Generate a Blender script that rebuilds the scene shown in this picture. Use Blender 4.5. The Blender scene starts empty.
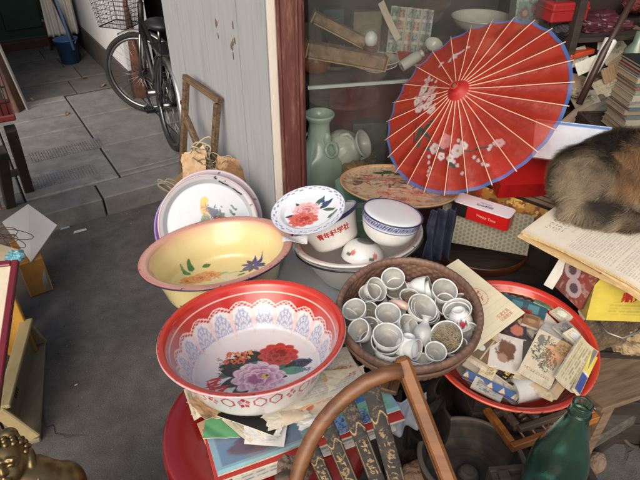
import bpy, math, random
import numpy as np
from mathutils import Matrix, Vector, Quaternion
random.seed(7); RNG = np.random.default_rng(7)
PI = math.pi
scene = bpy.context.scene
COL = bpy.context.scene.collection
# ------------------------------------------------------------------ camera
CAM = Vector((0, 0, 1.7)); PITCH = math.radians(35.0); FPX = 560.0
FWD = Vector((0, math.cos(PITCH), -math.sin(PITCH))); UPV = Vector((0, math.sin(PITCH), math.cos(PITCH))); RX = Vector((1, 0, 0))
def ray(u, v): return FWD + RX * ((u - 320) / FPX) + UPV * ((240 - v) / FPX)
def P(u, v, z):
    """where the sight line of a photo point meets height z"""
    d = ray(u, v); return CAM + d * ((z - CAM.z) / d.z)
def PD(u, v, depth): return CAM + ray(u, v) * depth
cd = bpy.data.cameras.new('camera'); cam = bpy.data.objects.new('camera', cd); COL.objects.link(cam)
cam.location = CAM; cam.rotation_euler = (PI / 2 - PITCH, 0, 0)
cd.sensor_width = 36; cd.lens = 36 * FPX / 640; cd.clip_start = .02; cd.clip_end = 500
scene.camera = cam
# ------------------------------------------------------------------ colour helpers
def lin(c): 
    c = c / 255.0
    return c / 12.92 if c <= .04045 else ((c + .055) / 1.055) ** 2.4
def S(r, g, b): return (lin(r), lin(g), lin(b))
# ------------------------------------------------------------------ materials
MATS = {}
def mat(name, color=None, rough=.5, metal=0., var=.12, vs=9., bump=0., bs=60., coat=0., spec=.5, attr=None, dirt=0., dirtc=(.05, .045, .04), ds=6., stretch=None, alpha=None, trans=0.):
    if name in MATS: return MATS[name]
    m = bpy.data.materials.new(name); m.use_nodes = True
    nt = m.node_tree; N = nt.nodes; L = nt.links
    b = N['Principled BSDF']
    b.inputs['Roughness'].default_value = rough; b.inputs['Metallic'].default_value = metal
    b.inputs['Specular IOR Level'].default_value = spec
    b.inputs['Coat Weight'].default_value = coat; b.inputs['Coat Roughness'].default_value = .08
    tc = N.new('ShaderNodeTexCoord'); src = tc.outputs['Object']
    if stretch:
        mp = N.new('ShaderNodeMapping'); mp.inputs['Scale'].default_value = stretch; L.new(src, mp.inputs['Vector']); src = mp.outputs['Vector']
    nz = N.new('ShaderNodeTexNoise'); nz.inputs['Scale'].default_value = vs; nz.inputs['Detail'].default_value = 6; nz.inputs['Roughness'].default_value = .65
    L.new(src, nz.inputs['Vector'])
    mr = N.new('ShaderNodeMapRange'); mr.inputs['From Min'].default_value = .3; mr.inputs['From Max'].default_value = .7
    mr.inputs['To Min'].default_value = 1 - var; mr.inputs['To Max'].default_value = 1 + var
    L.new(nz.outputs['Fac'], mr.inputs['Value'])
    mx = N.new('ShaderNodeVectorMath'); mx.operation = 'SCALE'
    if attr:
        a = N.new('ShaderNodeAttribute'); a.attribute_name = attr; L.new(a.outputs['Color'], mx.inputs[0])
    else: mx.inputs[0].default_value = color
    L.new(mr.outputs['Result'], mx.inputs['Scale'])
    out = mx.outputs['Vector']
    if dirt > 0:
        n2 = N.new('ShaderNodeTexNoise'); n2.inputs['Scale'].default_value = ds; n2.inputs['Detail'].default_value = 8; n2.inputs['Roughness'].default_value = .75
        L.new(src, n2.inputs['Vector'])
        r2 = N.new('ShaderNodeMapRange'); r2.inputs['From Min'].default_value = .52; r2.inputs['From Max'].default_value = .72; r2.inputs['To Max'].default_value = dirt
        L.new(n2.outputs['Fac'], r2.inputs['Value'])
        mi = N.new('ShaderNodeMix'); mi.data_type = 'RGBA'; L.new(r2.outputs['Result'], mi.inputs['Factor'])
        L.new(out, mi.inputs[6]); mi.inputs[7].default_value = (*dirtc, 1); out = mi.outputs[2]
        ma = N.new('ShaderNodeMath'); ma.operation = 'MULTIPLY_ADD'; L.new(r2.outputs['Result'], ma.inputs[0]); ma.inputs[1].default_value = .4; ma.inputs[2].default_value = rough
        L.new(ma.outputs[0], b.inputs['Roughness'])
    L.new(out, b.inputs['Base Color'])
    if bump > 0:
        n3 = N.new('ShaderNodeTexNoise'); n3.inputs['Scale'].default_value = bs; n3.inputs['Detail'].default_value = 5
        L.new(src, n3.inputs['Vector'])
        bp = N.new('ShaderNodeBump'); bp.inputs['Strength'].default_value = bump; bp.inputs['Distance'].default_value = .004
        L.new(n3.outputs['Fac'], bp.inputs['Height']); L.new(bp.outputs['Normal'], b.inputs['Normal'])
    if trans:
        b.inputs['Transmission Weight'].default_value = trans
    MATS[name] = m; return m
def wood(name, color, dark, rough=.5, scale=1., axis=0, bump=.25, coat=0.):
    if name in MATS: return MATS[name]
    m = bpy.data.materials.new(name); m.use_nodes = True
    nt = m.node_tree; N = nt.nodes; L = nt.links; b = N['Principled BSDF']
    tc = N.new('ShaderNodeTexCoord'); mp = N.new('ShaderNodeMapping'); s = [22 * scale] * 3; s[axis] = 1.6 * scale
    mp.inputs['Scale'].default_value = s; L.new(tc.outputs['Object'], mp.inputs['Vector'])
    nz = N.new('ShaderNodeTexNoise'); nz.inputs['Scale'].default_value = 2.2; nz.inputs['Detail'].default_value = 8; nz.inputs['Roughness'].default_value = .7; nz.inputs['Distortion'].default_value = .6
    L.new(mp.outputs['Vector'], nz.inputs['Vector'])
    cr = N.new('ShaderNodeValToRGB'); cr.color_ramp.elements[0].position = .36; cr.color_ramp.elements[0].color = (*dark, 1)
    cr.color_ramp.elements[1].position = .58; cr.color_ramp.elements[1].color = (*color, 1)
    L.new(nz.outputs['Fac'], cr.inputs['Fac'])
    n2 = N.new('ShaderNodeTexNoise'); n2.inputs['Scale'].default_value = 5; n2.inputs['Detail'].default_value = 5; L.new(tc.outputs['Object'], n2.inputs['Vector'])
    mr = N.new('ShaderNodeMapRange'); mr.inputs['From Min'].default_value = .3; mr.inputs['From Max'].default_value = .7; mr.inputs['To Min'].default_value = .72; mr.inputs['To Max'].default_value = 1.2
    L.new(n2.outputs['Fac'], mr.inputs['Value'])
    mx = N.new('ShaderNodeVectorMath'); mx.operation = 'SCALE'; L.new(cr.outputs['Color'], mx.inputs[0]); L.new(mr.outputs['Result'], mx.inputs['Scale'])
    L.new(mx.outputs['Vector'], b.inputs['Base Color']); b.inputs['Roughness'].default_value = rough; b.inputs['Coat Weight'].default_value = coat
    bp = N.new('ShaderNodeBump'); bp.inputs['Strength'].default_value = bump; bp.inputs['Distance'].default_value = .003
    L.new(nz.outputs['Fac'], bp.inputs['Height']); L.new(bp.outputs['Normal'], b.inputs['Normal'])
    MATS[name] = m; return m
def glass_sheet(name, tint=(.98, .99, .985), gloss=.09):
    m = bpy.data.materials.new(name); m.use_nodes = True
    nt = m.node_tree; N = nt.nodes; L = nt.links; N.remove(N['Principled BSDF'])
    t = N.new('ShaderNodeBsdfTransparent'); t.inputs['Color'].default_value = (*tint, 1)
    g = N.new('ShaderNodeBsdfGlossy'); g.inputs['Roughness'].default_value = .03
    fr = N.new('ShaderNodeFresnel'); fr.inputs['IOR'].default_value = 1.5
    mx = N.new('ShaderNodeMixShader'); L.new(fr.outputs['Fac'], mx.inputs['Fac']); L.new(t.outputs[0], mx.inputs[1]); L.new(g.outputs[0], mx.inputs[2])
    df = N.new('ShaderNodeBsdfDiffuse'); df.inputs['Color'].default_value = (.55, .58, .56, 1); dn = N.new('ShaderNodeTexNoise'); dn.inputs['Scale'].default_value = 5; dn.inputs['Detail'].default_value = 7; tc = N.new('ShaderNodeTexCoord'); L.new(tc.outputs['Object'], dn.inputs['Vector'])  # pale dusty film, mixed in to stand for the reflected street haze too
    mr = N.new('ShaderNodeMapRange'); mr.inputs['From Min'].default_value = .3; mr.inputs['From Max'].default_value = .75; mr.inputs['To Min'].default_value = .012; mr.inputs['To Max'].default_value = .06; L.new(dn.outputs['Fac'], mr.inputs['Value'])
    m2 = N.new('ShaderNodeMixShader'); L.new(mr.outputs['Result'], m2.inputs['Fac']); L.new(mx.outputs[0], m2.inputs[1]); L.new(df.outputs[0], m2.inputs[2])
    L.new(m2.outputs[0], N['Material Output'].inputs['Surface']); MATS[name] = m; return m
# ------------------------------------------------------------------ mesh builder
class MB:
    def __init__(s): s.v = []; s.f = []; s.mi = []; s.c = []; s.anyc = False
    def add(s, verts, faces, M=None, mi=0, col=None):
        o = len(s.v)
        for p in verts: s.v.append(tuple(M @ Vector(p)) if M is not None else tuple(p))
        for f in faces: s.f.append(tuple(i + o for i in f)); s.mi.append(mi)
        if col is None: s.c.extend([(1, 1, 1)] * len(verts))
        else:
            s.anyc = True
            s.c.extend([tuple(col)] * len(verts) if np.ndim(col) == 1 else [tuple(x) for x in col])
        return s
    def box(s, x0, x1, y0, y1, z0, z1, M=None, mi=0, col=None, bev=0.):
        if bev > 0:
            b = bev; V = []; 
            # chamfered box: 24 verts
            xs, ys, zs = (x0, x1), (y0, y1), (z0, z1); idx = {}
            for i in (0, 1):
                for j in (0, 1):
                    for k in (0, 1):
                        sx, sy, sz = (1 - 2 * i) * b, (1 - 2 * j) * b, (1 - 2 * k) * b
                        for a, p in enumerate(((xs[i], ys[j] + sy, zs[k] + sz), (xs[i] + sx, ys[j], zs[k] + sz), (xs[i] + sx, ys[j] + sy, zs[k]))):
                            idx[i, j, k, a] = len(V); V.append(p)
            F = []
            q = lambda *t: tuple(idx[x] for x in t)
            F.append(q((0,0,0,0),(0,0,1,0),(0,1,1,0),(0,1,0,0))); F.append(q((1,0,0,0),(1,1,0,0),(1,1,1,0),(1,0,1,0)))
            F.append(q((0,0,0,1),(1,0,0,1),(1,0,1,1),(0,0,1,1))); F.append(q((0,1,0,1),(0,1,1,1),(1,1,1,1),(1,1,0,1)))
            F.append(q((0,0,0,2),(0,1,0,2),(1,1,0,2),(1,0,0,2))); F.append(q((0,0,1,2),(1,0,1,2),(1,1,1,2),(0,1,1,2)))
            for k in (0, 1):
                for j in (0, 1): F.append(q((0,j,k,1),(1,j,k,1),(1,j,k,2),(0,j,k,2)))
                for i in (0, 1): F.append(q((i,0,k,0),(i,1,k,0),(i,1,k,2),(i,0,k,2)))
            for i in (0, 1):
                for j in (0, 1): F.append(q((i,j,0,0),(i,j,1,0),(i,j,1,1),(i,j,0,1)))
            for i in (0, 1):
                for j in (0, 1):
                    for k in (0, 1): F.append(q((i,j,k,0),(i,j,k,1),(i,j,k,2)))
            return s.add(V, F, M, mi, col)
        V = [(x0,y0,z0),(x1,y0,z0),(x1,y1,z0),(x0,y1,z0),(x0,y0,z1),(x1,y0,z1),(x1,y1,z1),(x0,y1,z1)]
        F = [(0,3,2,1),(4,5,6,7),(0,1,5,4),(1,2,6,5),(2,3,7,6),(3,0,4,7)]
        return s.add(V, F, M, mi, col)
    def bar(s, a, b, w, h, up=(0, 0, 1), mi=0, col=None, bev=0., ext=0.):
        a = Vector(a); b = Vector(b); x = (b - a); L = x.length; x.normalize()
        y = Vector(up).cross(x)
        if y.length < 1e-4: y = Vector((0, 1, 0)).cross(x)
        y.normalize(); z = x.cross(y)
        M = Matrix((x, y, z)).transposed().to_4x4(); M.translation = a
        return s.box(-ext, L + ext, -w / 2, w / 2, -h / 2, h / 2, M, mi, col, bev)
    def tube(s, pts, r, n=8, mi=0, col=None, closed=False, caps=True):
        pts = [Vector(p) for p in pts]; K = len(pts)
        rr = r if isinstance(r, (list, tuple)) else [r] * K
        V = []; up = None
        for i, p in enumerate(pts):
            if closed: t = pts[(i + 1) % K] - pts[i - 1]
            else: t = pts[min(i + 1, K - 1)] - pts[max(i - 1, 0)]
            t.normalize()
            if up is None:
                up = Vector((0, 0, 1)) if abs(t.z) < .9 else Vector((1, 0, 0))
            x = up.cross(t)
            if x.length < 1e-5: x = Vector((1, 0, 0)).cross(t)
            x.normalize(); y = t.cross(x); up = y
            for k in range(n):
                a = 2 * PI * k / n; V.append(p + (x * math.cos(a) + y * math.sin(a)) * rr[i])
        F = []
        for i in range(K if closed else K - 1):
            j = (i + 1) % K
            for k in range(n): l = (k + 1) % n; F.append((i*n+k, i*n+l, j*n+l, j*n+k))
        if caps and not closed: F.append(tuple(range(n - 1, -1, -1))); F.append(tuple((K - 1) * n + k for k in range(n)))
        return s.add(V, F, None, mi, col)
    def ring(s, c, ax, R, r, n=40, k=8, mi=0, col=None):
        ax = Vector(ax).normalized(); q = Vector((0, 0, 1)).rotation_difference(ax)
        return s.tube([Vector(c) + q @ Vector((R * math.cos(2*PI*i/n), R * math.sin(2*PI*i/n), 0)) for i in range(n)], r, k, mi, col, closed=True)
    def ell(s, c, rx, ry, rz, n=20, k=12, M=None, mi=0, col=None, fn=None):
        V = []; F = []
        for i in range(k + 1):
            t = PI * i / k
            for j in range(n):
                a = 2 * PI * j / n; d = Vector((math.sin(t) * math.cos(a), math.sin(t) * math.sin(a), math.cos(t)))
                f = fn(d) if fn else 1.
                V.append((c[0] + rx * d.x * f, c[1] + ry * d.y * f, c[2] + rz * d.z * f))
        for i in range(k):
            for j in range(n): l = (j + 1) % n; F.append((i*n+j, (i+1)*n+j, (i+1)*n+l, i*n+l))
        return s.add(V, F, M, mi, col)
    def build(s, name, mats, parent=None, smooth=False, M=None):
        me = bpy.data.meshes.new(name); me.from_pydata(s.v, [], s.f)
        if not isinstance(mats, (list, tuple)): mats = [mats]
        for m in mats: me.materials.append(m)
        me.polygons.foreach_set('material_index', s.mi)
        me.polygons.foreach_set('use_smooth', [bool(smooth)] * len(s.f))
        if s.anyc:
            ca = me.color_attributes.new('Col', 'FLOAT_COLOR', 'POINT')
            a = np.ones((len(s.v), 4), dtype=np.float32); a[:, :3] = np.array(s.c, dtype=np.float32); ca.data.foreach_set('color', a.ravel())
        me.update(); me.validate()
        o = bpy.data.objects.new(name, me); COL.objects.link(o)
        if parent is not None: o.parent = parent
        if M is not None: o.matrix_local = M

        return o
def npmesh(name, V, F, mats, parent=None, col=None, mi=None, smooth=True, M=None):
    """quick mesh from numpy arrays; F is (n,4) or (n,3)"""
    me = bpy.data.meshes.new(name); V = np.asarray(V, np.float32); F = np.asarray(F, np.int32)
    me.vertices.add(len(V)); me.vertices.foreach_set('co', V.ravel())
    k = F.shape[1]; me.loops.add(F.size); me.loops.foreach_set('vertex_index', F.ravel())
    me.polygons.add(len(F)); me.polygons.foreach_set('loop_start', np.arange(0, F.size, k, dtype=np.int32))
    if not isinstance(mats, (list, tuple)): mats = [mats]
    for m in mats: me.materials.append(m)
    me.polygons.foreach_set('use_smooth', np.full(len(F), smooth))
    if mi is not None: me.polygons.foreach_set('material_index', np.asarray(mi, np.int32))
    if col is not None:
        ca = me.color_attributes.new('Col', 'FLOAT_COLOR', 'POINT'); a = np.ones((len(V), 4), np.float32); a[:, :3] = col
        ca.data.foreach_set('color', a.ravel())
    me.update(calc_edges=True); me.validate()
    o = bpy.data.objects.new(name, me); COL.objects.link(o)
    if parent is not None: o.parent = parent
    if M is not None: o.matrix_local = M
    return o
def tag(o, label=None, cat=None, group=None, kind=None):
    if label: o['label'] = label
    if cat: o['category'] = cat
    if group: o['group'] = group
    if kind: o['kind'] = kind
    return o
def thing(name, label, cat, M=None, group=None):
    o = bpy.data.objects.new(name, None); COL.objects.link(o); o.empty_display_size = .05
    if M is not None: o.matrix_world = M
    return tag(o, label, cat, group)
def TR(loc, rot=None):
    M = Matrix.Translation(Vector(loc))
    if rot is not None: M = M @ (rot if isinstance(rot, Matrix) else rot.to_matrix().to_4x4())
    return M
def RZ(a): return Matrix.Rotation(math.radians(a), 4, 'Z')
def RXm(a): return Matrix.Rotation(math.radians(a), 4, 'X')
def RYm(a): return Matrix.Rotation(math.radians(a), 4, 'Y')
def axes(loc, x, y=None, z=None):
    """frame with the given x axis and (approximate) y or z axis"""
    x = Vector(x).normalized()
    if y is not None: z = x.cross(Vector(y)).normalized(); y = z.cross(x)
    else: z = Vector(z); y = z.cross(x).normalized(); z = x.cross(y)
    M = Matrix((x, y, z)).transposed().to_4x4(); M.translation = Vector(loc); return M
def leanto(d): return Vector((0, 0, 1)).rotation_difference(Vector(d).normalized()).to_matrix().to_4x4()
# ------------------------------------------------------------------ numpy painting
def ss(a, b, x): t = np.clip((x - a) / (b - a), 0, 1); return t * t * (3 - 2 * t)
def hsh(i, j, k=0.): v = np.sin(i * 127.1 + j * 311.7 + k * 74.7) * 43758.5453; return v - np.floor(v)
def vn(x, y, k=0.):
    i = np.floor(x); j = np.floor(y); f = x - i; g = y - j; f = f*f*(3-2*f); g = g*g*(3-2*g)
    return (hsh(i,j,k)*(1-f)+hsh(i+1,j,k)*f)*(1-g)+(hsh(i,j+1,k)*(1-f)+hsh(i+1,j+1,k)*f)*g
def fbm(x, y, k=0.): return .5*vn(x,y,k)+.27*vn(2*x,2*y,k+1)+.15*vn(4.1*x,4.1*y,k+2)+.08*vn(8.3*x,8.3*y,k+3)
def fill(n, c): return np.tile(np.array(c, float), (n, 1))
def bl(C, m, c):
    m = np.clip(m, 0, 1)[:, None]; C[:] = C * (1 - m) + np.asarray(c) * m
def leaf(C, x, y, cx, cy, L, W, ang, c, soft=.12):
    ca, sa = math.cos(ang), math.sin(ang); u = (x-cx)*ca+(y-cy)*sa; v = -(x-cx)*sa+(y-cy)*ca
    w = W * (1 - np.clip(np.abs(u)/L, 0, 1)**2)
    bl(C, (1-ss(1-soft, 1+soft, np.abs(v)/np.maximum(w, 1e-6)))*(np.abs(u) < L), c)
def disc(C, x, y, cx, cy, r, c, soft=.15, sx=1.): 
    d = np.hypot((x-cx)/sx, y-cy)/r; bl(C, 1-ss(1-soft, 1+soft, d), c)
def peony(C, x, y, cx, cy, R, dark, mid, light, k=0, sx=1.):
    dx = (x-cx)/sx; dy = y-cy; r = np.hypot(dx, dy); th = np.arctan2(dy, dx)
    dark, mid, light = map(np.array, (dark, mid, light))
    for q in range(5):
        n = 10 - q; ox = .1*R*math.sin(q*2.1+k); oy = .1*R*math.cos(q*1.7+k)
        r2 = np.hypot(dx-ox*q*.4, dy-oy*q*.4); th2 = np.arctan2(dy-oy*q*.4, dx-ox*q*.4)
        rad = R*(1-.19*q)*(.84+.16*np.abs(np.cos(n*th2/2+q*1.3+k))+.12*(vn(th2*3, th2*0+q, k)-.5))
        t = r2/np.maximum(rad, 1e-6); m = 1-ss(.95, 1.03, t)
        tone = np.clip((t-.55)/.45, 0, 1)**1.5; strk = .25*(vn(th2*16+q*5, t*3, k+q)-.5)
        tone = np.clip(tone+strk, 0, 1)[:, None]
        base = dark*(.5) + mid*.5 if q % 2 else mid*.75+dark*.25
        cc = base*(1-tone)+light*tone
        C[:] = C*(1-m[:, None])+cc*m[:, None]
def sprig(C, x, y, cx, cy, R, k, cols, green, blue):
    """a small painted bouquet"""
    rr = random.Random(k)
    for i in range(9): leaf(C, x, y, cx+R*rr.uniform(-1.1, 1.1), cy+R*rr.uniform(-.7, .7), R*rr.uniform(.25, .5), R*rr.uniform(.07, .14), rr.uniform(0, PI), green)
    for i, c in enumerate(cols): peony(C, x, y, cx+R*rr.uniform(-.5, .5), cy+R*rr.uniform(-.3, .35), R*rr.uniform(.32, .5), np.array(c)*.45, c, np.array(c)*.5+.4, k+i)
    for i in range(6): disc(C, x, y, cx+R*rr.uniform(-1.1, 1.1), cy+R*rr.uniform(-.7, .7), R*.07, blue)
def glyph(x, y, cell, k=0., fillr=.8, dens=.5, aspect=1.):
    """rows of brush-like little signs too small to read; returns a mask"""
    i = np.floor(x/cell); j = np.floor(y/(cell*aspect)); f = x/cell-i; g = y/(cell*aspect)-j
    a = np.floor(f/fillr*5); b = np.floor(g/fillr*5)
    on = (hsh(i*7+a, j*11+b, k) < dens) & (f < fillr) & (g < fillr)
    return on.astype(float)
def rows(x, y, pitch, k=0., duty=.45, wordlen=7.):
    """lines of small print running along x"""
    j = np.floor(y/pitch); g = y/pitch-j
    return ((g < duty) & (vn(x/pitch*wordlen/3., j*3.3, k) > .33)).astype(float)*(.55+.45*vn(x/pitch*3, j, k+5))
def cracksm(x, y, k=0.): return 1-ss(.0, .06, np.abs(fbm(x, y, k)-.5))
# ------------------------------------------------------------------ lathe
def lathe(name, prof, mat_, parent=None, n=64, ds=None, colfn=None, M=None, rfn=None, smooth=True, mi_fn=None, cut=1.0):
    """prof: list of (r, z, tag). Returns the object. colfn(r, z, tag, th) -> rgb array."""
    R = [];
    for i in range(len(prof) - 1):
        (r0, z0, t0), (r1, z1, t1) = prof[i], prof[i+1]
        k = max(1, int(math.hypot(r1-r0, z1-z0)/ds+.5)) if ds else 1
        for q in range(k): f = q/k; R.append((r0+(r1-r0)*f, z0+(z1-z0)*f, t0))
    R.append(prof[-1]); R = np.array([(a, b, c) for a, b, c in R], float); K = len(R)
    th = np.arange(n)*2*PI/n
    r = np.repeat(np.maximum(R[:, 0], 1e-5), n); z = np.repeat(R[:, 1], n); tg = np.repeat(R[:, 2], n); t = np.tile(th, K)
    if rfn: r, z = rfn(r, z, tg, t)
    V = np.stack((r*np.cos(t), r*np.sin(t), z), 1)
    i = np.arange(K-1)[:, None]*n; a = np.arange(n)[None, :]; b = (a+1) % n
    F = np.stack((i+a, i+b, i+n+b, i+n+a), -1).reshape(-1, 4)
    col = colfn(r, z, tg, t) if colfn else None
    return npmesh(name, V, F, mat_, parent, col, None, smooth, M)
def arcprof(pts, k=6, tagv=None):
    """Catmull-Rom through profile points (r,z,tag)"""
    out = []
    for i in range(len(pts)-1):
        p0 = pts[max(i-1, 0)]; p1 = pts[i]; p2 = pts[i+1]; p3 = pts[min(i+2, len(pts)-1)]
        for q in range(k):
            t = q/k
            f = lambda d: .5*(2*p1[d]+(p2[d]-p0[d])*t+(2*p0[d]-5*p1[d]+4*p2[d]-p3[d])*t*t+(3*p1[d]-p0[d]-3*p2[d]+p3[d])*t**3)
            out.append((max(f(0), 0), f(1), p1[2]))
    out.append(pts[-1]); return out
# ------------------------------------------------------------------ flat painted things
def sheet_frame(c0, c1, c3, z):
    z = z if isinstance(z, (tuple, list)) else (z, z, z)
    a = P(*c0, z[0]); b = P(*c1, z[1]); c = P(*c3, z[2])
    w = (b-a).length; h = (c-a).length
    return axes(a, b-a, c-a), w, h
def card(name, label, cat, c0, c1, c3, z, th, painter, res=(60, 60), bend=None, edge=(.6, .55, .45), group=None, parent=None, M=None, wh=None, rough=.6, coat=0., matname='printed_paper', back=None):
    """rectangular printed sheet, card or booklet: dense painted top, plain sides and back; c0,c1,c3 are photo points of three corners"""
    if M is None: M, w, h = sheet_frame(c0, c1, c3, z)
    else: w, h = wh
    nx, ny = res; X, Y = np.meshgrid(np.linspace(0, 1, nx), np.linspace(0, 1, ny)); x = X.ravel(); y = Y.ravel()
    dz = bend(x, y) if bend else np.zeros_like(x)
    top = np.stack((x*w, y*h, th+dz), 1); bot = np.stack((x*w, y*h, dz), 1)
    N = nx*ny; C = painter(x, y, w, h); CB = fill(N, back if back is not None else edge)
    i = np.arange(ny-1)[:, None]*nx; a = np.arange(nx-1)[None, :]
    q = np.stack((i+a, i+a+1, i+nx+a+1, i+nx+a), -1).reshape(-1, 4)
    # rim walls use their own vertices so the print does not bleed down the edge
    per = np.concatenate((np.arange(nx), np.arange(1, ny)*nx+nx-1, (ny-1)*nx+np.arange(nx-2, -1, -1), np.arange(ny-2, 0, -1)*nx))
    K = len(per); j = np.arange(K); k = (j+1) % K
    V = np.concatenate((top, bot, top[per]-np.array([0, 0, 1e-5]), bot[per]+np.array([0, 0, 1e-5])))
    CC = np.concatenate((C, CB, fill(2*K, edge)))
    if th > .004:   # leaves of a book: fine stripes along the block
        zz = .8+.3*hsh(j*1., 3., 1.); CC[2*N:2*N+K] *= zz[:, None]; CC[2*N+K:] *= zz[:, None]
    F = np.concatenate((q, q[:, ::-1]+N, np.stack((2*N+K+j, 2*N+K+k, 2*N+k, 2*N+j), 1)))
    m = mat(matname, rough=rough, attr='Col', var=.06, vs=30, bump=.12, bs=120, coat=coat)
    o = npmesh(name, V, F, m, parent, CC, None, True, None)
    sm = np.ones(len(F), bool); sm[len(q)*2:] = False; o.data.polygons.foreach_set('use_smooth', sm)
    o.matrix_local = M
    return tag(o, label, cat, group) if label else o
def plain(c, k=0., amt=.12):
    c = np.array(c)
    def f(x, y, w, h): return fill(len(x), c)*(1-amt+2*amt*fbm(x*6+k, y*6, k))[:, None]
    return f
def text_obj(body, size, mat_, parent, M, name='lettering', warp=None, bold=0.):
    cu = bpy.data.curves.new(name, 'FONT'); cu.body = body; cu.size = size; cu.align_x = 'CENTER'; cu.align_y = 'CENTER'; cu.offset = bold; cu.resolution_u = 3
    t = bpy.data.objects.new(name, cu); COL.objects.link(t)
    dg = bpy.context.evaluated_depsgraph_get(); dg.update()
    me = bpy.data.meshes.new_from_object(t.evaluated_get(dg)); bpy.data.objects.remove(t); 
    me.name = name; me.materials.clear(); me.materials.append(mat_)
    if warp:
        for v in me.vertices: v.co = warp(v.co)
    o = bpy.data.objects.new(name, me); COL.objects.link(o)
    if parent is not None: o.parent = parent
    o.matrix_local = M; return o

def onplane(M, u, v, z=0.):
    """local xy where the sight line of a photo point meets the plane local z of frame M"""
    n = (M.to_3x3() @ Vector((0, 0, 1))).normalized(); p0 = M @ Vector((0, 0, z)); d = ray(u, v); p = M.inverted() @ (CAM+d*((p0-CAM).dot(n)/d.dot(n))); return p.x, p.y
def strokes(C, x, y, cx, cy, hw, hh, n, L, W, c, k=0):
    """loose little brush strokes standing for written signs or sprigs"""
    rr = random.Random(k)
    for i in range(n): leaf(C, x, y, cx+rr.uniform(-hw, hw), cy+rr.uniform(-hh, hh), L*rr.uniform(.5, 1.2), W*rr.uniform(.6, 1.2), rr.choice((0, .25, 1.5, 1.1, 2.3))+rr.uniform(-.2, .2), c)
# ================================================================== SETTING
A = Vector((-.53, .848, 0)).normalized(); Cc = Vector((.848, .53, 0)).normalized(); O = Vector((-1.17, 2.68, 0))
def AP(i, j, z=0.): return O + Cc*i + A*j + Vector((0, 0, z))
MA = axes(O, Cc, A)       # alley frame: x along the kerb, y up the alley
# --- asphalt
def asphalt():
    m = bpy.data.materials.new('asphalt'); m.use_nodes = True; nt = m.node_tree; N = nt.nodes; L = nt.links; b = N['Principled BSDF']
    tc = N.new('ShaderNodeTexCoord'); src = tc.outputs['Object']
    def noise(s, d=8, r=.65, dist=0.):
        n = N.new('ShaderNodeTexNoise'); n.inputs['Scale'].default_value = s; n.inputs['Detail'].default_value = d; n.inputs['Roughness'].default_value = r; n.inputs['Distortion'].default_value = dist
        L.new(src, n.inputs['Vector']); return n.outputs['Fac']
    def ramp(f, *st):
        c = N.new('ShaderNodeValToRGB'); e = c.color_ramp.elements
        while len(e) < len(st): e.new(.5)
        for q, (p, col) in zip(e, st): q.position = p; q.color = (*col, 1)
        L.new(f, c.inputs['Fac']); return c.outputs['Color']
    def mul(a, c, f=1.):
        mx = N.new('ShaderNodeMix'); mx.data_type = 'RGBA'; mx.blend_type = 'MULTIPLY'; mx.inputs['Factor'].default_value = f
        L.new(a, mx.inputs[6]); L.new(c, mx.inputs[7]); return mx.outputs[2]
    big = ramp(noise(1.7, 6, .6, .4), (.34, (.064, .059, .054)), (.50, (.096, .089, .082)), (.66, (.128, .120, .111)))
    mid = ramp(noise(14, 6, .7), (.3, (.70, .70, .70)), (.7, (1.25, 1.24, 1.22)))
    fine = ramp(noise(260, 3, .6), (.3, (.6, .6, .6)), (.7, (1.4, 1.4, 1.4)))
    col = mul(mul(big, mid), fine)
    # cracks: warped voronoi edges kept only where a mask lets them
    wn = N.new('ShaderNodeTexNoise'); wn.inputs['Scale'].default_value = 5; wn.inputs['Detail'].default_value = 6; L.new(src, wn.inputs['Vector'])
    av = N.new('ShaderNodeVectorMath'); av.operation = 'MULTIPLY_ADD'; L.new(wn.outputs['Color'], av.inputs[0]); av.inputs[1].default_value = (.3, .3, .3); L.new(src, av.inputs[2])
    vo = N.new('ShaderNodeTexVoronoi'); vo.feature = 'DISTANCE_TO_EDGE'; vo.inputs['Scale'].default_value = 1.25; L.new(av.outputs['Vector'], vo.inputs['Vector'])
    cr = N.new('ShaderNodeMapRange'); cr.inputs['From Min'].default_value = .002; cr.inputs['From Max'].default_value = .012; L.new(vo.outputs['Distance'], cr.inputs['Value'])
    mk = N.new('ShaderNodeMapRange'); mk.inputs['From Min'].default_value = .31; mk.inputs['From Max'].default_value = .40; L.new(noise(1.1, 3), mk.inputs['Value'])
    mxm = N.new('ShaderNodeMath'); mxm.operation = 'MAXIMUM'; L.new(cr.outputs['Result'], mxm.inputs[0]); L.new(mk.outputs['Result'], mxm.inputs[1])
    cc = ramp(mxm.outputs[0], (0., (.45, .45, .45)), (1., (1, 1, 1)))
    col = mul(col, cc)
    L.new(col, b.inputs['Base Color']); b.inputs['Roughness'].default_value = .85
    bp = N.new('ShaderNodeBump'); bp.inputs['Strength'].default_value = .5; bp.inputs['Distance'].default_value = .004; L.new(noise(170, 4), bp.inputs['Height'])
    b2 = N.new('ShaderNodeBump'); b2.inputs['Strength'].default_value = .6; b2.inputs['Distance'].default_value = .01; L.new(mxm.outputs[0], b2.inputs['Height']); L.new(bp.outputs['Normal'], b2.inputs['Normal'])
    L.new(b2.outputs['Normal'], b.inputs['Normal']); return m
mb = MB(); mb.box(-40, 40, -40, 40, -.3, 0); tag(mb.build('road', asphalt()), kind='structure')
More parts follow.
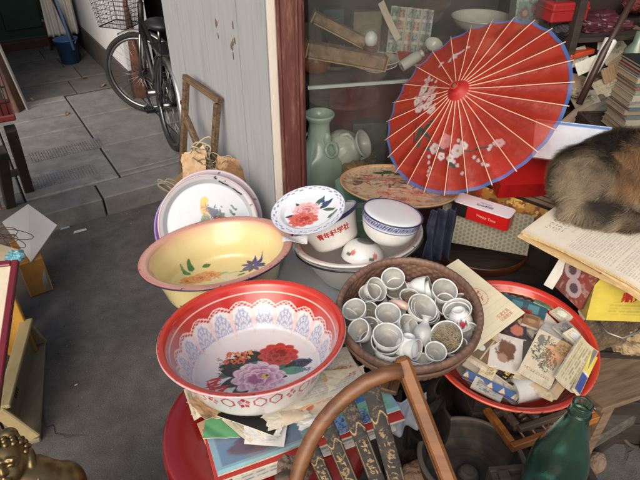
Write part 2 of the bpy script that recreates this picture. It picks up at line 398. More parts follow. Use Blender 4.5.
# --- stone pavement
stone = mat('pavement_stone', attr='Col', rough=.8, var=.22, vs=11, bump=.55, bs=70, dirt=.55, dirtc=(.035, .032, .03), ds=4)
def slab(mb, i0, i1, j0, j1, z, c, kerb=False):
    tl = random.uniform(-.004, .004); mb.box(i0+.005, i1-.005, j0+.006, j1-.006, -.05, z+tl, MA, 0, (lambda f: [x*f for x in c])(random.uniform(.84, 1.1)), .006)
mb = MB(); base = S(124, 122, 119)
mb.box(-3.2, 1.05, .17, 5.6, -.06, .098, MA, 0, (.02, .019, .018))
cols_ = [(-1.55, -.95), (-.95, -.4), (-.4, .12), (.12, .62), (.62, 1.0)]
for q, (i0, i1) in enumerate(cols_):
    j = .2 + [.0, .12, .0, .05, .09][q]
    if j > .2: slab(mb, i0, i1, .2, j, .118, base)
    while j < 1.72:
        L_ = random.choice((.28, .3, .31)) if q in (1, 2) else random.choice((.42, .5, .55))
        slab(mb, i0, i1, j, min(j+L_, 1.76), .118, base); j += L_
i = -1.9
while i < 1.0:                       # kerb stones, worn
    w = random.choice((.55, .7, .62)); slab(mb, i, min(i+w, 1.03), 0., .197, .114, [x*.72 for x in base]); i += w
for (i0, j0, nx_, ny_) in ((-.36, .30, 22, 7), (-.30, .66, 26, 7)):      # slabs with a cast grid of studs
    for a in range(nx_):
        for b in range(ny_): mb.box(i0+a*.017, i0+a*.017+.0145, j0+b*.022, j0+b*.022+.0195, 0.11, 0.1205, MA, 0, [x*.97 for x in base])
tag(mb.build('pavement', stone), kind='structure')
# --- alley floor beyond, darker worn stone
mb = MB(); j = 1.775
while j < 4.9:
    i = -1.35
    while i < .75:
        w = random.choice((.5, .62, .45)); mb.box(i+.003, i+w-.003, j+.003, j+.347, .0, .112+random.uniform(-.003, .003), MA, 0, (lambda f: [x*f for x in S(98, 95, 92)])(random.uniform(.85, 1.1)), .004); i += w
    j += .35
mb.box(-1.35, .9, 1.776, 5., 0., .1, MA, 0, (.015, .014, .013))
tag(mb.build('alley_path', stone), kind='structure')
# --- plank wall of the shop, its near end trimmed with a pale board
W1 = Vector((-.165, 2.1, 0)); W0 = Vector((-.83, 3.18, 0)); wd = (W0-W1).normalized(); wn_ = Vector((wd.y, -wd.x, 0))
if wn_.x > 0: wn_ = -wn_           # faces the alley
MW = axes(W1, wd, z=(0, 0, 1)); side = 1 if (MW.to_3x3() @ Vector((0, 1, 0))).dot(wn_) > 0 else -1
paintw = mat('weathered_grey_paint', S(164, 166, 168), rough=.62, var=.07, vs=5, bump=.3, bs=45, stretch=(6, 6, .6), dirt=.4, dirtc=S(128, 120, 108), ds=2.0); seam = mat('seam_shadow_wood', S(70, 66, 60), rough=.9, var=.2)
mb = MB(); Ltot = (W0-W1).length; ed = [.03, .29, .66, 1.02, Ltot]
for k in range(4): mb.box(ed[k]+.0045, ed[k+1]-.0045, -.018, .018, .0, 2.7, MW)
mb.box(.02, Ltot-.02, -.03*side-.008, -.03*side+.008, .01, 2.68, MW, 1)
mb.box(.03, Ltot, -.045*side-.014, -.02*side-.0005 if side > 0 else .05, 1.6, 1.7, MW)
o = tag(mb.build('plank_wall', [paintw, seam]), 'grey painted wall of tall weathered planks beside the shop post', 'wall')
mb = MB(); rs = random.Random(4)
for (x, z, n) in ((.50, 1.06, 4), (.34, 1.05, 7)):
    for k in range(n):
        a = x+rs.gauss(0, .016); b = z+rs.gauss(0, .045); l = rs.uniform(.004, .022); w_ = rs.uniform(.0015, .005)
        mb.ell((a, side*.0205, b), w_, .0016, l, 8, 6, MW)
mb.build('rust_stain', mat('rust', S(104, 84, 62), rough=.9, var=.4), o)
# --- shop front: post, trim, lintel and dark room behind
shop = thing('shop_front', 'old shop front with a red brown post and pale trim strip beside the glass case', 'shop', TR((-.1, 2.04, 0)))
redpost = mat('red_brown_paint', S(84, 44, 38), rough=.5, var=.22, vs=7, bump=.45, bs=30, stretch=(5, 5, .7), dirt=.85, dirtc=S(136, 100, 86), ds=7)
pale = mat('pale_trim_paint', S(196, 190, 180), rough=.6, var=.1, vs=6, bump=.3, bs=40, stretch=(4, 4, .6), dirt=.4, dirtc=S(150, 128, 104), ds=3)
mb = MB(); mb.box(-.045, .045, -.05, .05, 0, 2.7, None, 0, None, .008); mb.box(-.05, -.034, -.054, .02, 0, 2.7, None, 0, None, .004); mb.box(.012, .026, -.056, -.04, 0, 2.7, None, 0, None, .003); mb.build('post', redpost, shop)
mb = MB(); mb.box(-.085, -.051, -.02, .03, 0, 2.7, None, 0, None, .004); mb.build('trim_board', pale, shop)
dark = mat('dark_shop_wall', S(46, 36, 33), rough=.85, var=.3, vs=3, bump=.2)
mb = MB(); mb.box(-.05, 4.2, .95, 1.0, 0, 2.75); mb.build('back_wall', dark, shop)
mb = MB(); mb.box(-.13, 4.2, -.0, 1.05, 2.7, 2.78); mb.build('ceiling', dark, shop)
mb = MB(); mb.box(-.13, 4.2, -.08, -.02, 2.2, 2.69, None, 0, None, .01); mb.build('lintel', redpost, shop)
mb = MB(); mb.box(-.14, 4.2, -.05, .0, 2.79, 4.6); mb.build('upper_wall', mat('old_plaster', S(150, 144, 134), rough=.85, var=.15, vs=3, bump=.3, dirt=.5), shop)
mb = MB(); mb.box(4.15, 4.25, -1.2, .94, 0, 2.69); mb.build('side_wall', dark, shop)
# --- alley walls
white = mat('white_lime_wash', S(205, 207, 210), rough=.8, var=.06, vs=3, bump=.35, bs=25, dirt=.35, dirtc=S(150, 148, 145), ds=2.5)
grey = mat('grey_cement_plinth', S(72, 66, 62), rough=.85, var=.25, vs=6, bump=.5, bs=40)
RW = P(134, 99, .118); RW.z = 0; MR = axes(RW, A, z=(0, 0, 1)); sr = 1 if (MR.to_3x3() @ Vector((0, 1, 0))).dot(-Cc) > 0 else -1
dk_wall = mat('dark_recess_boards', S(40, 36, 34), rough=.8, var=.3, vs=4, bump=.3, stretch=(5, 5, .5))
t = thing('alley_wall', 'whitewashed wall with grey cement plinth behind the bicycle', 'wall', MR)
def ys(a, b): return (min(a*sr, b*sr), max(a*sr, b*sr))
mb = MB(); mb.box(-1.6, 2.6, *ys(-.42, -.40), 0, 3.2); mb.build('recess_wall', dk_wall, t)
mb = MB(); mb.box(0, 2.6, *ys(-.2, 0), .335, 3.4); mb.build('wall_face', white, t)
mb = MB(); mb.box(-.0, 2.6, *ys(-.2, .012), 0, .333, None, 0, None, .006); mb.build('plinth', grey, t)
# left building of the alley
LW = Vector((-2.25, 3.92, 0)); ML = axes(LW, A, z=(0, 0, 1))
t = thing('stall_house', 'dark timber house corner with a brown slanting post left of the alley', 'house', ML)
sl = 1 if (ML.to_3x3() @ Vector((0, 1, 0))).dot(-Cc) > 0 else -1
dk = mat('dark_timber', S(48, 38, 33), rough=.75, var=.3, vs=6, bump=.4, stretch=(4, 4, .6))
mb = MB(); mb.box(.05, 2.4, *((.02, 1.6) if sl > 0 else (-1.6, -.02)), 0, 3.2); mb.build('wall', dk, t)
bw = wood('brown_timber', S(96, 66, 52), S(50, 34, 28), rough=.65, axis=2)
mb = MB(); mb.bar((-.02, -.03*sl, .1), (.1, .1*sl, 1.6), .09, .07, bev=.006); mb.build('post', bw, t)
mb = MB(); mb.bar((-.05, -.09*sl, .11), (.06, .03*sl, 1.2), .018, .012); mb.build('edge_strip', mat('pale_metal', S(150, 148, 142), rough=.45, metal=.4), t)
# green door at the end of the alley
GD = Vector((-2.62, 5.72, 0)); MG = axes(GD, -Cc, z=(0, 0, 1))
t = thing('green_door', 'dark green panelled door at the far end of the alley', 'door', MG)
gm = mat('green_door_paint', S(38, 62, 52), rough=.55, var=.2, vs=4, bump=.2)
mb = MB(); mb.box(0, 1., -.03, .03, .2, 2.3, None, 0, None, .004)
for z0, z1 in ((.28, .75), (.85, 1.4)): 
    for x0 in (.1, .55): mb.box(x0, x0+.33, *( (-.045, -.031) if (MG.to_3x3() @ Vector((0,-1,0))).y < 0 else (.031, .045)), z0, z1, None, 0, None, .006)
mb.build('door_leaf', gm, t)
mb = MB(); mb.box(-.02, 1., -.1, .1, .0, .19, None, 0, None, .01); mb.build('threshold', mat('red_threshold', S(82, 48, 44), rough=.7, var=.3), t)
mb = MB(); mb.box(-.75, -.03, -.05, .15, 0, 3.2); mb.box(-.03, 1.2, -.04, .15, 2.32, 3.2); mb.build('wall_surround', dk, t)
# things leaning at the alley's far right
def leaner(name, label, cat, u, v, z, top_du, L_, w, m, bend=0.):
    b = P(u, v, z); tp = b + Vector((top_du, .12, L_)); mb = MB()
    if w < .03: mb.tube([b, b.lerp(tp, .5)+Vector((bend, 0, 0)), tp], w, 8)
    else: mb.bar(b, tp, w, .02, bev=.003)
    return tag(mb.build(name, m, None, w < .03), label, cat)
leaner('plank', 'dark brown plank leaning beside the white cloth', 'plank', 56, 44, .12, -.2, 1.1, .07, bw)
leaner('pole', 'thin blue pole standing in the alley by the bucket', 'pole', 74, 50, .3, -.14, .7, .012, mat('blue_pole', S(70, 96, 130), rough=.5))
leaner('pole', 'thin red brown pole leaning behind the blue bucket', 'pole', 77, 54, .13, -.3, 1.0, .016, mat('red_pole', S(110, 52, 44), rough=.6))
leaner('pole', 'dark pole propped against the white alley wall', 'pole', 80, 58, .13, -.32, 1.3, .02, dk)
t = thing('wicker_stool', 'small slatted stool with pale top beside the blue bucket', 'stool', TR(P(63, 48, .115)))
mb = MB(); mb.box(-.1, .1, -.08, .08, .26, .28, None, 0, None, .004); mb.build('seat', wood('stool_top', S(150, 140, 112), S(100, 90, 70)), t)
for sx in (-.085, .085):
    for sy in (-.065, .065): mb = MB(); mb.box(sx-.01, sx+.01, sy-.01, sy+.01, 0, .26); mb.build('leg', bw, t)
t = thing('bucket', 'blue plastic bucket on the floor at the alley end', 'bucket', TR(P(71, 62, .115)))
lathe('shell', [(0, 0, 0), (.075, 0, 0), (.1, .2, 0), (.106, .2, 0), (.106, .207, 0), (.097, .207, 0), (.072, .008, 0), (0, .008, 0)], mat('blue_plastic', S(52, 84, 128), rough=.4, var=.15), t, 24)
mb = MB(); mb.tube([(.1*math.cos(a), -.02-.03*math.sin(a), .2-.06*math.sin(a)) for a in np.linspace(0, PI, 12)], .003, 6); mb.build('handle', mat('pale_metal', None), t, True)
# white cloth hanging at the end
def hang(name, label, cat, c, w, h, m, ax=(1, 0, 0), fold=.02, n=5, nx=40, nz=40, par=None):
    X, Z = np.meshgrid(np.linspace(0, 1, nx), np.linspace(0, 1, nz)); x = X.ravel(); z = Z.ravel(); M = axes(c, ax, z=(0, 0, 1))
    y = fold*np.sin(x*n*2*PI+2*vn(x*2, z*2))*(1-.5*z)+.02*fbm(x*3, z*3, 2)
    V = np.stack((x*w+.01*vn(x*3, z*3), y, z*h), 1); i = np.arange(nz-1)[:, None]*nx; a = np.arange(nx-1)[None, :]
    F = np.stack((i+a, i+a+1, i+nx+a+1, i+nx+a), -1).reshape(-1, 4)
    o = npmesh(name, V, F, m, par, None, None, True, M)
    s = o.modifiers.new('thick', 'SOLIDIFY'); s.thickness = .003
    return tag(o, label, cat)
hang('white_cloth', 'white cloth hanging at the end of the alley', 'cloth', P(50, 32, .35)+Vector((-.02, 0, -.05)), .26, 1.0, mat('white_cotton', S(198, 192, 184), rough=.9, var=.08, bump=.2), Cc)
# brown post behind the bicycle
pb = P(143, 98, .115); mb = MB(); mb.bar(pb, pb+Vector((-.08, .05, 1.4)), .1, .05, up=(0, -1, 0), bev=.006)
tag(mb.build('wooden_post', wood('red_brown_timber', S(104, 62, 42), S(56, 34, 26), axis=0)), 'red brown wooden post upright behind the bicycle wheel', 'post')
# --- wooden frame leaning on the plank wall
fw = wood('old_frame_wood', S(112, 90, 64), S(66, 50, 36), rough=.75, scale=1.3)
b0 = W1.lerp(W0, .66)+wn_*.2; b1 = W1.lerp(W0, .40)+wn_*.17
fr = thing('window_frame', 'old bare wooden window frame leaning against the grey plank wall', 'frame', axes(b0+Vector((0, 0, .12)), b1-b0, z=(-wn_*.14+Vector((0, 0, .7)))))
fwid = (b1-b0).length; H_ = .63
for nm, a_, b_ in (('stile', (0, 0, 0), (0, 0, H_)), ('stile', (fwid, 0, 0), (fwid, 0, H_-.02)), ('top_rail', (-.02, 0, H_+.012), (fwid+.02, 0, H_)), ('cross_rail', (.0, .006, .44), (fwid, .006, .22)), ('bottom_rail', (0, 0, .05), (fwid, 0, .03))):
    mb = MB(); mb.bar(a_, b_, .028, .03, up=(0, 1, 0), bev=.003); mb.build(nm, fw, fr)
# ================================================================== BICYCLE
def bicycle():
    fc = P(147, 113, .118); rc = P(173, 148, .118)
    d = (fc-rc); wb = d.length; d.normalize(); lean = Vector((d.y, -d.x, 0))*.08     # leans to the wall
    up = (Vector((0, 0, 1))+lean*1.0).normalized(); M = axes(rc, d, z=up)
    t = thing('bicycle', 'old city bicycle with wire basket leaning by the grey plank wall', 'bicycle', M)
    black = mat('bike_black', S(26, 26, 28), rough=.5, var=.2, coat=.1); tyre = mat('tyre_rubber', S(34, 33, 32), rough=.8, var=.2)
    chrome = mat('chrome', S(150, 150, 150), rough=.32, metal=1., var=.2); R = .285
    def wheel(x, yaw, leanw=0.):
        Mw = Matrix.Translation((x, 0, R)) @ RZ(yaw) @ RXm(leanw)
        mb = MB(); mb.ring((0, 0, 0), (0, 1, 0), R-.018, .018, 48, 10); w = mb.build('wheel', tyre, t, True, Mw)
        mb = MB(); mb.ring((0, 0, 0), (0, 1, 0), R-.04, .011, 48, 8); mb.build('rim', chrome, w, True)
        mb = MB()
        for k in range(28):
            a = 2*PI*k/28; b = a+(.35 if k % 2 else -.35); sy = .025 if k % 4 < 2 else -.025
            mb.tube([(.02*math.cos(b), sy, .02*math.sin(b)), ((R-.04)*math.cos(a), 0, (R-.04)*math.sin(a))], .0013, 4)
        mb.tube([(0, -.04, 0), (0, .04, 0)], .018, 12); mb.build('spokes', chrome, w, True); return w
    wheel(0, 0); wheel(wb, 52, -4)
    def mud(x, yaw, a0, a1):
        mb = MB(); V = []; n = 24
        for k in range(n+1):
            a = math.radians(a0+(a1-a0)*k/n)
            for y in (-.026, -.014, .014, .026): rr = R+.016-(.01 if abs(y) > .02 else 0); V.append((rr*math.cos(a), y, rr*math.sin(a)))
        F = [(k*4+j, k*4+j+1, k*4+j+5, k*4+j+4) for k in range(n) for j in range(3)]
        o = mb.add(V, F).build('mudguard', mat('mudguard_grey', S(150, 152, 150), rough=.3, metal=.7), t, True, Matrix.Translation((x, 0, R)) @ RZ(yaw)); o.modifiers.new('t', 'SOLIDIFY').thickness = .002
    mud(0, 0, 10, 185); mud(wb, 52, 60, 170)
    hd = Vector((wb-.13, 0, .78)); bb = Vector((wb*.45, 0, .27)); st = Vector((.12, 0, .62))
    mb = MB(); mb.tube([bb, hd-Vector((-.04, 0, .16))], .017, 10); mb.tube([bb, st], .015, 10); mb.tube([st-Vector((-.02, 0, .1)), hd-Vector((-.03, 0, .1))], .013, 10)
    for y in (-.05, .05): mb.tube([bb, (0, y, R)], .009, 8); mb.tube([st-Vector((0, 0, .03)), (0, y, R)], .008, 8)
    mb.tube([hd+Vector((.05, 0, -.2)), hd], .019, 10); mb.build('frame', black, t, True)
    mb = MB()
    for y in (-.045, .045): 
        q = RZ(52) @ Vector((0, y, 0)); mb.tube([hd+Vector((.05, 0, -.2))+q*.6, Vector((wb, 0, R))+q], .01, 8)
    mb.build('fork', chrome, t, True)
    mb = MB(); q = RZ(52).to_3x3(); hb = [q @ Vector(p)+hd for p in ((-.12, .26, .1), (-.02, .2, .12), (.02, .06, .1), (0, 0, .1), (.02, -.06, .1), (-.02, -.2, .12), (-.12, -.26, .1))]
    mb.tube([hd-Vector((0, 0, .02)), hd+Vector((0, 0, .1))], .011, 8); mb.tube(hb, .011, 8); hb_o = mb.build('handlebar', chrome, t, True)
    mb = MB(); mb.tube([hb[0]+(hb[0]-hb[1])*.1, hb[1]], .016, 8); mb.build('grip', black, hb_o, True)
    mb = MB(); mb.tube([hb[-1]+(hb[-1]-hb[-2])*.1, hb[-2]], .016, 8); mb.build('grip', black, hb_o, True)
    mb = MB(); mb.ell((0, 0, 0), .13, .085, .035, 20, 10, None, 0, None, lambda d: 1-.35*max(d.x, 0)); mb.build('saddle', black, t, True, Matrix.Translation(st+Vector((0, 0, .12))))
    mb = MB(); mb.tube([st, st+Vector((0, 0, .1))], .011, 8); mb.build('seat_post', chrome, t, True)
    # wire basket on the bars
    mb = MB(); Mb = Matrix.Translation(hd+q @ Vector((.15, 0, -.09))) @ RZ(52)
    def loop(z, f): return [(sx*.12*f, sy*.16*f, z) for sx, sy in ((1, 1), (1, .5), (1, 0), (1, -.5), (1, -1), (0, -1), (-1, -1), (-1, -.5), (-1, 0), (-1, .5), (-1, 1), (0, 1))]
    for k in range(9): mb.tube(loop(k*.028-.06, .74+.26*k/8), .0016 if k not in (0, 8) else .004, 5, closed=True)
    for k in range(44):
        u = k/44*12; i_ = int(u); f = u-i_; a_ = loop(-.06, .74); b_ = loop(.164, 1.); l = lambda P_: Vector(P_[i_]).lerp(Vector(P_[(i_+1) % 12]), f)
        mb.tube([l(a_), l(b_)], .0013, 4)
    for k in range(9): y = -.16*.74+.2368*k/8; mb.tube([(-.089, y, -.06), (.089, y, -.06)], .0015, 4)
    mb.build('basket', mat('basket_wire', S(52, 54, 54), rough=.4, metal=.6), t, True, Mb)
    mb = MB(); mb.tube([bb+Vector((0, -.06, 0)), bb+Vector((0, .06, 0))], .02, 10); mb.ring(bb+Vector((0, -.05, 0)), (0, 1, 0), .075, .006, 28, 6); mb.build('crank', chrome, t, True)
    for sy, ang in ((-.075, 20), (.075, 200)):
        e = bb+Vector((.16*math.cos(math.radians(ang)), sy, .16*math.sin(math.radians(ang))))
        mb = MB(); mb.tube([bb+Vector((0, sy*.9, 0)), e], .007, 8); mb.box(e.x-.04, e.x+.04, e.y-.03*(1 if sy < 0 else -1)-.045, e.y+.045, e.z-.012, e.z+.012, None, 0, None, .004); mb.build('pedal', black, t, True)
    mb = MB(); mb.box(-.16, .13, -.06, .06, R*2+.05, R*2+.062, None, 0, None, .004); mb.tube([(-.1, .05, R*2+.05), (0, .05, R)], .005, 6); mb.tube([(-.1, -.05, R*2+.05), (0, -.05, R)], .005, 6); mb.build('rear_rack', black, t)
    mb = MB(); mb.box(-.01, .01, -.018, .018, -.012, .012, None, 0, None, .004); mb.build('reflector', mat('red_reflector', S(84, 22, 20), rough=.2), t, False, Matrix.Translation((-R-.02, 0, R+.12)))
bicycle()
# ================================================================== GLASS CASE
E1 = Vector((.98, .2, 0)).normalized(); MC = axes((-.045, 2.075, 0), E1, z=(0, 0, 1))     # y goes into the case
def CP(x, y, z): return MC @ Vector((x, y, z))
case = thing('display_case', 'tall glass fronted shop case full of old wares under the parasol', 'case', MC)
cw = .98
mb = MB(); mb.box(0, cw, .42, .445, 0, 2.2); mb.build('back_panel', mat('case_back', S(60, 54, 48), rough=.8, var=.4, vs=4), case)
mb = MB(); mb.box(.0, cw-.03, 0.012, .415, .941, .955, None, 0, None, .002); mb.build('shelf', mat('dark_shelf', S(58, 50, 46), rough=.4, var=.2), case)
mb = MB(); mb.box(.0, cw-.03, 0.001, .0105, .945, .957); mb.build('shelf_edge', mat('pale_shelf_edge', S(190, 205, 200), rough=.2, var=.05), case)
mb = MB(); mb.box(.0, cw-.03, .01, .415, .33, .36); mb.build('shelf', mat('dark_shelf', None), case)
mb = MB(); mb.box(.0, cw-.03, .01, .415, 1.43, 1.445); mb.build('shelf', mat('dark_shelf', None), case)
mb = MB(); mb.box(cw-.028, cw+.02, -.02, .44, 0, 2.2, None, 0, None, .004); mb.build('side_stile', dk, case)
mb = MB(); mb.box(.004, cw-.03, -.003, 0., .37, 2.19); mb.build('glass_pane', glass_sheet('shop_glass'), case)
mb = MB(); mb.box(.004, cw-.03, -.012, .0, .0, .365); mb.build('plinth', redpost, case)
# wares in the case ------------------------------------------------
cel = mat('celadon_glaze', S(182, 206, 188), rough=.25, var=.12, vs=14, bump=.12, bs=40, coat=.6)
def cpx(u, v, y): 
    """point on a sight line at depth y inside the case"""
    d = ray(u, v); n = MC.to_3x3() @ Vector((0, 1, 0)); p0 = CP(0, y, 0); t = (p0-CAM).dot(n)/d.dot(n); return CAM+d*t
vb = cpx(322, 200, .17); vz = .36
t = thing('vase', 'green celadon square shouldered vase with ring handle beside the red brown post', 'vase', TR((vb.x-.012, vb.y, vz), RZ(20)))
def sq(r, z, tg, th):
    k = np.clip((.30-z)/.05, 0, 1)*.0+ss(.22, .29, .3-z+.2)*0
    s = 1-ss(.20, .27, z); a = np.abs(np.cos(th)); b = np.abs(np.sin(th)); return r*(1+s*(.92/np.maximum(a, b)**.8-1)*.6), z
lathe('body', arcprof([(0, 0, 0), (.075, 0, 0), (.092, .02, 0), (.1, .16, 0), (.088, .225, 0), (.056, .29, 0), (.046, .335, 0), (.046, .375, 0), (.062, .4, 0), (.066, .412, 0), (.058, .415, 0), (.04, .38, 0), (.04, .3, 0)], 6), cel, t, 64, rfn=sq)
for a in (-70, 110):
    d = Vector((math.cos(math.radians(a)), math.sin(math.radians(a)), 0)); mb = MB(); mb.ell(d*.052+Vector((0, 0, .315)), .018, .018, .03, 12, 8); h = mb.build('handle', cel, t, True)
    mb = MB(); mb.ring(d*.082+Vector((0, 0, .275)), (d+Vector((0, 0, .45))), .03, .0075, 28, 8); mb.build('ring', cel, h, True)
gp = cpx(348, 172, .2); mb = MB(); mb.box(-.1, .14, -.08, .1, 0, gp.z-.40, None, 0, None, .004)
tag(mb.build('dark_box', mat('dark_case_box', S(44, 34, 30), rough=.7, var=.2), None, False, TR((gp.x+.02, gp.y+.02, .361))), 'dark box under the ribbed jar inside the glass case', 'box')
ribg = mat('ribbed_white_glaze', S(212, 220, 208), rough=.3, var=.14, vs=20, bump=.35, bs=50, coat=.4)
ax = Vector((.75, -.35, .42)).normalized(); jc = cpx(342, 150, .2)
t = thing('jar', 'pale green ribbed jar lying on its side in the glass case', 'jar', TR(jc-ax*.07+Vector((0, 0, 0)), leanto(ax)) @ Matrix.Scale(1.2, 4))
lathe('body', arcprof([(0, 0, 0), (.03, .0, 0), (.065, .03, 0), (.075, .065, 0), (.06, .105, 0), (.036, .125, 0), (.034, .135, 0), (.05, .15, 0), (.052, .156, 0), (.044, .155, 0), (.028, .13, 0), (.03, .1, 0)], 6), ribg, t, 72, rfn=lambda r, z, tg, th: (r*(1+.035*np.abs(np.sin(th*9+z*40))*(z < .12)), z))
for s in (1, -1): mb = MB(); mb.tube([(s*.034, 0, .13), (s*.065, 0, .125), (s*.07, 0, .1), (s*.055, 0, .085)], .007, 8); mb.build('handle', ribg, t, True)
yc = cpx(355, 168, .1)
mb = MB(); mb.ell((0, 0, 0), .06, .035, .032, 40, 24, None, 0, None, lambda d: 1+.28*(float(vn(np.array([d.x*4.+9]), np.array([d.z*4.+d.y*3]))[0])-.5)+.1*math.sin(d.x*14)*math.sin(d.z*11))
tag(mb.build('stone_carving', mat('yellow_stone', S(158, 128, 70), rough=.4, var=.3, vs=30, bump=.3, coat=.2), None, True, TR(yc)), 'small yellow stone carving in front of the ribbed jar', 'carving')
hang('red_cloth', 'dark red cloth hanging in the lower part of the glass case', 'cloth', CP(.16, .33, .42), .6, .5, mat('maroon_cloth', S(92, 34, 32), rough=.8, var=.25, vs=6), E1, .015, 4)
zs = .956
g = cpx(316, 80, .17); lathe('gourd', arcprof([(0, 0, 0), (.04, .003, 0), (.065, .04, 0), (.058, .075, 0), (.03, .098, 0), (.008, .1, 0), (0, .1, 0)], 5), mat('brown_gourd', S(134, 84, 48), rough=.45, var=.2, vs=12, coat=.3), None, 32, M=TR((g.x, g.y, zs))); tag(bpy.data.objects['gourd'], 'round orange brown gourd on the upper shelf of the glass case', 'gourd')
broc = mat('faded_brocade', S(132, 108, 80), rough=.75, var=.5, vs=26, dirt=.5, dirtc=S(160, 130, 90), ds=30)
gold = mat('tarnished_edge', S(176, 150, 98), rough=.45, metal=.3)
def scroll(c0, c1, r, lab, yy):
    a_ = cpx(*c0, yy); b_ = cpx(*c1, yy*.8); mb = MB(); mb.bar(a_, b_, r*2, r*1.5, bev=.006); o = mb.build('scroll_box', broc); mb = MB()
    x = (b_-a_).normalized()
    for e, s in ((a_, -1), (b_, 1)): mb.bar(e+x*s*.0012, e+x*s*.006, r*2+.004, r*1.5+.004)
    mb.bar(a_+Vector((0, 0, -r*.75-.002)), b_+Vector((0, 0, -r*.75-.002)), r*2+.002, .004); mb.build('gilt_edge', gold, o); return tag(o, lab, 'box', 'brocade scroll boxes in the case')
scroll((307, 48), (384, 62), .034, 'faded brocade scroll box with pale edges lying in front on the case shelf', .1)
scroll((314, 16), (372, 46), .026, 'dark brocade scroll box leaning behind the front one', .2)
e = cpx(371, 39, .12); mb = MB(); mb.ell((0, 0, 0), .026, .026, .031, 24, 16); o = tag(mb.build('white_egg', mat('egg_white', S(208, 216, 214), rough=.25, var=.04, coat=.5), None, True, TR(e)), 'white porcelain egg resting on the brown scroll boxes', 'egg')
mb = MB(); mb.ell((0, 0, 0), .03, .03, .018, 18, 10); tag(mb.build('bead_cap', mat('brown_cap', S(86, 56, 40), rough=.5, var=.3, vs=30), None, True, TR(e-Vector((0, 0, .038)))), 'small brown stand under the white egg', 'stand')
def rnd(name, lab, cat, prof, u, v, y, z, m, n=48, grp=None, colfn=None, M=None, k=5, ds=None):
    p = cpx(u, v, y); return tag(lathe(name, arcprof(prof, k), m, None, n, ds, colfn, M or TR((p.x, p.y, z))), lab, cat, grp)
por = mat('grey_porcelain', S(206, 208, 198), rough=.22, var=.1, vs=10, coat=.5, dirt=.3, dirtc=S(120, 112, 98))
plate = [(0, .004, 0), (.04, .0, 0), (.045, .004, 0), (.088, .022, 0), (.09, .025, 0), (.086, .026, 0), (.045, .01, 0), (0, .008, 0)]
rnd('plate', 'lower of two grey porcelain plates on the case shelf', 'plate', plate, 374, 79, .15, zs, por, grp='plates in the case')
rnd('plate', 'upper plate of the porcelain pair beside the white cylinder', 'plate', plate, 377, 74, .15, zs+.019, por, grp='plates in the case')
p = cpx(412, 74, .09); ax = Vector((.8, .3, .42)).normalized()
tag(lathe('vase', arcprof([(0, 0, 0), (.02, 0, 0), (.022, .006, 0), (.022, .075, 0), (.013, .088, 0), (.016, .1, 0), (.011, .1, 0), (.009, .08, 0)], 4), mat('white_glaze', S(205, 210, 200), rough=.2, var=.06, coat=.5), None, 32, M=TR((p.x-.045, p.y, zs+.022), leanto(ax))), 'little white cylinder vase tipped over beside the parasol edge', 'vase')
def stamps(x, y, w, h):
    C = fill(len(x), S(176, 178, 164)); X = x*w/.034; Y = y*h/.045; i = np.floor(X); j = np.floor(Y); f = X-i; g_ = Y-j
    ins = ((f > .12) & (f < .88) & (g_ > .12) & (g_ < .88)).astype(float); hue = hsh(i, j, 3)
    a = np.array(S(120, 152, 140)); b = np.array(S(176, 120, 96)); c = np.array(S(120, 140, 160)); H = hue[:, None]; t_ = np.where(H < .5, a, np.where(H < .75, b, c))
    C = C*(1-ins[:, None]*.7)+t_*ins[:, None]*.7; bl(C, ins*(fbm(X*6, Y*6, 3) > .52)*.7, S(60, 76, 74)); bl(C, ((np.abs(f-.5) > .47))*.6, S(90, 100, 96)); return C
a_ = cpx(390, 45, .2); Mx = axes(a_+Vector((-.015, .0, -.03)), E1+Vector((0, 0, -.14)), (Vector((0, .25, 1)))); card('postcard_sheet', 'sheet of many little pictures propped behind the glass', 'sheet', 0, 0, 0, 0, .003, stamps, (90, 80), lambda x, y: .01*np.sin(x*18), M=Mx, wh=(.19, .18))
Mx = axes(cpx(378, 4, .16), Vector((.35, .1, -.72)), Vector((.5, .3, .35))); card('paper_strip', 'pale folded paper strip hanging left of the picture sheet', 'paper', 0, 0, 0, 0, .002, plain(S(196, 188, 164), 2), (12, 12), lambda x, y: .02*x*x, M=Mx, wh=(.16, .028))
Mx = axes(cpx(399, 60, .1)+Vector((0, 0, -.02)), E1+Vector((0, 0, -.12)), Vector((0, .8, .5))); card('red_booklet', 'red booklet lying under the picture sheet in the case', 'booklet', 0, 0, 0, 0, .012, plain(S(150, 28, 26), 1), (20, 12), M=Mx, wh=(.15, .06))
bowl = [(0, .003, 0), (.03, 0, 0), (.036, .006, 0), (.07, .04, 0), (.086, .075, 0), (.089, .078, 0), (.085, .079, 0), (.066, .044, 0), (.03, .012, 0), (0, .01, 0)]
p = cpx(432, 49, .1); tag(lathe('bowl', arcprof([(a*.4, b*.35, c) for a, b, c in bowl], 4), mat('white_glaze', None), None, 32, M=TR((p.x, p.y, p.z), leanto((.1, -.5, .8)))), 'small white dish tilted on the red booklet', 'bowl')
rnd('bowl', 'wide pale green porcelain bowl high in the glass case above the parasol', 'bowl', [(a*1.4, b*.9, c) for a, b, c in bowl], 478, 40, .2, cpx(478, 34, .2).z, por)
rnd('bowl', 'smaller white bowl turned over under the wide pale green bowl', 'bowl', [(a*.9, .055-b*.7, c) for a, b, c in bowl], 486, 44, .16, cpx(486, 38, .16).z-.05, mat('white_glaze', None))
o_ = cpx(478, 48, .2); mb = MB(); mb.box(-.16, .2, -.1, .12, 0, o_.z-.055-zs, None, 0, None, .004); tag(mb.build('wooden_chest', dk, None, False, TR((o_.x, o_.y+.03, zs))), 'dark chest holding the pale bowls behind the parasol', 'chest')
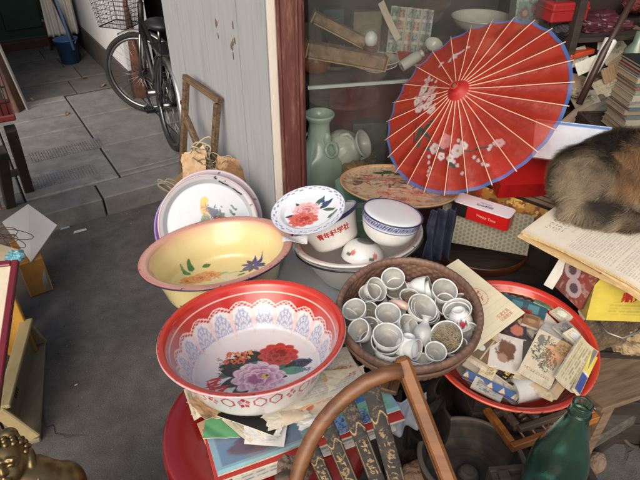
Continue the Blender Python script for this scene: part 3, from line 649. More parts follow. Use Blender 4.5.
def tealbox(x, y, w, h):
    C = fill(len(x), S(120, 150, 142)); bl(C, (np.abs(x-.5) > .42)+(np.abs(y-.5) > .44)*1., S(170, 180, 168))
    for q, (cx_, cy_) in enumerate(((.3, .55), (.68, .7), (.7, .2))): disc(C, x, y*h/w, cx_, cy_*h/w, .17, S(150, 86, 74)); disc(C, x, y*h/w, cx_+.03, cy_*h/w, .09, S(182, 160, 150))
    bl(C, (fbm(x*14, y*14, 4) > .6)*.7, S(70, 92, 90)); return C
Mx = axes(cpx(514, 30, .06), E1, Vector((0, .2, 1))); card('picture_tin', 'teal and red patterned tin above the top of the parasol', 'tin', 0, 0, 0, 0, .05, tealbox, (60, 60), M=Mx @ Matrix.Translation((0, 0, -.05)), wh=(.125, .11), edge=S(120, 130, 122))

wc_ = [S(96, 84, 62), S(70, 40, 36), S(120, 112, 92), S(60, 72, 70), S(110, 76, 50), S(86, 92, 84), S(140, 130, 110), S(56, 40, 36)]
wn_s = ['olive', 'maroon', 'pale grey', 'dark teal', 'tan', 'grey green', 'cream', 'dark brown']
for k, (x_, z_, w_, h_, d_) in enumerate(((.06, .957, .11, .16, .06), (.19, .957, .10, .11, .07), (.31, .957, .12, .19, .05), (.16, 1.068, .09, .10, .06), (.10, .361, .12, .14, .08), (.34, .361, .16, .30, .08), (.54, .361, .14, .22, .09), (.72, .361, .15, .34, .08))):
    mb = MB(); mb.box(-w_/2, w_/2, 0, d_, 0, h_, None, 0, None, .003); mb.box(-w_/2-.0015, w_/2+.0015, -.0015, d_+.0015, h_*.72, h_*.8, None, 0, None, .001)
    o = tag(mb.build('carton', mat('case_carton_'+wn_s[k].replace(' ', '_'), wc_[k], rough=.6, var=.3, vs=16, dirt=.3, ds=12), None, False, MC @ Matrix.Translation((x_, .30-(.02 if k % 2 else 0), z_)) @ RZ((k*37) % 14-7)), '%s carton at the back of the %s shelf inside the glass case' % (wn_s[k], 'upper' if z_ > .9 else 'lower'), 'box', 'cartons in the glass case')
    sg = text_obj(('福', '祥', '茶', '喜', '和', '壽', '春', '泰')[k], min(w_, h_)*.5, mat('faded_gilt', S(150, 126, 84), rough=.6), o, Matrix(((1, 0, 0, 0), (0, 0, -1, -.0004), (0, 1, 0, h_*.38), (0, 0, 0, 1))))
# ================================================================== ENAMEL WARE
enam = mat('enamel', attr='Col', rough=.17, var=.05, vs=8, coat=.5, bump=.05, bs=16, dirt=.16, dirtc=S(120, 106, 88), ds=7)
def basin_prof(R, H, rf, lip=.02, wall=.003, foot=.0):
    """outside bottom -> outside wall -> lip -> inside wall -> inside floor; tags 0 outside 1 lip 2 inside wall 3 inside floor"""
    ri = R-lip
    out = arcprof([(0, 0, 0), (rf*.6, 0, 0), (rf-.008, .0, 0), (rf+.006, .008, 0), (rf+(ri-rf)*.42, H*.34, 0), (rf+(ri-rf)*.8, H*.72, 0), (ri+.002, H-.006, 0), (R-.003, H-.003, 0)], 5)[:-1]
    rim = [(R-.001, H-.0035, 1), (R+.0008, H-.001, 1), (R, H+.002, 1), (R-.002, H+.0035, 1), (R-.005, H+.0035, 1), (ri+.006, H+.0015, 1), (ri+.001, H-.001, 1)]
    ins = arcprof([(ri-.002, H-.006, 2), (rf+(ri-rf)*.8-wall, H*.72, 2), (rf+(ri-rf)*.42-wall, H*.34+wall, 2), (rf+.004, .013, 2), (rf-.012, .0055, 3), (rf*.6, .004, 3), (0, .004, 3)], 5)
    return out+rim+ins
# --- big red basin with peonies
def red_basin_col(R, H, rf, lip):
    ri = R-lip
    red = S(184, 46, 36); wh = S(222, 218, 212)
    def f(r, z, tg, th):
        n = len(r); C = fill(n, wh); x = r*np.cos(th); y = r*np.sin(th)
        ins = tg >= 2; f_ = np.where(tg == 3, 0, np.clip((r-rf)/(ri-rf), 0, 1))
        # wall: red band above, lace scallops below
        N = 18; sc = .56+.12*np.abs(np.sin(N*th/2+.3)); D = C.copy(); D[:] = wh
        lacy = ((np.sin(N*4*th)*np.sin(f_*80) > .05)).astype(float)
        u = ((th*N/2/PI+.3*N/2/PI*2/N) % 1)-.5; fv = (f_-.03)/(sc-.13); fr_ = np.hypot(u*1.75, (fv-.05)*.92); fa = np.arctan2(fv-.05, u*1.75)
        blue = S(132, 148, 186)
        fan = (fr_ < .84)*(fv > .05)*1.; bl(D, fan*.22, S(176, 188, 214)); bl(D, fan*(np.abs(np.sin(fa*8)) > .86)*(fr_ > .2)*.55, blue)
        for q in (.3, .52, .74): bl(D, fan*(np.abs(fr_-q) < .035)*.6, blue)
        bl(D, fan*(np.hypot(np.mod(fa*8/PI, 1)-.5, (fr_-.63)*8) < .34)*.6, blue); bl(D, fan*(fr_ < .18)*.5, blue)
        bl(D, (np.abs(np.abs(u)-.47) < .03)*(f_ < sc-.08)*.45, S(226, 186, 178))
        for q in range(3): bl(D, (np.hypot((np.abs(u)-.43)*2.2, fv-.25-.3*q) < .12)*.4, S(228, 176, 170))
        bl(D, (f_ > sc-.075)*(f_ < sc)*(.35+.65*lacy), red)
        bl(D, (f_ > sc)*1., red)
        bl(D, (np.abs(f_-sc-.012) < .012)*.9, S(238, 216, 200)); bl(D, (np.abs(f_-.845) < .008)*.9, S(240, 196, 176)); bl(D, (np.abs(f_-.90) < .004)*.7, S(236, 186, 170))
        C = np.where((tg == 2)[:, None], D, C)
        # floor painting
        Fl = fill(n, S(228, 224, 218)); 
        bl(Fl, ss(.45, .7, fbm(x*14+3, y*14, 1))*.35, S(232, 190, 180)); bl(Fl, ss(.8, .98, r/rf)*.25, S(200, 208, 222))
        for q in range(10):
            a = q*2.4; leaf(Fl, x, y, .012+.085*math.cos(a)*.7-.02, -.005+.075*math.sin(a)*.6, .034, .013, a+.5, S(40, 44, 38) if q % 2 else S(60, 104, 84))
        for (lx, ly, la) in ((-.055, -.012, 2.9), (-.05, -.045, 3.6), (-.03, -.075, 4.2), (-.005, .045, 2.6), (-.03, .04, 2.9), (.1, .012, .3)): leaf(Fl, x, y, lx, ly, .036, .017, la, S(34, 36, 32))
        leaf(Fl, x, y, .085, -.012, .035, .014, .1, S(86, 150, 120)); leaf(Fl, x, y, -.01, .0, .03, .012, 2.5, S(96, 150, 128))
        peony(Fl, x, y, .048, .050, .045, S(70, 8, 12), S(158, 22, 26), S(206, 74, 58), 2, 1.15)
        peony(Fl, x, y, .008, -.032, .056, S(116, 40, 84), S(196, 112, 158), S(240, 216, 224), 5, 1.2)
        disc(Fl, x, y, .022, -.028, .009, S(206, 180, 90)); disc(Fl, x, y, .026, -.026, .004, S(60, 70, 50))
        strokes(Fl, x, y, -.058, .042, .026, .02, 44, .009, .0022, S(206, 96, 56), 1); strokes(Fl, x, y, -.05, .05, .03, .02, 16, .006, .003, S(226, 160, 90), 2)
        for q in range(4): strokes(Fl, x, y, .092+.012*q, .016+.004*(q % 2), .005, .010, 7, .007, .0013, S(60, 76, 130), 5+q); strokes(Fl, x, y, .09+.012*q, -.008, .005, .008, 6, .006, .0012, S(84, 100, 150), 15+q)
        for q in range(4): strokes(Fl, x, y, -.098+.004*q, .034-.016*q, .006, .006, 6, .006, .0011, S(112, 100, 84), 25+q)
        # loose red brush writing on the lower left
        for k, (cx, cy) in enumerate(((-.098, -.05), (-.078, -.078))):
            for s in range(4): leaf(Fl, x, y, cx, cy+.016-.011*s, .021, .004, .35+.2*(s % 2), S(206, 50, 36))
            leaf(Fl, x, y, cx+.004, cy, .026, .0035, 1.25, S(206, 50, 36)); leaf(Fl, x, y, cx-.01, cy-.004, .018, .003, 2.0, S(206, 50, 36))
        for k in range(14): a = k*1.1; bl(Fl, (np.abs(np.hypot(x+.01-.05*math.cos(a), y+.01-.05*math.sin(a))-.03) < .0012)*(hsh(np.floor(th*30), 0, k) > .5)*.4, S(80, 84, 110))
        C = np.where((tg == 3)[:, None], Fl, C)
        # outside: white with red flower and chain band
        Od = fill(n, S(214, 216, 218)); u = (th*R)/.040; h = z/H; hh = (h-.60)*2.2; pr = S(178, 30, 34)
        i = np.mod(np.floor(u), 5); fu = u-np.floor(u)-.5
        for k in range(5):                     # five petalled flower
            a = k*2*PI/5+PI/2; px_, py_ = .27*math.cos(a), .27*math.sin(a); du = (fu-px_)*math.cos(a)+(hh-py_)*math.sin(a); dv_ = -(fu-px_)*math.sin(a)+(hh-py_)*math.cos(a)
            bl(Od, (np.abs(du)/.17+np.abs(dv_)/.19 < 1)*(i == 0), pr)
        dl = np.maximum(np.abs(fu)*.9, np.abs(fu)*.55+np.abs(hh)*.9); bl(Od, (np.abs(dl-.33) < .05)*((i == 1)+(i == 2)+(i == 4)), pr)
        for (px_, py_) in ((-.2, 0), (.2, 0), (0, .22), (0, -.22)): bl(Od, (np.abs(fu-px_)+np.abs(hh-py_) < .16)*(i == 3), pr)
        bl(Od, (h > .93)*.8, S(150, 150, 180)); bl(Od, (fbm(th*9, z*40, 2) > .66)*.4, S(196, 198, 205))
        C = np.where((tg == 0)[:, None], Od, C)
        lipf = (r-ri)/lip; Lp = fill(n, S(198, 58, 40)); bl(Lp, ss(.9, 1.0, lipf)*.8, S(226, 120, 92)); bl(Lp, (fbm(th*26, r*260, 4) > .66)*(lipf > .78), S(58, 42, 40)); bl(Lp, (fbm(th*40, r*300, 9) > .70)*(lipf > .5)*.7, S(140, 30, 24)); bl(Lp, (lipf > .955)*.75, S(206, 190, 200))
        return np.where((tg == 1)[:, None], Lp, C)
    return f
rc = PD(252.3, 330.5, 1.30)
R_, H_b, rf_, lip_ = .217, .118, .150, .017
MRB = TR(rc, leanto((-.047, .115, .991))) @ Matrix.Translation((0, 0, -H_b))
rb = lathe('enamel_basin', basin_prof(R_, H_b, rf_, lip_), enam, None, 560, .0019, red_basin_col(R_, H_b, rf_, lip_), M=MRB @ RZ(0))
tag(rb, 'big red rimmed enamel basin painted with red and pink peonies on a stack of papers', 'basin')
# --- yellow basin with pink rim
def yellow_col(R, H, rf, lip):
    ri = R-lip
    def f(r, z, tg, th):
        n = len(r); C = fill(n, S(224, 208, 152)); x = r*np.cos(th); y = r*np.sin(th)
        g = ss(.93, 1.03, r/ri)*(tg >= 1); bl(C, g*.9, S(212, 148, 130)); bl(C, (tg == 1)*(z > H)*ss(.0, .3, (r-ri)/lip)*.3, S(214, 160, 138))
        bl(C, (tg == 1)*ss(.45, .98, (r-ri)/lip)*.6, S(206, 128, 116))
        bl(C, ((tg == 1)*((r-ri)/lip > .962)), S(46, 34, 66))
        bl(C, (tg == 0)*ss(.85, 1., z/H)*.5, S(214, 170, 130)); bl(C, (tg == 0)*(fbm(th*7, z*30, 4) > .6)*(z < .03)*.8, S(150, 130, 70)); bl(C, (tg == 0)*(fbm(th*20, z*80, 6) > .68)*(z < .035), S(50, 44, 34))
        bl(C, (tg >= 2)*ss(.3, .7, fbm(x*5, y*5, 2))*.12, S(238, 214, 160))
        # bouquet on the near inside wall and floor
        q = lambda u, v: onplane(MYB, u, v, .012); ins = tg >= 2; E_ = C.copy()
        for (u, v, L, W, a, c) in ((191, 268, .020, .014, 1.9, S(60, 120, 70)), (206, 264, .022, .016, .6, S(52, 110, 66)), (186, 272, .026, .011, 2.7, S(80, 136, 80)), (214, 277, .026, .010, .5, S(84, 130, 76)), (222, 271, .03, .009, .3, S(150, 176, 130)), (228, 275, .05, .006, .12, S(190, 190, 150)), (234, 270, .045, .005, .2, S(160, 186, 170)), (241, 272, .02, .007, .5, S(60, 110, 80))): X0, Y0 = q(u, v); leaf(E_, x, y, X0, Y0, L*.72, W*.8, a, c)
        for (u, v, r0, k) in ((207, 274, .034, 3), (192, 278, .03, 7), (199, 276, .026, 9)): X0, Y0 = q(u, v); peony(E_, x, y, X0, Y0, r0, S(150, 50, 26), S(206, 96, 52), S(232, 176, 110), k, 1.5)
        X0, Y0 = q(222, 276); strokes(E_, x, y, X0, Y0, .035, .012, 18, .014, .004, S(224, 214, 190), 3)
        X0, Y0 = q(253, 263)
        for k in range(9): a = k*.75; leaf(E_, x, y, X0+.022*math.cos(a), Y0+.024*math.sin(a), .021, .008, a, S(36, 48, 130) if k % 3 else S(24, 30, 84))
        X0, Y0 = q(245, 268); leaf(E_, x, y, X0, Y0, .022, .006, .4, S(50, 70, 110)); X0, Y0 = q(236, 278); strokes(E_, x, y, X0, Y0, .02, .004, 14, .006, .0013, S(60, 64, 60), 8)
        C = np.where(ins[:, None], E_, C)
        bl(C, ((tg == 1)*(fbm(th*30, r*200, 8) > .70)*((r-ri)/lip > .7)), S(60, 46, 46))
        return C
    return f
yc_ = PD(216.5, 249.5, 1.70); Ry = .234
MYB = TR(yc_, leanto((-.103, .145, .984))) @ Matrix.Translation((0, 0, -.125))
tag(lathe('enamel_basin', basin_prof(Ry, .125, .165, .03), enam, None, 420, .0026, yellow_col(Ry, .125, .165, .03), M=MYB), 'yellow enamel basin with pink rim and blue flower behind the red one', 'basin')
# --- support under the yellow basin
base_y = yc_+Vector((0, .0, -.135))
def crate(name, lab, cat, cx, cy, w, d, z0, z1, m, rot=0, slats=True):
    mb = MB(); t = .014
    for x0, x1, y0, y1 in ((-w/2, w/2, -d/2, -d/2+t), (-w/2, w/2, d/2-t, d/2), (-w/2, -w/2+t, -d/2+t, d/2-t), (w/2-t, w/2, -d/2+t, d/2-t)):
        k = max(1, int((z1-z0)/.1)); hh = (z1-z0)/k
        for q in range(k): mb.box(x0, x1, y0, y1, z0+q*hh+.004, z0+(q+1)*hh-.004, None, 0, None, .002)
    for sx in (-1, 1):
        for sy in (-1, 1): mb.box(sx*(w/2-t-.012)-.012, sx*(w/2-t-.012)+.012, sy*(d/2-t-.012)-.012, sy*(d/2-t-.012)+.012, z0, z1-.001)
    mb.box(-w/2+t, w/2-t, -d/2+t, d/2-t, z1-.03, z1-.018); mb.box(-w/2, w/2, -d/2, d/2, z0-.001, z0+.004)
    return tag(mb.build(name, m, None, False, TR((cx, cy, 0), RZ(rot))), lab, cat)
dwood = wood('shade_dark_wood', S(54, 44, 37), S(27, 22, 19), rough=.8)  # wood colour darkened to deepen the shadows beneath the goods
crate('wooden_crate', 'dark slatted crate carrying the yellow basin', 'crate', base_y.x+.02, base_y.y+.02, .3, .3, .005, base_y.z-.037, dwood, 12)
# --- trays leaning behind
def tray_col(R, inner, rimc, edgec, paint):
    def f(r, z, tg, th):
        C = fill(len(r), inner); bl(C, (r > R*.86)*1., rimc); bl(C, (np.abs(r/R-.84) < .010)*.5, S(140, 134, 142)); bl(C, (r/R > .965), edgec); bl(C, (tg == 0), S(150, 140, 150))
        x = r*np.cos(th); y = (r*np.sin(th)-.042)
        if paint:
            bl(C, ss(.3, .9, fbm(x*9, y*9, 1))*.2, S(190, 200, 214))
            leaf(C, x, y, -.012, .02, .05, .017, 1.75, S(206, 160, 70)); disc(C, x, y, -.008, .06, .017, S(222, 170, 60)); leaf(C, x, y, -.012, -.02, .026, .02, 1.6, S(110, 150, 120))
            leaf(C, x, y, .03, .0, .05, .017, 2.4, S(40, 54, 90)); leaf(C, x, y, .05, -.012, .026, .014, .4, S(70, 110, 100)); disc(C, x, y, .04, -.03, .02, S(190, 56, 56)); disc(C, x, y, .065, -.028, .014, S(176, 60, 56))
            if paint: strokes(C, x, y, -.008, .0, .014, .05, 26, .010, .0025, S(150, 104, 50), 3); strokes(C, x, y, .035, .0, .03, .03, 26, .010, .0022, S(30, 40, 66), 5); strokes(C, x, y, .05, -.03, .03, .014, 22, .007, .002, S(140, 40, 40), 6); strokes(C, x, y, -.012, -.025, .03, .02, 22, .009, .002, S(80, 116, 92), 7)
        for (px, py) in ((-.1, -.07), (-.07, -.055), (.1, .0), (.11, .02), (-.085, -.095)): leaf(C, x, y, px, py, .018, .005, px*20, S(70, 104, 74)); disc(C, x, y, px+.01, py-.01, .006, S(60, 70, 60))
        bl(C, (tg >= 1)*(r/R > .86)*(np.abs(th-.95) < .3)*(np.abs(r/R-.89-.03*np.sin(th*5)) < .014), S(36, 32, 34)); bl(C, (fbm(th*9, r*30, 4) > .72)*(r/R > .9), S(70, 60, 62))
        return C
    return f
def tray_prof(R): return [(0, 0, 0), (R*.83, 0, 0), (R*.90, .012, 0), (R*.985, .017, 0), (R, .019, 1), (R, .022, 1), (R*.985, .023, 1), (R*.90, .018, 1), (R*.85, .008, 1), (R*.825, .004, 1), (0, .004, 1)]
def tray(c, R, n, lab, inner, rimc, edgec, paint, seg=260, ds=.004):
    M = axes(c, Vector((1, .18, 0)), z=Vector(n)); return tag(lathe('enamel_tray', tray_prof(R), enam, None, seg, ds, tray_col(R, inner, rimc, edgec, paint), M=M), lab, 'tray', 'enamel trays leaning by the plank wall')
nrm = Vector((.06, -.86, .52))
tray(PD(209, 224, 2.42), .213, nrm, 'front round enamel tray with a yellow bird painted on pale ground', S(188, 192, 200), S(186, 186, 190), S(176, 150, 152), True)
tray(PD(213, 219, 2.49), .218, nrm+Vector((.02, 0, -.05)), 'middle round enamel tray, lavender rim showing above the bird tray', S(206, 202, 206), S(198, 188, 194), S(180, 160, 166), False, 160, .01)
tray(PD(203, 228, 2.545), .214, nrm+Vector((-.02, 0, -.03)), 'rearmost enamel tray with a purple edge showing at its left', S(150, 120, 170), S(120, 84, 150), S(96, 56, 140), False, 160, .01)
# paper bundles and twine above the trays
pap = mat('brown_paper', S(176, 146, 112), rough=.85, var=.18, vs=12, bump=.4, bs=40)
def crumple(name, lab, cat, c, rx, ry, rz, m, k, amp=.45, rot=None):
    def fn(d): 
        return 1+amp*(float(fbm(np.array([d.x*2.3+k]), np.array([d.y*2.3+d.z*1.7+k*2]), k)[0])-.5)*2+amp*.35*(abs(float(vn(np.array([d.x*5+d.z*2+k]), np.array([d.y*5-d.z*3+k]), k+1)[0])-.5)-.25)
    mb = MB(); mb.ell((0, 0, 0), rx, ry, rz, 44, 26, None, 0, None, fn); return tag(mb.build(name, m, None, False, TR(c, rot)), lab, cat)
def flag(lab, c, ex, ey, w_, h_, cc, k, amp=.03):
    o = card('paper_wad', lab, 'paper', 0, 0, 0, 0, .0015, lambda x, y, w, h: fill(len(x), cc)*(1-.15+.3*fbm(x*6+k, y*6, k))[:, None], (44, 44), lambda x, y: amp*(fbm(x*2.6+k, y*2.6, k)-.5)*2+amp*.5*np.abs(fbm(x*6+k, y*6, k+4)-.5), M=axes(c, ex, ey), wh=(w_, h_), edge=cc, group='old papers stuffed above the trays', rough=.85, matname='wrapping_paper')
    for v in o.data.vertices:
        fx, fy = v.co.x/w_, v.co.y/h_; n1 = float(fbm(np.array([fy*5+k]), np.array([k*1.3]), 1)[0]); n2 = float(fbm(np.array([fx*5+k*2]), np.array([k*2.3]), 2)[0]); v.co.x = w_*(.5+(fx-.5)*(.85+.3*n1)); v.co.y = h_*(.5+(fy-.5)*(.85+.3*n2))
flag('tan crumpled wrapping paper behind the top left of the trays', PD(184, 186, 2.70), (1, -.1, .1), (.1, .4, .9), .12, .15, S(186, 156, 120), 3, .018)
flag('pale tan paper fold standing just under the coil of twine', PD(196, 182, 2.73), (1, .1, .35), (-.2, .4, .9), .10, .15, S(204, 178, 142), 6, .018)
flag('brown paper strip slanting down at the right of the trays', PD(222, 172, 2.68), (.8, -.1, -.6), (.5, .4, .8), .16, .07, S(140, 104, 72), 9, .012)
flag('light brown paper corner between the twine and the slanting strip', PD(214, 180, 2.72), (1, .0, -.2), (.2, .4, .9), .11, .12, S(176, 140, 102), 12, .018)
tw = mat('straw_twine', S(168, 158, 132), rough=.9, var=.2)
def tangle(name, lab, c, n, R, r, k, squash=.6, m=tw):
    rr = random.Random(k); mb = MB()
    p = []; ph = [rr.uniform(0, 6) for _ in range(6)]
    for i in range(n*14):
        t = i/14*2*PI; s = 1-.35*math.sin(t*.31+ph[0])
        p.append((R*s*math.cos(t*1.03+ph[1])+R*.5*math.sin(t*.17+ph[2]), R*.5*math.sin(t*.61+ph[3]), R*squash*s*math.sin(t*.97+ph[4])+R*.4*math.cos(t*.23)))
    mb.tube(p, r, 5); return tag(mb.build(name, m, None, True, TR(c)), lab, 'twine')
tangle('twine_coil', 'tangled pale twine above the trays below the bare window frame', PD(203, 153, 2.74), 7, .045, .0045, 1, 1.1)
tangle('twine_coil', 'thin dark twigs and string mixed into the papers above the trays', PD(208, 168, 2.70), 8, .055, .0022, 5, 1.0, mat('twig_grey', S(112, 98, 78), rough=.9, var=.3))
tangle('twine_coil', 'pale string hanging down beside the right foot of the window frame', PD(221, 166, 2.72), 5, .035, .0028, 8, 1.3)
tangle('twine_coil', 'loose coil of grey twine at the left edge of the trays', PD(170, 189, 2.66), 6, .04, .005, 2, .9, mat('grey_twine', S(128, 122, 104), rough=.9))
mb = MB(); mb.box(-.05, .24, -.09, .08, 0, .34, None, 0, None, .004); q = PD(205, 192, 2.78)
tag(mb.build('cardboard_box', mat('cardboard', S(140, 112, 80), rough=.85, var=.12, vs=6, bump=.2), None, False, TR((q.x-.1, q.y+.1, .001), RZ(-20))), 'old cardboard box hidden behind the leaning trays', 'box')
# ================================================================== BOWLS IN THE MIDDLE
navy = S(38, 46, 96)
def white_bowl_col(R, H, band=None, rimc=navy, inside=None, extra=None, lip=.012):
    def f(r, z, tg, th):
        C = fill(len(r), S(222, 222, 218)); x = r*np.cos(th); y = r*np.sin(th)
        if inside is not None: bl(C, (tg >= 2)*1., inside)
        if extra: extra(C, x, y, z, tg, th, r)
        bl(C, (tg == 1)*(r > R-.004)*1., rimc); bl(C, (vn(th*60, r*300, 3) > .93)*(tg == 1), S(50, 46, 60)); return C
    return f
bb_ = PD(356.8, 233.5, 1.80); BR = leanto((-.113, .12, .988))
def big_extra(C, x, y, z, tg, th, r):
    bl(C, (tg == 1)*(r > .186)*(r < .204), S(226, 190, 176)); bl(C, (tg == 2)*ss(.05, .11, z), S(226, 186, 168)); bl(C, (tg == 0)*(z > .118), S(230, 230, 228))
    m = (tg == 0)*(np.abs(th-4.45) < .16)*(np.abs(z-.075) < .022); bl(C, m*(glyph(th*.2, z, .011, 4.)*.55), S(220, 160, 150)); bl(C, (tg == 0)*(fbm(th*8, z*30, 7) > .63)*.25, S(180, 176, 170))
tag(lathe('enamel_basin', basin_prof(.2095, .13, .135, .022), enam, None, 300, .004, white_bowl_col(.2095, .13, None, S(226, 226, 224), S(232, 222, 214), big_extra), M=TR(bb_, BR) @ Matrix.Translation((0, 0, -.13))), 'large white enamel basin with pink inside holding smaller bowls', 'basin')
tag(lathe('enamel_basin', basin_prof(.2095, .124, .130, .018), enam, None, 200, .006, white_bowl_col(.2095, .124, None, S(30, 30, 44)), M=TR(bb_, BR) @ Matrix.Translation((0, 0, -.1405))), 'second white enamel basin with black edge nested under the pink lined basin', 'basin')
# white bowl with red characters, its mouth tipped back; a flowered plate leans over it
def mt(c, n, roll=0.): return TR(c, leanto(n) @ RZ(roll))
def redbowl(C, x, y, z, tg, th, r): bl(C, (tg == 0)*(z > .088), navy)
cb = PD(331, 228, 1.775); nb = Vector((-.40, .30, .86))
MBW = mt(cb, nb) @ Matrix.Translation((0, 0, -.055))
rbw = lathe('enamel_bowl', basin_prof(.108, .098, .066, .010), enam, None, 200, .004, white_bowl_col(.108, .098, None, navy, None, redbowl), M=MBW)
tag(rbw, 'white enamel bowl with five red characters on its side under the flowered plate', 'bowl')
redink = mat('red_ink', S(176, 36, 34), rough=.4, var=.1)
def bowl_text(body, size, th0, z0, prof_r, tilt_dr, parent, m, gap=.0012, rise=0.):
    """bend flat lettering round the outside wall of a bowl"""
    def warp(co):
        z = z0+co.y+rise*co.x; r = prof_r(z)+gap; a = th0+co.x/prof_r(z0); return Vector((r*math.cos(a), r*math.sin(a), z))
    return text_obj(body, size, m, parent, Matrix.Identity(4), 'lettering', warp, .0006)
def prof_at(prof):
    pr = [(z, r) for r, z, t in prof if t == 0]; zs_ = [a for a, b in pr]; rs_ = [b for a, b in pr]
    o_ = np.argsort(zs_); zz = np.array(zs_)[o_]; rr = np.array(rs_)[o_]
    return lambda z: float(np.interp(z, zz, rr))
inv = MBW.inverted(); tp = inv @ CAM; tha = math.atan2(tp.y, tp.x)
bowl_text('青年科学社', .022, tha+.02, .058, prof_at(basin_prof(.108, .098, .066, .010)), 0, rbw, redink)
def plate_col(R):
    def f(r, z, tg, th):
        C = fill(len(r), S(226, 228, 230)); x = r*np.cos(th); y = r*np.sin(th)
        if True:
            b = ((r/R > .86)*(r/R < .95)*(np.sin(th*22)*np.sin(r/R*60+th*3) > .15)); bl(C, b*.8*(tg >= 1), S(110, 130, 176)); bl(C, (r/R > .975)*(tg >= 1)*.5, S(120, 130, 160)); bl(C, (np.abs(r/R-.80) < .006)*.35, S(150, 160, 180))
            for k, (lx, ly, a) in enumerate(((.05, .02, .5), (.065, .0, -.2), (-.03, .035, 2.2), (.03, .04, 1.2), (-.055, -.01, 3.2), (.04, .05, .9), (.06, .035, .3), (.075, -.03, .6))): leaf(C, x, y, lx, ly, .022, .008, a, S(60, 100, 84) if k % 2 else S(44, 64, 84))
            peony(C, x, y, -.008, .012, .04, S(150, 60, 70), S(222, 140, 140), S(238, 204, 200), 3, 1.2); peony(C, x, y, -.018, -.032, .036, S(110, 16, 20), S(196, 50, 48), S(226, 120, 100), 8, 1.4)
            disc(C, x, y, .045, .045, .008, S(50, 70, 130)); disc(C, x, y, .058, .028, .007, S(50, 70, 130))
        bl(C, (tg == 0), S(200, 200, 200)); return C
    return f
npl = Vector((-.26, -.30, .92))
pl = lathe('enamel_plate', [(0, 0, 0), (.075, 0, 0), (.09, .010, 0), (.117, .016, 0), (.119, .018, 1), (.117, .0195, 1), (.09, .014, 1), (.078, .005, 1), (0, .003, 1)], enam, None, 260, .0022, plate_col(.119), M=mt(PD(309, 213.2, 1.66), Vector((-.17, -.124, .978))) @ Matrix.Scale(.94, 4))
tag(pl, 'white enamel plate with red roses leaning on the bowl beside the yellow basin', 'plate')
# torn label at the lip of the plate
Mx = axes(PD(282, 242, 1.60), PD(307, 243, 1.60)-PD(282, 242, 1.60), PD(283, 235, 1.63)-PD(282, 242, 1.60)); card('paper_label', 'small white paper label stuck between the flowered plate and yellow basin', 'label', 0, 0, 0, 0, .0012, lambda x, y, w, h: (lambda C: (bl(C, glyph(x*w, y*h, .006, 1.)*.3*(x < .7), S(120, 130, 160)), C)[1])(fill(len(x), S(222, 222, 224))), (24, 18), lambda x, y: .004*np.sin(x*5+y*3), M=Mx, wh=(.072, .034), edge=S(205, 205, 205))
# lidded white pot with blue bands
def pot_extra(C, x, y, z, tg, th, r):
    bl(C, (tg == 0)*((np.abs(z-.080) < .0065)*(.75+.25*np.sign(np.sin(th*90+z*500)))+(np.abs(z-.064) < .0025)), S(44, 56, 120)); bl(C, (tg == 0)*(np.abs(z-.0705) < .002)*.8, S(150, 160, 200))
pc = PD(393, 212.5, 1.60); MP = mt(pc, Vector((.17, .083, .978))) @ Matrix.Scale(.964, 4)
pt = lathe('enamel_pot', arcprof([(0, 0, 0), (.03, 0, 0), (.052, .004, 0), (.072, .022, 0), (.083, .05, 0), (.088, .075, 0), (.0895, .088, 0), (.092, .090, 1), (.0915, .093, 1), (.088, .093, 1), (.085, .085, 2), (.078, .05, 2), (.066, .024, 2), (.045, .008, 3), (0, .006, 3)], 4), enam, None, 160, .004, white_bowl_col(.09, .092, None, navy, None, pot_extra), M=MP @ Matrix.Translation((0, 0, -.092)))
tag(pt, 'white lidded enamel pot with blue bands under the edge of the painted round tray', 'pot')
lid = lathe('lid', arcprof([(0, .006, 0), (.04, .0055, 0), (.07, .004, 0), (.083, .001, 0), (.086, -.002, 0), (.086, -.005, 1), (.05, -.006, 1), (0, -.006, 1)], 4), mat('white_enamel', S(222, 222, 220), rough=.25, var=.05, coat=.4), pt, 72, M=Matrix.Translation((0, 0, .0935)))
def small_bowl(C, x, y, z, tg, th, r):
    for k in range(5):
        a = 1.2*k; 
        bl(C, (tg == 0)*(np.hypot((np.mod(th-a+PI, 2*PI)-PI)*.06, z-.028) < .008), S(204, 120, 110)); bl(C, (tg == 0)*(np.hypot((np.mod(th-a-.2+PI, 2*PI)-PI)*.06, (z-.036)*1.6) < .009), S(80, 110, 84))
    bl(C, (tg == 0)*(z < .004), S(120, 118, 116))
sbp = PD(364, 251, 1.70)
tag(lathe('enamel_bowl', arcprof([(0, 0, 0), (.02, .001, 0), (.045, .012, 0), (.062, .034, 0), (.066, .055, 0), (.066, .06, 1), (.063, .06, 2), (.058, .036, 2), (.04, .016, 2), (0, .008, 3)], 5), enam, None, 120, .004, white_bowl_col(.066, .06, None, S(160, 160, 170), None, small_bowl), M=mt(sbp, Vector((-.15, -.25, -.95))) @ Matrix.Translation((0, 0, -.035))), 'small white bowl with tiny flowers turned upside down in the big white basin', 'bowl')
# grey enamel tray under the big basin
gt = bb_+Vector((-.03, -.06, -.15))
mb = MB(); mb.box(-.24, .2, -.21, .2, 0, .006, None, 0, None, .002)
for a in ((-.24, -.228, -.21, .2), (.188, .2, -.21, .2), (-.228, .188, -.21, -.198), (-.228, .188, .188, .2)): mb.box(*a, .0061, .02, None, 0, None, .003)
o = tag(mb.build('metal_tray', mat('grey_enamel', S(176, 180, 184), rough=.3, var=.12, vs=6, dirt=.5, dirtc=S(100, 96, 90)), None, False, TR(gt, RZ(-10))), 'grey white rectangular enamel tray under the large white basin', 'tray')
mb = MB(); mb.box(-.241, .201, -.2115, -.2095, .004, .01); mb.build('blue_edge', mat('navy_edge', navy, rough=.3), o)
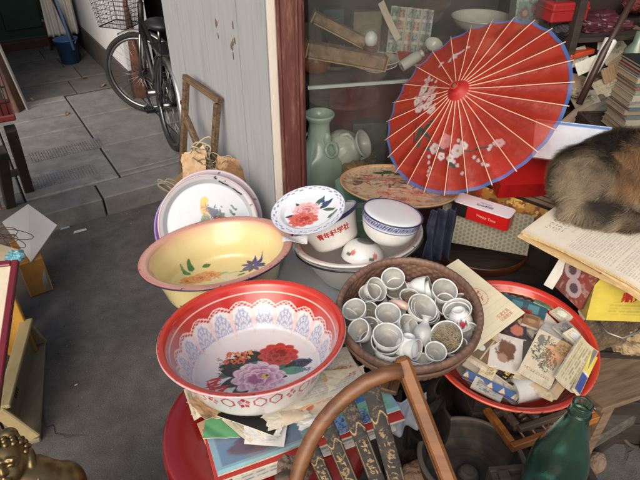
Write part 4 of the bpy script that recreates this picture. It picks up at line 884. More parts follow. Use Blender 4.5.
# the low table carrying the middle of the stall
mb = MB(); zt = gt.z-.004
tt = thing('low_table', 'dark wooden table under the white basins and brocade boxes', 'table', TR((.38, 1.55, 0)))
mb.box(-.52, .62, -.27, .28, zt-.03, zt, None, 0, None, .004); mb.build('tabletop', dwood, tt)
for sx in (-.48, .56):
    for sy in (-.22, .22): mb = MB(); mb.box(sx-.025, sx+.025, sy-.025, sy+.025, 0, zt-.031, None, 0, None, .003); mb.build('leg', dwood, tt)
# --- painted round tray and what carries it
def lac_col(R):
    def f(r, z, tg, th):
        C = fill(len(r), S(190, 166, 132)); x = r*np.cos(th); y = r*np.sin(th)
        bl(C, ss(.4, .7, fbm(x*18, y*18, 1))*.3, S(188, 146, 104))
        for k, (lx, ly, L, W, a, c) in enumerate(((-.12, .05, .03, .012, .3, S(70, 90, 66)), (-.05, .12, .035, .014, .2, S(56, 80, 62)), (-.02, .135, .03, .012, 2.7, S(52, 74, 58)), (.02, .12, .03, .012, .6, S(60, 84, 62)), (.07, .1, .035, .012, 2.4, S(50, 60, 54)), (-.14, .0, .03, .01, 1., S(110, 80, 56)))): leaf(C, x, y, lx, ly, L, W, a, c)
        for (cx, cy, q, k) in ((-.10, .07, .028, 1), (-.03, .045, .03, 4), (.05, .03, .032, 6), (.06, -.06, .04, 3), (-.06, -.08, .03, 8), (.12, .06, .03, 2), (.0, -.13, .03, 5)): peony(C, x, y, cx, cy, q, S(120, 56, 48), S(186, 110, 88), S(216, 176, 140), k, 1.4)
        lines = np.abs(((fbm(x*9+2, y*9, 6)*7) % 1)-.5) < .05; bl(C, lines*.8, S(150, 74, 62)); bl(C, (fbm(x*22, y*22, 9) > .63)*.5, S(120, 88, 66)); strokes(C, x, y, .0, .06, .16, .08, 40, .022, .004, S(60, 82, 64), 4); strokes(C, x, y, -.03, -.02, .14, .12, 26, .018, .003, S(150, 70, 60), 6)
        bl(C, (r/R > .95)*1., S(182, 140, 96)); bl(C, (tg == 0), S(86, 108, 96)); return C
    return f
pc2 = PD(398.8, 184.5, 1.90)
MPL = TR(pc2, leanto((.058, .149, .987))) @ Matrix.Scale(.975, 4)
tag(lathe('lacquer_tray', [(0, -.02, 0), (.12, -.02, 0), (.19, -.012, 0), (.205, -.001, 0), (.206, .003, 1), (.203, .005, 1), (.19, -.001, 1), (.17, -.003, 1), (0, -.003, 1)], mat('lacquer', attr='Col', rough=.32, var=.08, vs=12, coat=.3), None, 300, .0035, lac_col(.205), M=MPL), 'round tan lacquer tray painted with flowers under the parasol edge', 'tray')
tin = mat('green_tin', S(92, 122, 108), rough=.4, var=.15, vs=6, dirt=.4)
zb = pc2.z-.03; mb = MB(); mb.box(-.15, .10, -.085, .12, 0, zb-zt-.004, None, 0, None, .012); mb.box(-.153, .103, -.088, .123, (zb-zt)*.62, (zb-zt)*.68, None, 0, None, .002)
tag(mb.build('tin_box', tin, None, False, TR((pc2.x-.05, pc2.y+.02, zt+.001), RZ(8))), 'green grey tin box supporting the round painted tray', 'tin')
# ================================================================== PARASOL
def parasol():
    c = PD(470.1, 104.8, 1.87); toC = Vector((0, -FWD.y, -FWD.z)); ur = (RX+UPV).normalized(); ul = (UPV-RX).normalized()
    n = Vector((-.676, -.394, .749)).normalized()
    M = axes(c, ur-n*ur.dot(n), z=n); R = .3278; Hh = .096; NR = 26
    t = thing('parasol', 'open red paper parasol with blue edge and white blossom standing by the glass case', 'parasol', M)
    def zc(f): return Hh*(1-f)**1.0*(1-.10*math.sin(PI*f))+.004
    nr, sub = 110, 14; nt_ = NR*sub
    f = np.linspace(.035, 1, nr); th = np.arange(nt_)*2*PI/nt_
    Fg, Tg = np.meshgrid(f, th, indexing='ij'); Fg = Fg.ravel(); Tg = Tg.ravel()
    ph = (Tg*NR/(2*PI)) % 1; sag = np.sin(PI*ph); al = PI/NR; rr = R*Fg*(math.cos(al)/np.cos((ph-.5)*2*al))
    z = Hh*(1-Fg)*(1-.10*np.sin(PI*Fg))+.004-.0085*sag*Fg+.0022*(fbm(Fg*14, Tg*9, 2)-.5)
    x = rr*np.cos(Tg); y = rr*np.sin(Tg)
    C = fill(len(x), S(202, 62, 38)); bl(C, ss(.4, .7, fbm(x*8, y*8, 3))*.35, S(158, 30, 22)); bl(C, ss(.5, .75, fbm(Tg*9, Fg*5+3, 6))*.3, S(204, 84, 52)); bl(C, (fbm(Tg*30, Fg*3, 8) > .62)*.18, S(120, 20, 16))
    # painted blossom sprays; photo directions: image up-left etc. given in local axes by projecting photo points
    def loc(u, v):
        d = ray(u, v); tpar = (c+n*.04-CAM).dot(n)/d.dot(n); p = M.inverted() @ (CAM+d*tpar); return p.x, p.y
    def bloss(u, v, s, c1=S(236, 226, 226), k=0):
        s *= 1.3; c1 = tuple(min(v*1.12, .95) for v in c1)
        X0, Y0 = loc(u, v)
        for q in range(5): a = q*2*PI/5+k; disc(C, x, y, X0+s*.62*math.cos(a), Y0+s*.62*math.sin(a), s*.52, c1)
        disc(C, x, y, X0, Y0, s*.25, S(206, 160, 90))
    def dots(pts, s, c1=S(236, 228, 228)):
        for u, v in pts: X0, Y0 = loc(u, v); disc(C, x, y, X0, Y0, s, c1)
    def stem(pts, w, col):
        for (u0, v0), (u1, v1) in zip(pts[:-1], pts[1:]):
            a = loc(u0, v0); b = loc(u1, v1); L_ = math.hypot(b[0]-a[0], b[1]-a[1]); leaf(C, x, y, (a[0]+b[0])/2, (a[1]+b[1])/2, L_*.62, w, math.atan2(b[1]-a[1], b[0]-a[0]), col)
    gr = S(58, 88, 78); dgr = S(70, 60, 50)
    stem([(411, 145), (416, 122), (425, 95), (432, 78)], .003, dgr); stem([(424, 138), (447, 152), (470, 150), (503, 140)], .003, gr)
    for pts in (((414, 140), (421, 128)), ((430, 138), (418, 127)), ((437, 122), (424, 130)), ((440, 150), (423, 147)), ((445, 158), (452, 165)), ((422, 134), (416, 147))): stem(pts, .008, gr)
    for u, v, s, k in ((421, 98, .015, 0), (431, 104, .014, 1), (424, 88, .013, 2), (433, 92, .014, 3), (420, 108, .014, 4), (434, 112, .013, 5), (427, 80, .009, 6), (434, 148, .013, 2), (457, 150, .015, 1)): bloss(u, v, s, S(232, 214, 216) if k % 3 else S(226, 184, 190), k)
    for u, v, s, k in ((416, 101, .010, 3), (427, 97, .012, 1), (428, 108, .011, 2), (421, 92, .010, 4), (436, 99, .009, 5), (449, 157, .010, 2), (440, 155, .009, 1), (464, 146, .009, 3)): bloss(u, v, s, S(240, 226, 228), k)
    bloss(446, 142, .017, S(224, 150, 150), 2)
    dots([(424, 78), (428, 76), (432, 80), (437, 83), (438, 90), (414, 96), (415, 104), (418, 111), (438, 108), (426, 84), (439, 97)], .006)
    dots([(427, 155), (426, 160), (427, 165), (425, 168), (424, 172), (452, 160), (455, 163), (459, 170)], .006); dots([(472, 155), (476, 158), (480, 161), (484, 162), (489, 144), (493, 142), (487, 147), (459, 141), (462, 143)], .006); bloss(498, 141, .010, S(226, 176, 180), 4)
    dots([(453, 55), (450, 58), (456, 53), (459, 51), (467, 46), (462, 49), (441, 62), (439, 65), (449, 60), (455, 57)], .007)
    bl(C, (Fg > .968), S(92, 134, 206)); bl(C, (np.abs(Fg-.962) < .004)*.6, S(150, 60, 90))
    m = bpy.data.materials.new('oiled_red_paper'); m.use_nodes = True; nt = m.node_tree; N = nt.nodes; L = nt.links; b = N['Principled BSDF']
    at = N.new('ShaderNodeAttribute'); at.attribute_name = 'Col'; L.new(at.outputs['Color'], b.inputs['Base Color']); b.inputs['Roughness'].default_value = .3; b.inputs['Coat Weight'].default_value = .3
    tr = N.new('ShaderNodeBsdfTranslucent'); L.new(at.outputs['Color'], tr.inputs['Color']); tp = N.new('ShaderNodeBsdfTransparent'); tp.inputs['Color'].default_value = (1., .55, .45, 1)
    m1 = N.new('ShaderNodeMixShader'); m1.inputs[0].default_value = .42; L.new(b.outputs[0], m1.inputs[1]); L.new(tr.outputs[0], m1.inputs[2])
    m2 = N.new('ShaderNodeMixShader'); m2.inputs[0].default_value = .32; L.new(m1.outputs[0], m2.inputs[1]); L.new(tp.outputs[0], m2.inputs[2]); L.new(m2.outputs[0], N['Material Output'].inputs['Surface'])
    nz = N.new('ShaderNodeTexNoise'); nz.inputs['Scale'].default_value = 40; bp = N.new('ShaderNodeBump'); bp.inputs['Strength'].default_value = .15; bp.inputs['Distance'].default_value = .004; L.new(nz.outputs['Fac'], bp.inputs['Height']); L.new(bp.outputs['Normal'], b.inputs['Normal'])
    V = np.stack((x, y, z), 1); i = np.arange(nr-1)[:, None]*nt_; a = np.arange(nt_)[None, :]; b_ = (a+1) % nt_
    Fq = np.stack((i+a, i+nt_+a, i+nt_+b_, i+b_), -1).reshape(-1, 4)
    npmesh('canopy', V, Fq, m, t, C, None, True)
    rw = mat('bamboo_rib', S(218, 176, 150), rough=.5, var=.12, vs=20)
    for k in range(NR):
        a = 2*PI*k/NR; d = Vector((math.cos(a), math.sin(a), 0)); mb = MB()
        pts = [d*(R*q)+Vector((0, 0, Hh*(1-q)*(1-.10*math.sin(PI*q))+.0052)) for q in np.linspace(.07, 1.018, 12)]
        mb.tube(pts, [.0015]*11+[.0019], 6); mb.build('rib', rw, t, True)
    redp = mat('red_paper_collar', S(160, 30, 26), rough=.55, var=.2, vs=30, bump=.3, bs=60)
    mb = MB(); lathe('hub_cap', arcprof([(.046, Hh*.865, 0), (.037, Hh*.92, 0), (.026, Hh+.003, 0), (.017, Hh+.012, 0), (.015, Hh+.024, 0), (.011, Hh+.026, 0), (.009, Hh+.022, 0)], 3), redp, t, 52, rfn=lambda r, z, tg, th: (r*(1+.035*np.cos(26*th)), z))
    mb = MB(); mb.tube([(0, 0, Hh+.024), (0, 0, -.42)], .009, 12); mb.build('shaft', wood('bamboo_shaft', S(120, 84, 52), S(80, 52, 32), axis=2), t, True)
    mb = MB(); mb.tube([(0, 0, Hh-.10), (0, 0, Hh-.14)], .019, 16); mb.build('runner', rw, t, True)
    for k in range(NR):
        a = 2*PI*k/NR; d = Vector((math.cos(a), math.sin(a), 0)); mb = MB(); mb.tube([d*.016+Vector((0, 0, Hh-.118)), d*(R*.48)+Vector((0, 0, Hh*.52*.9-.004))], .0016, 4); mb.build('stretcher', rw, t, True)
parasol()
# ================================================================== BASKET OF CUPS
bk = PD(408.5, 309.5, 1.37); RB = .183; HB = .105; KN = leanto((-.05, -.13, .985))
wick = mat('old_wicker', S(112, 84, 68), rough=.6, var=.4, vs=30, bump=.3, bs=80, coat=.15, dirt=.5, dirtc=S(52, 40, 34), ds=12)
MK = TR(bk, KN) @ Matrix.Translation((0, 0, -HB))
t = thing('wicker_basket', 'round brown wicker basket full of little white cups', 'basket', MK)
def weave(r, z, tg, th):
    row = np.floor(z/.0085); g = z/.0085-row
    return r+.0024*np.sin(th*36+PI*row)*np.sin(PI*g)+.0010*np.sin(PI*g), z
lathe('bowl', arcprof([(0, 0, 0), (.11, 0, 0), (.135, .012, 0), (.164, .05, 0), (.172, HB-.006, 0), (.166, HB-.004, 0), (.159, .052, 0), (.145, .030, 0), (.1, .026, 0), (0, .026, 0)], 14), wick, t, 288, rfn=weave, M=None)
mb = MB(); n_ = 160; pts = []
V = []; F = []; kk = 14; NN = 400
for i in range(NN):
    a = 2*PI*i/NN
    for q in range(kk):
        b = 2*PI*q/kk; rr_ = .0078*(1+.12*abs(math.sin(a*38+b*.5))); V.append(((.1715+rr_*.95*math.cos(b))*math.cos(a), (.1715+rr_*.95*math.cos(b))*math.sin(a), HB-.003+rr_*1.5*math.sin(b)))
for i in range(NN):
    for q in range(kk): F.append((i*kk+q, ((i+1) % NN)*kk+q, ((i+1) % NN)*kk+(q+1) % kk, i*kk+(q+1) % kk))
mb.add(V, F).build('rim', wick, t, True)
mb = MB(); 
for k in range(1): mb.tube([((.175-.003*k)*math.cos(a), (.176-.003*k)*math.sin(a), HB-.022-.012*k) for a in np.linspace(0, 2*PI, 90)], .004, 6)
mb.build('hoop', wick, t, True)
inf = mat('basket_dust', S(96, 84, 74), rough=.9, var=.3, vs=30)
cupm = mat('cup_glaze', attr='Col', rough=.34, var=.05, vs=16, coat=.0, dirt=.18, dirtc=S(150, 144, 132), ds=22)
def cup_prof(R, H, rf, w=.0022): return arcprof([(0, .004, 0), (rf*.7, .004, 0), (rf*.72, 0, 0), (rf, 0, 0), (rf*1.02, .005, 0), (rf+(R-rf)*.55, H*.34, 0), (rf+(R-rf)*.86, H*.68, 0), (R-.001, H-.002, 0), (R, H, 1), (R-w, H, 1), (R-w-.001, H-.002, 2), (rf+(R-rf)*.84-w, H*.68, 2), (rf+(R-rf)*.5-w, H*.34, 2), (rf*.8, .009, 3), (0, .008, 3)], 4)
def cup_col(kind):
    def f(r, z, tg, th):
        C = fill(len(r), S(226, 227, 222)); x = r*np.cos(th); y = r*np.sin(th)
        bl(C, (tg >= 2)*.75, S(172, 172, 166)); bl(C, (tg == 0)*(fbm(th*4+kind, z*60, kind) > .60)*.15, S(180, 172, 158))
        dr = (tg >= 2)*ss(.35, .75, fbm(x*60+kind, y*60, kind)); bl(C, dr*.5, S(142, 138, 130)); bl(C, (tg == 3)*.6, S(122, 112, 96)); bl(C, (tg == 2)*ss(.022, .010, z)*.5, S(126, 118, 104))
        if kind % 3 == 0:
            for a0 in (.5, 3.4):
                w = np.hypot((np.mod(th-a0+PI, 2*PI)-PI)*.026, z-.024); bl(C, (tg == 0)*(w < .0075), S(176, 60, 72)); bl(C, (tg == 0)*(w > .0075)*(w < .0125)*(np.sin(th*40) > .0), S(74, 98, 84))
        if kind % 3 == 1:
            bl(C, (tg == 0)*(np.abs(z-.022) < .009)*(np.abs(np.mod(th, 2.1)-1) < .5)*((np.abs(fbm(th*7+kind, z*240, 4)-.5) < .05)+(fbm(th*9, z*300, 7) > .66)), S(70, 82, 112))
        bl(C, (tg == 1)*(vn(th*3, th*0+kind) > .7)*.35, S(150, 140, 124)); return C
    return f
CUPS = {}
def cup_mesh(kind, R, H, rf):
    key = (kind, round(R, 4), round(H, 4))
    if key not in CUPS:
        o = lathe('teacup', cup_prof(R, H, rf), cupm, None, 56, .003, cup_col(kind)); CUPS[key] = o.data; bpy.data.objects.remove(o)
    return CUPS[key]
def put_cup(lab, u, v, dz, n, kind=0, R=.029, H=.038, rf=.016, roll=0, name='teacup', cat='cup', grp='cups in the wicker basket'):
    """u,v is where the middle of the mouth shows; dz its height above the basket floor"""
    R, H = R*1.07, H*1.05; p = P(u, v, bk.z-HB+.030+dz); Mx = mt(p, n, roll) @ Matrix.Translation((0, 0, -H))
    o = bpy.data.objects.new(name, cup_mesh(kind, R, H, rf)); COL.objects.link(o); o.matrix_world = Mx; return tag(o, lab, cat, grp)
up = lambda a, b, c=1.: (a, b, c)
L_ = [
 ('upper cup of the tilted pair at the back of the basket', 393, 278, .082, up(-.15, -.5), 1, .029, .04),
 ('lower cup of the tilted pair near the back rim of the basket', 396, 288, .050, up(-.25, -.45), 2, .029, .04),
 ('cup lying on its side at the back with its mouth turned right', 428, 287, .06, up(.9, -.35, .35), 2, .028, .05),
 ('cup nested behind the side lying one at the back of the basket', 432, 290, .055, up(.95, -.1, .45), 4, .026, .04),
 ('big upright cup at upper right showing its white bottom', 445, 290, .078, up(.1, -.42), 2, .0315, .046),
 ('cup tipped back against the left rear basket wall', 377, 289, .07, up(.55, -.5, .75), 4, .030, .034),
 ('shallow cup leaning left of the rear pair', 370, 292, .062, up(-.2, -.15, 1), 1, .028, .026),
 ('cup at far left tipped toward the left rim', 354, 309, .068, up(-.35, -.3), 2, .029, .038),
 ('red flowered cup lying behind the far left one', 368, 313, .042, up(-.5, -.5, .6), 0, .028, .04),
 ('cup with brown stains inside left of centre', 388, 313, .07, up(.0, -.25), 5, .030, .038),
 ('wide cup of the nested centre stack, facing up', 423, 307, .078, up(.25, -.3, .9), 2, .036, .036),
 ('second wide cup under the centre one', 425, 309, .064, up(.32, -.28, .9), 4, .036, .036),
 ('third wide cup at the bottom of the centre stack', 427, 311, .050, up(.36, -.26, .9), 1, .035, .034),
 ('rear cup of the nested pair by the right basket wall', 457, 309, .066, up(-.3, -.1, .95), 2, .034, .034),
 ('nested inner cup by the right basket wall', 457, 312, .058, up(-.3, -.15, .95), 5, .031, .034),
 ('white cup with red flower bottom up at right', 461, 324, .03, up(.25, -.1, -.9), 3, .030, .042),
 ('wide cup full of dry straw tipped left at lower right', 446, 337, .062, up(-.45, -.5, .75), 4, .037, .036),
 ('smallest cup at the lower front right of the basket', 436, 351, .058, up(.05, -.3), 2, .024, .034),
 ('grimy cup lying at the left front facing left', 358, 330, .058, up(-.55, -.35, .75), 5, .028, .042),
 ('plain cup behind the grimy one at left front', 367, 328, .040, up(-.4, -.3, .85), 4, .029, .042),
 ('upper cup of the front pair with a dirty inside', 388, 335, .076, up(.05, -.2), 5, .0335, .04),
 ('lower cup of the front pair with blue marks on its side', 386, 341, .056, up(.0, -.25), 1, .0335, .042),
 ('cup tilted right in the middle of the basket', 409, 325, .055, up(.45, -.35, .75), 4, .027, .036),
 ('small cup lying beside the middle tilted cup', 416, 329, .036, up(.6, -.3, .65), 2, .026, .036),
 ('plain cup lying on its side at the front', 417, 350, .05, up(.7, -.55, .25), 2, .025, .044),
 ('white cup bottom up at the very front of the basket', 406, 351, .028, up(-.1, -.2, -1), 2, .027, .04),
]
for lb, u, v, dz, n, kd, R, H in L_: put_cup(lb, u, v, dz, n, kd, R, H, R*.55, random.uniform(0, 360))
put_cup('little brown rimmed pot filled with dirt behind the centre cups', 410, 296, .066, up(.05, -.15), 7, .025, .034, .017, 0, 'clay_pot', 'pot', None)
earth = mat('dry_soil', S(122, 104, 84), rough=.95, var=.4, vs=60, bump=.8, bs=120)
for q, (lb, u, v, n, kd, *dz_) in enumerate((
 ('half buried cup between the tilted pair and the far left cup', 376, 301, (-.5, .2, .8), 1), ('cup wedged under the stained cup left of centre', 372, 320, (.6, -.2, .7), 0), ('cup squeezed between the front pair and the tilted middle cup', 400, 333, (-.7, -.3, .6), 3),
 ('cup on its side below the centre stack toward the bottle', 411, 316, (.8, -.4, .4), 0), ('cup lying under the big upright cup at upper right', 441, 303, (.5, -.6, .5), 1), ('half hidden cup under the rear side lying cups', 414, 283, (-.3, -.6, .7), 4),

 ('small cup leaning between the stained cup and the front pair', 395, 324, (-.35, -.4, .8), 0), ('small flowered cup between the clay pot and the big upright cup', 428, 297, (.35, -.5, .75), 3), ('small cup tipped behind the shallow cup near the rear left wall', 362, 297, (.3, -.3, .9), 1),
 ('cup tilted inward by the right basket wall below the shavings', 459, 304, (-.5, -.3, .7), 0, .05), ('cup leaning on the right wall beyond the straw filled cup', 467, 333, (-.55, -.1, .7), 1, .045), ('cup at the front right between the straw filled cup and rim', 455, 346, (-.4, .1, .8), 3, .045),
 ('cup lying at the front left near the rim below the grimy pair', 388, 351, (.2, .3, .9), 0, .045), ('cup pressed against the back wall right of the tilted pair', 410, 277, (.1, -.7, .6), 1, .05), ('cup wedged between the big upright cup and the nested right pair', 446, 304, (.2, -.5, .8), 4, .055),
 ('little cup at the far left wall under the leaning left cup', 349, 318, (.4, -.2, .8), 1, .045), ('cup tipped on the front wall left of the smallest cup', 421, 358, (.0, .3, .8), 0, .04),
 ('low cup between the straw filled cup and the smallest cup', 424, 345, (.2, -.7, .6), 3), ('low cup in front of the grimy left cups', 370, 343, (.5, -.5, .7), 1), ('low cup beside the basket wall behind the shavings', 464, 302, (-.6, -.2, .7), 0),
 ('cup lying mouth down by the left rear wall', 384, 281, (.3, -.5, -.8), 0))):
    put_cup(lb, u, v, dz_[0] if dz_ else .018, n, kd, .028, .038, .0155, q*40)
p = P(410, 297, bk.z-HB+.016+.01+.061); crumple('soil', 'dry dirt heaped inside the little brown rimmed pot', 'dirt', p, .021, .021, .006, earth, 4, .3)
straw = mat('dry_straw', S(150, 134, 104), rough=.9, var=.4, vs=50)
def bits(name, lab, c, n, R, r, k, m, nrm=(0, 0, 1)):
    rr = random.Random(k); mb = MB(); q = leanto(nrm)
    for i in range(n):
        a = rr.uniform(0, 2*PI); d = R*math.sqrt(rr.random()); p0 = Vector((d*math.cos(a), d*math.sin(a), rr.uniform(0, .006))); v_ = Vector((rr.uniform(-1, 1), rr.uniform(-1, 1), rr.uniform(-.3, .4)))*rr.uniform(.006, .014)
        mb.tube([q @ p0, q @ (p0+v_*.5+Vector((0, 0, .002))), q @ (p0+v_)], r, 4)
    o = mb.build(name, m, None, False, TR(c)); return tag(o, lab, name, None, 'stuff')
bits('dry_straw', 'dry straw and shavings heaped in the tipped cup at lower right', P(446, 339, bk.z-HB+.016+.066), 320, .031, .0009, 3, straw, (-.45, -.5, .75))
bits('wood_shavings', 'clump of brown shavings behind the big upright cup', P(462, 294, bk.z-HB+.016+.055), 160, .026, .0014, 5, mat('shavings', S(176, 152, 122), rough=.9, var=.4, vs=60))
p = P(424, 334, bk.z-HB+.045)
tag(lathe('bottle', arcprof([(0, 0, 0), (.018, 0, 0), (.021, .01, 0), (.021, .035, 0), (.009, .05, 0), (.008, .06, 0), (.013, .066, 0), (.011, .067, 0), (.006, .055, 0)], 4), mat('pale_blue_glaze', S(188, 189, 182), rough=.3, var=.14, coat=.1), None, 40, M=TR(P(420, 346, bk.z-HB+.052), leanto((.25, .66, .70))) @ Matrix.Scale(1.1, 4)), 'small white porcelain bottle lying among the front cups', 'bottle')
p = P(400, 306, bk.z-HB+.016+.07)
mb = MB(); mb.tube([(-.026, .014, 0), (-.012, .008, .006), (.004, .0, .004), (.018, -.008, .003), (.027, -.012, -.002)], [.005, .010, .012, .010, .004], 14)
tag(mb.build('china_spoon', mat('pink_china', S(210, 178, 160), rough=.3, var=.1, coat=.3), None, True, TR(p)), 'pinkish china spoon piece lying between the stained cups', 'spoon')
# what the basket stands on
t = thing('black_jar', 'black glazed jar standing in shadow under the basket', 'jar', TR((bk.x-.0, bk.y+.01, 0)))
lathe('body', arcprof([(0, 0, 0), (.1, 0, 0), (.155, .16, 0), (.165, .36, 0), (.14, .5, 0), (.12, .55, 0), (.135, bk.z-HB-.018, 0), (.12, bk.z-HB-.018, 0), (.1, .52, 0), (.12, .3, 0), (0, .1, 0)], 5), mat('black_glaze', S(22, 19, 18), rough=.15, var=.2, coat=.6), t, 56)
mb = MB(); mb.box(-.17, .17, -.02, .02, bk.z-HB-.0165, bk.z-HB-.002, None, 0, None, .003); tag(mb.build('wooden_plank', wood('slat_wood', S(120, 84, 60), S(70, 48, 34)), None, False, TR((bk.x, bk.y, 0), RZ(70))), 'brown wooden slat laid across the black jar under the basket', 'slat')
# ================================================================== RED TRAY OF BOOKLETS
rt = PD(510.5, 339.5, 1.46); RT = .2165; HT = .075; TN = leanto((-.035, -.10, .99)); base_t = rt.z-HT
def red_tray_col(R, H, rf, lip):
    def f(r, z, tg, th):
        C = fill(len(r), S(190, 52, 38)); F_ = (r-rf)/(R-lip-rf)
        for q in (.34, .42, .8): bl(C, (tg == 2)*(np.abs(F_-q) < .022), S(226, 150, 90))
        bl(C, (tg == 3)*1., S(190, 186, 178)); bl(C, (tg == 0), S(206, 206, 206)); bl(C, (tg == 0)*((np.sin(th*24) > .2)*(np.abs(z/H-.5) < .2)), S(84, 60, 72)); bl(C, (tg == 0)*(z/H > .88), S(170, 150, 160))
        lf = (r-(R-lip))/lip; bl(C, (tg == 1)*ss(.85, 1, lf)*.7, S(226, 120, 92)); bl(C, (tg == 1)*(lf > .93)*(hsh(np.floor(th*80), 2, 0) > .9), S(60, 44, 44)); return C
    return f
MT = TR(rt, TN) @ Matrix.Translation((0, 0, -HT))
tag(lathe('enamel_tray', basin_prof(RT, HT, .155, .016), enam, None, 320, .003, red_tray_col(RT, HT, .155, .016), M=MT), 'round red enamel tray full of old booklets and cards', 'tray')
crate('wooden_crate', 'dark slatted crate under the red tray of booklets', 'crate', rt.x+.02, rt.y+.05, .24, .22, .004, base_t-.012, dwood, 8)
ink = S(70, 64, 60); cream = S(226, 212, 180)
def paint(base, k=0., blobs=(), border=None, text=None, amt=.10):
    def f(x, y, w, h):
        C = fill(len(x), base)*(1-amt+2*amt*fbm(x*7+k, y*7, k))[:, None]; X = x*w; Y = y*h
        for b in blobs: b(C, x, y, X, Y, w, h)
        if border: bl(C, ((np.abs(x-.5)*w > w/2-border[0])+(np.abs(y-.5)*h > h/2-border[0]))*1., border[1])
        if text: bl(C, text(x, y, X, Y)[0], text(x, y, X, Y)[1])
        bl(C, ss(.55, .8, fbm(x*5+k*3, y*5, 8))*.25, S(150, 120, 84)); return C
    return f
def blob(cx, cy, sx, sy, c, k=0., sc=4., th=.5):
    def f(C, x, y, X, Y, w, h): 
        d = ((x-cx)/sx)**2+((y-cy)/sy)**2; bl(C, (1-ss(.6, 1.1, d+1.2*(fbm(x*sc*3+k, y*sc*3, k)-.5))), c)
    return f
def figures(cx, cy, sx, sy, c, k=0., sc=9., lim=.5):
    def f(C, x, y, X, Y, w, h):
        d = ((x-cx)/sx)**2+((y-cy)/sy)**2; l = np.abs(fbm(x*sc+k, y*sc*h/w, k)-.5) < .045; l2 = fbm(x*sc*1.7+k, y*sc*1.7, k+3) > .6; bl(C, (d < 1)*np.maximum(l*1., l2*.8), c)
    return f
def rect(x0, x1, y0, y1, c, a=1.):
    def f(C, x, y, X, Y, w, h): bl(C, (x > x0)*(x < x1)*(y > y0)*(y < y1)*a, c)
    return f
def signs(x0, x1, y0, y1, cell, c, k=0., aspect=1., dens=.5):
    def f(C, x, y, X, Y, w, h): bl(C, (x > x0)*(x < x1)*(y > y0)*(y < y1)*glyph(X, Y, cell, k, .75, dens, aspect), c)
    return f
def print_(x0, x1, y0, y1, pitch, c, k=0., vert=False, a=.6):
    def f(C, x, y, X, Y, w, h): bl(C, (x > x0)*(x < x1)*(y > y0)*(y < y1)*a*(rows(Y, X, pitch, k) if vert else rows(X, Y, pitch, k)), c)
    return f
def circ(cx, cy, r, c, wd=None, a=1.):
    def f(C, x, y, X, Y, w, h):
        d = np.hypot(X-cx*w, Y-cy*h); bl(C, a*((d < r) if wd is None else (np.abs(d-r) < wd)), c)
    return f
G = 'papers in the red tray'
z0 = base_t+.012
def bk_(lab, c0, c1, c3, z, th, painter, res=(70, 70), **k): return card(k.pop('name', 'booklet'), lab, k.pop('cat', 'booklet'), c0, c1, c3, z, th, painter, res, group=G, **k)
# fillers at the bottom then the seen ones
bk_('patterned grey and black cards along the right back of the red tray', (546, 312), (579, 345), (528, 330), (z0+.06, z0+.055, z0+.045), .012, paint(S(176, 168, 148), 3, (figures(.5, .5, 1, 1, S(66, 66, 62), 2, 14), blob(.3, .5, .25, .3, S(130, 128, 116)))), name='card', cat='card')
bk_('teal booklet with orange scalloped band at the back of the red tray', (489, 308), (543, 325), (499, 284), (z0+.045, z0+.045, z0+.06), .01, paint(S(44, 92, 104), 1, (rect(0, 1, .62, 1.1, S(206, 96, 48)), lambda C, x, y, X, Y, w, h: bl(C, np.abs(y-.64-.05*np.abs(np.sin(x*22))) < .05, S(34, 34, 40)), rect(.36, .56, .2, .5, S(84, 134, 140)), rect(.66, .86, .2, .5, S(90, 140, 146)), rect(0, 1, -.1, .07, S(196, 150, 110)))))
bk_('small dark portrait card between the cream sheet and teal booklet', (501, 336), (526, 341), (509, 317), (z0+.058, z0+.058, z0+.062), .004, paint(S(60, 54, 66), 2, (blob(.62, .35, .26, .3, S(196, 120, 96)), blob(.3, .75, .2, .2, S(140, 60, 40)), blob(.85, .8, .2, .2, S(190, 160, 130)))), name='card', cat='card')
bk_('grey blank card near the right of the teal booklet', (535, 334), (556, 346), (541, 321), (z0+.062, z0+.06, z0+.06), .006, paint(S(186, 184, 176), 4), name='card', cat='card')
bk_('long pale paper strip lying under the cards at the front left', (462, 366), (516, 402), (470, 352), (z0+.02, z0+.015, z0+.03), .006, paint(S(222, 216, 202), 5), name='paper', cat='paper')
bk_('blue postcard with sailing boats at the front of the red tray', (462, 378), (513, 402), (464, 369), (z0+.028, z0+.024, z0+.036), .003, paint(S(70, 100, 152), 6, (rect(0, 1, 0, .25, S(52, 72, 120)), lambda C, x, y, X, Y, w, h: bl(C, (np.abs(np.mod(x*4.2+.3, 1)-.5) < .4*(.9-y))*(y > .22)*(y < .85), S(216, 196, 160)), lambda C, x, y, X, Y, w, h: bl(C, (np.abs(np.mod(x*4.2+.3, 1)-.62) < .12)*(y > .12)*(y < .3), S(150, 84, 48)))), name='postcard', cat='postcard')
bk_('black booklet with one yellow sign at the front of the red tray', (494, 375), (512, 388), (505, 367), (z0+.04, z0+.035, z0+.045), .006, paint(S(30, 28, 30), 1, (signs(.22, .8, .2, .8, .016, S(220, 190, 96), 3., 1., .62),), (.0012, S(200, 196, 186))))
mc = bk_('open box card with a white disc and little brown bottles', (463, 358), (486, 372), (484, 336), (z0+.062, z0+.055, z0+.06), .014, paint(S(196, 178, 142), 2, (rect(.08, .92, .1, .9, S(120, 104, 84)), circ(.33, .48, .011, S(226, 224, 214)), rect(.56, .62, .12, .88, S(206, 190, 156)), blob(.74, .5, .09, .34, S(150, 104, 64)), blob(.87, .6, .06, .25, S(170, 130, 90)))), name='box', cat='box')
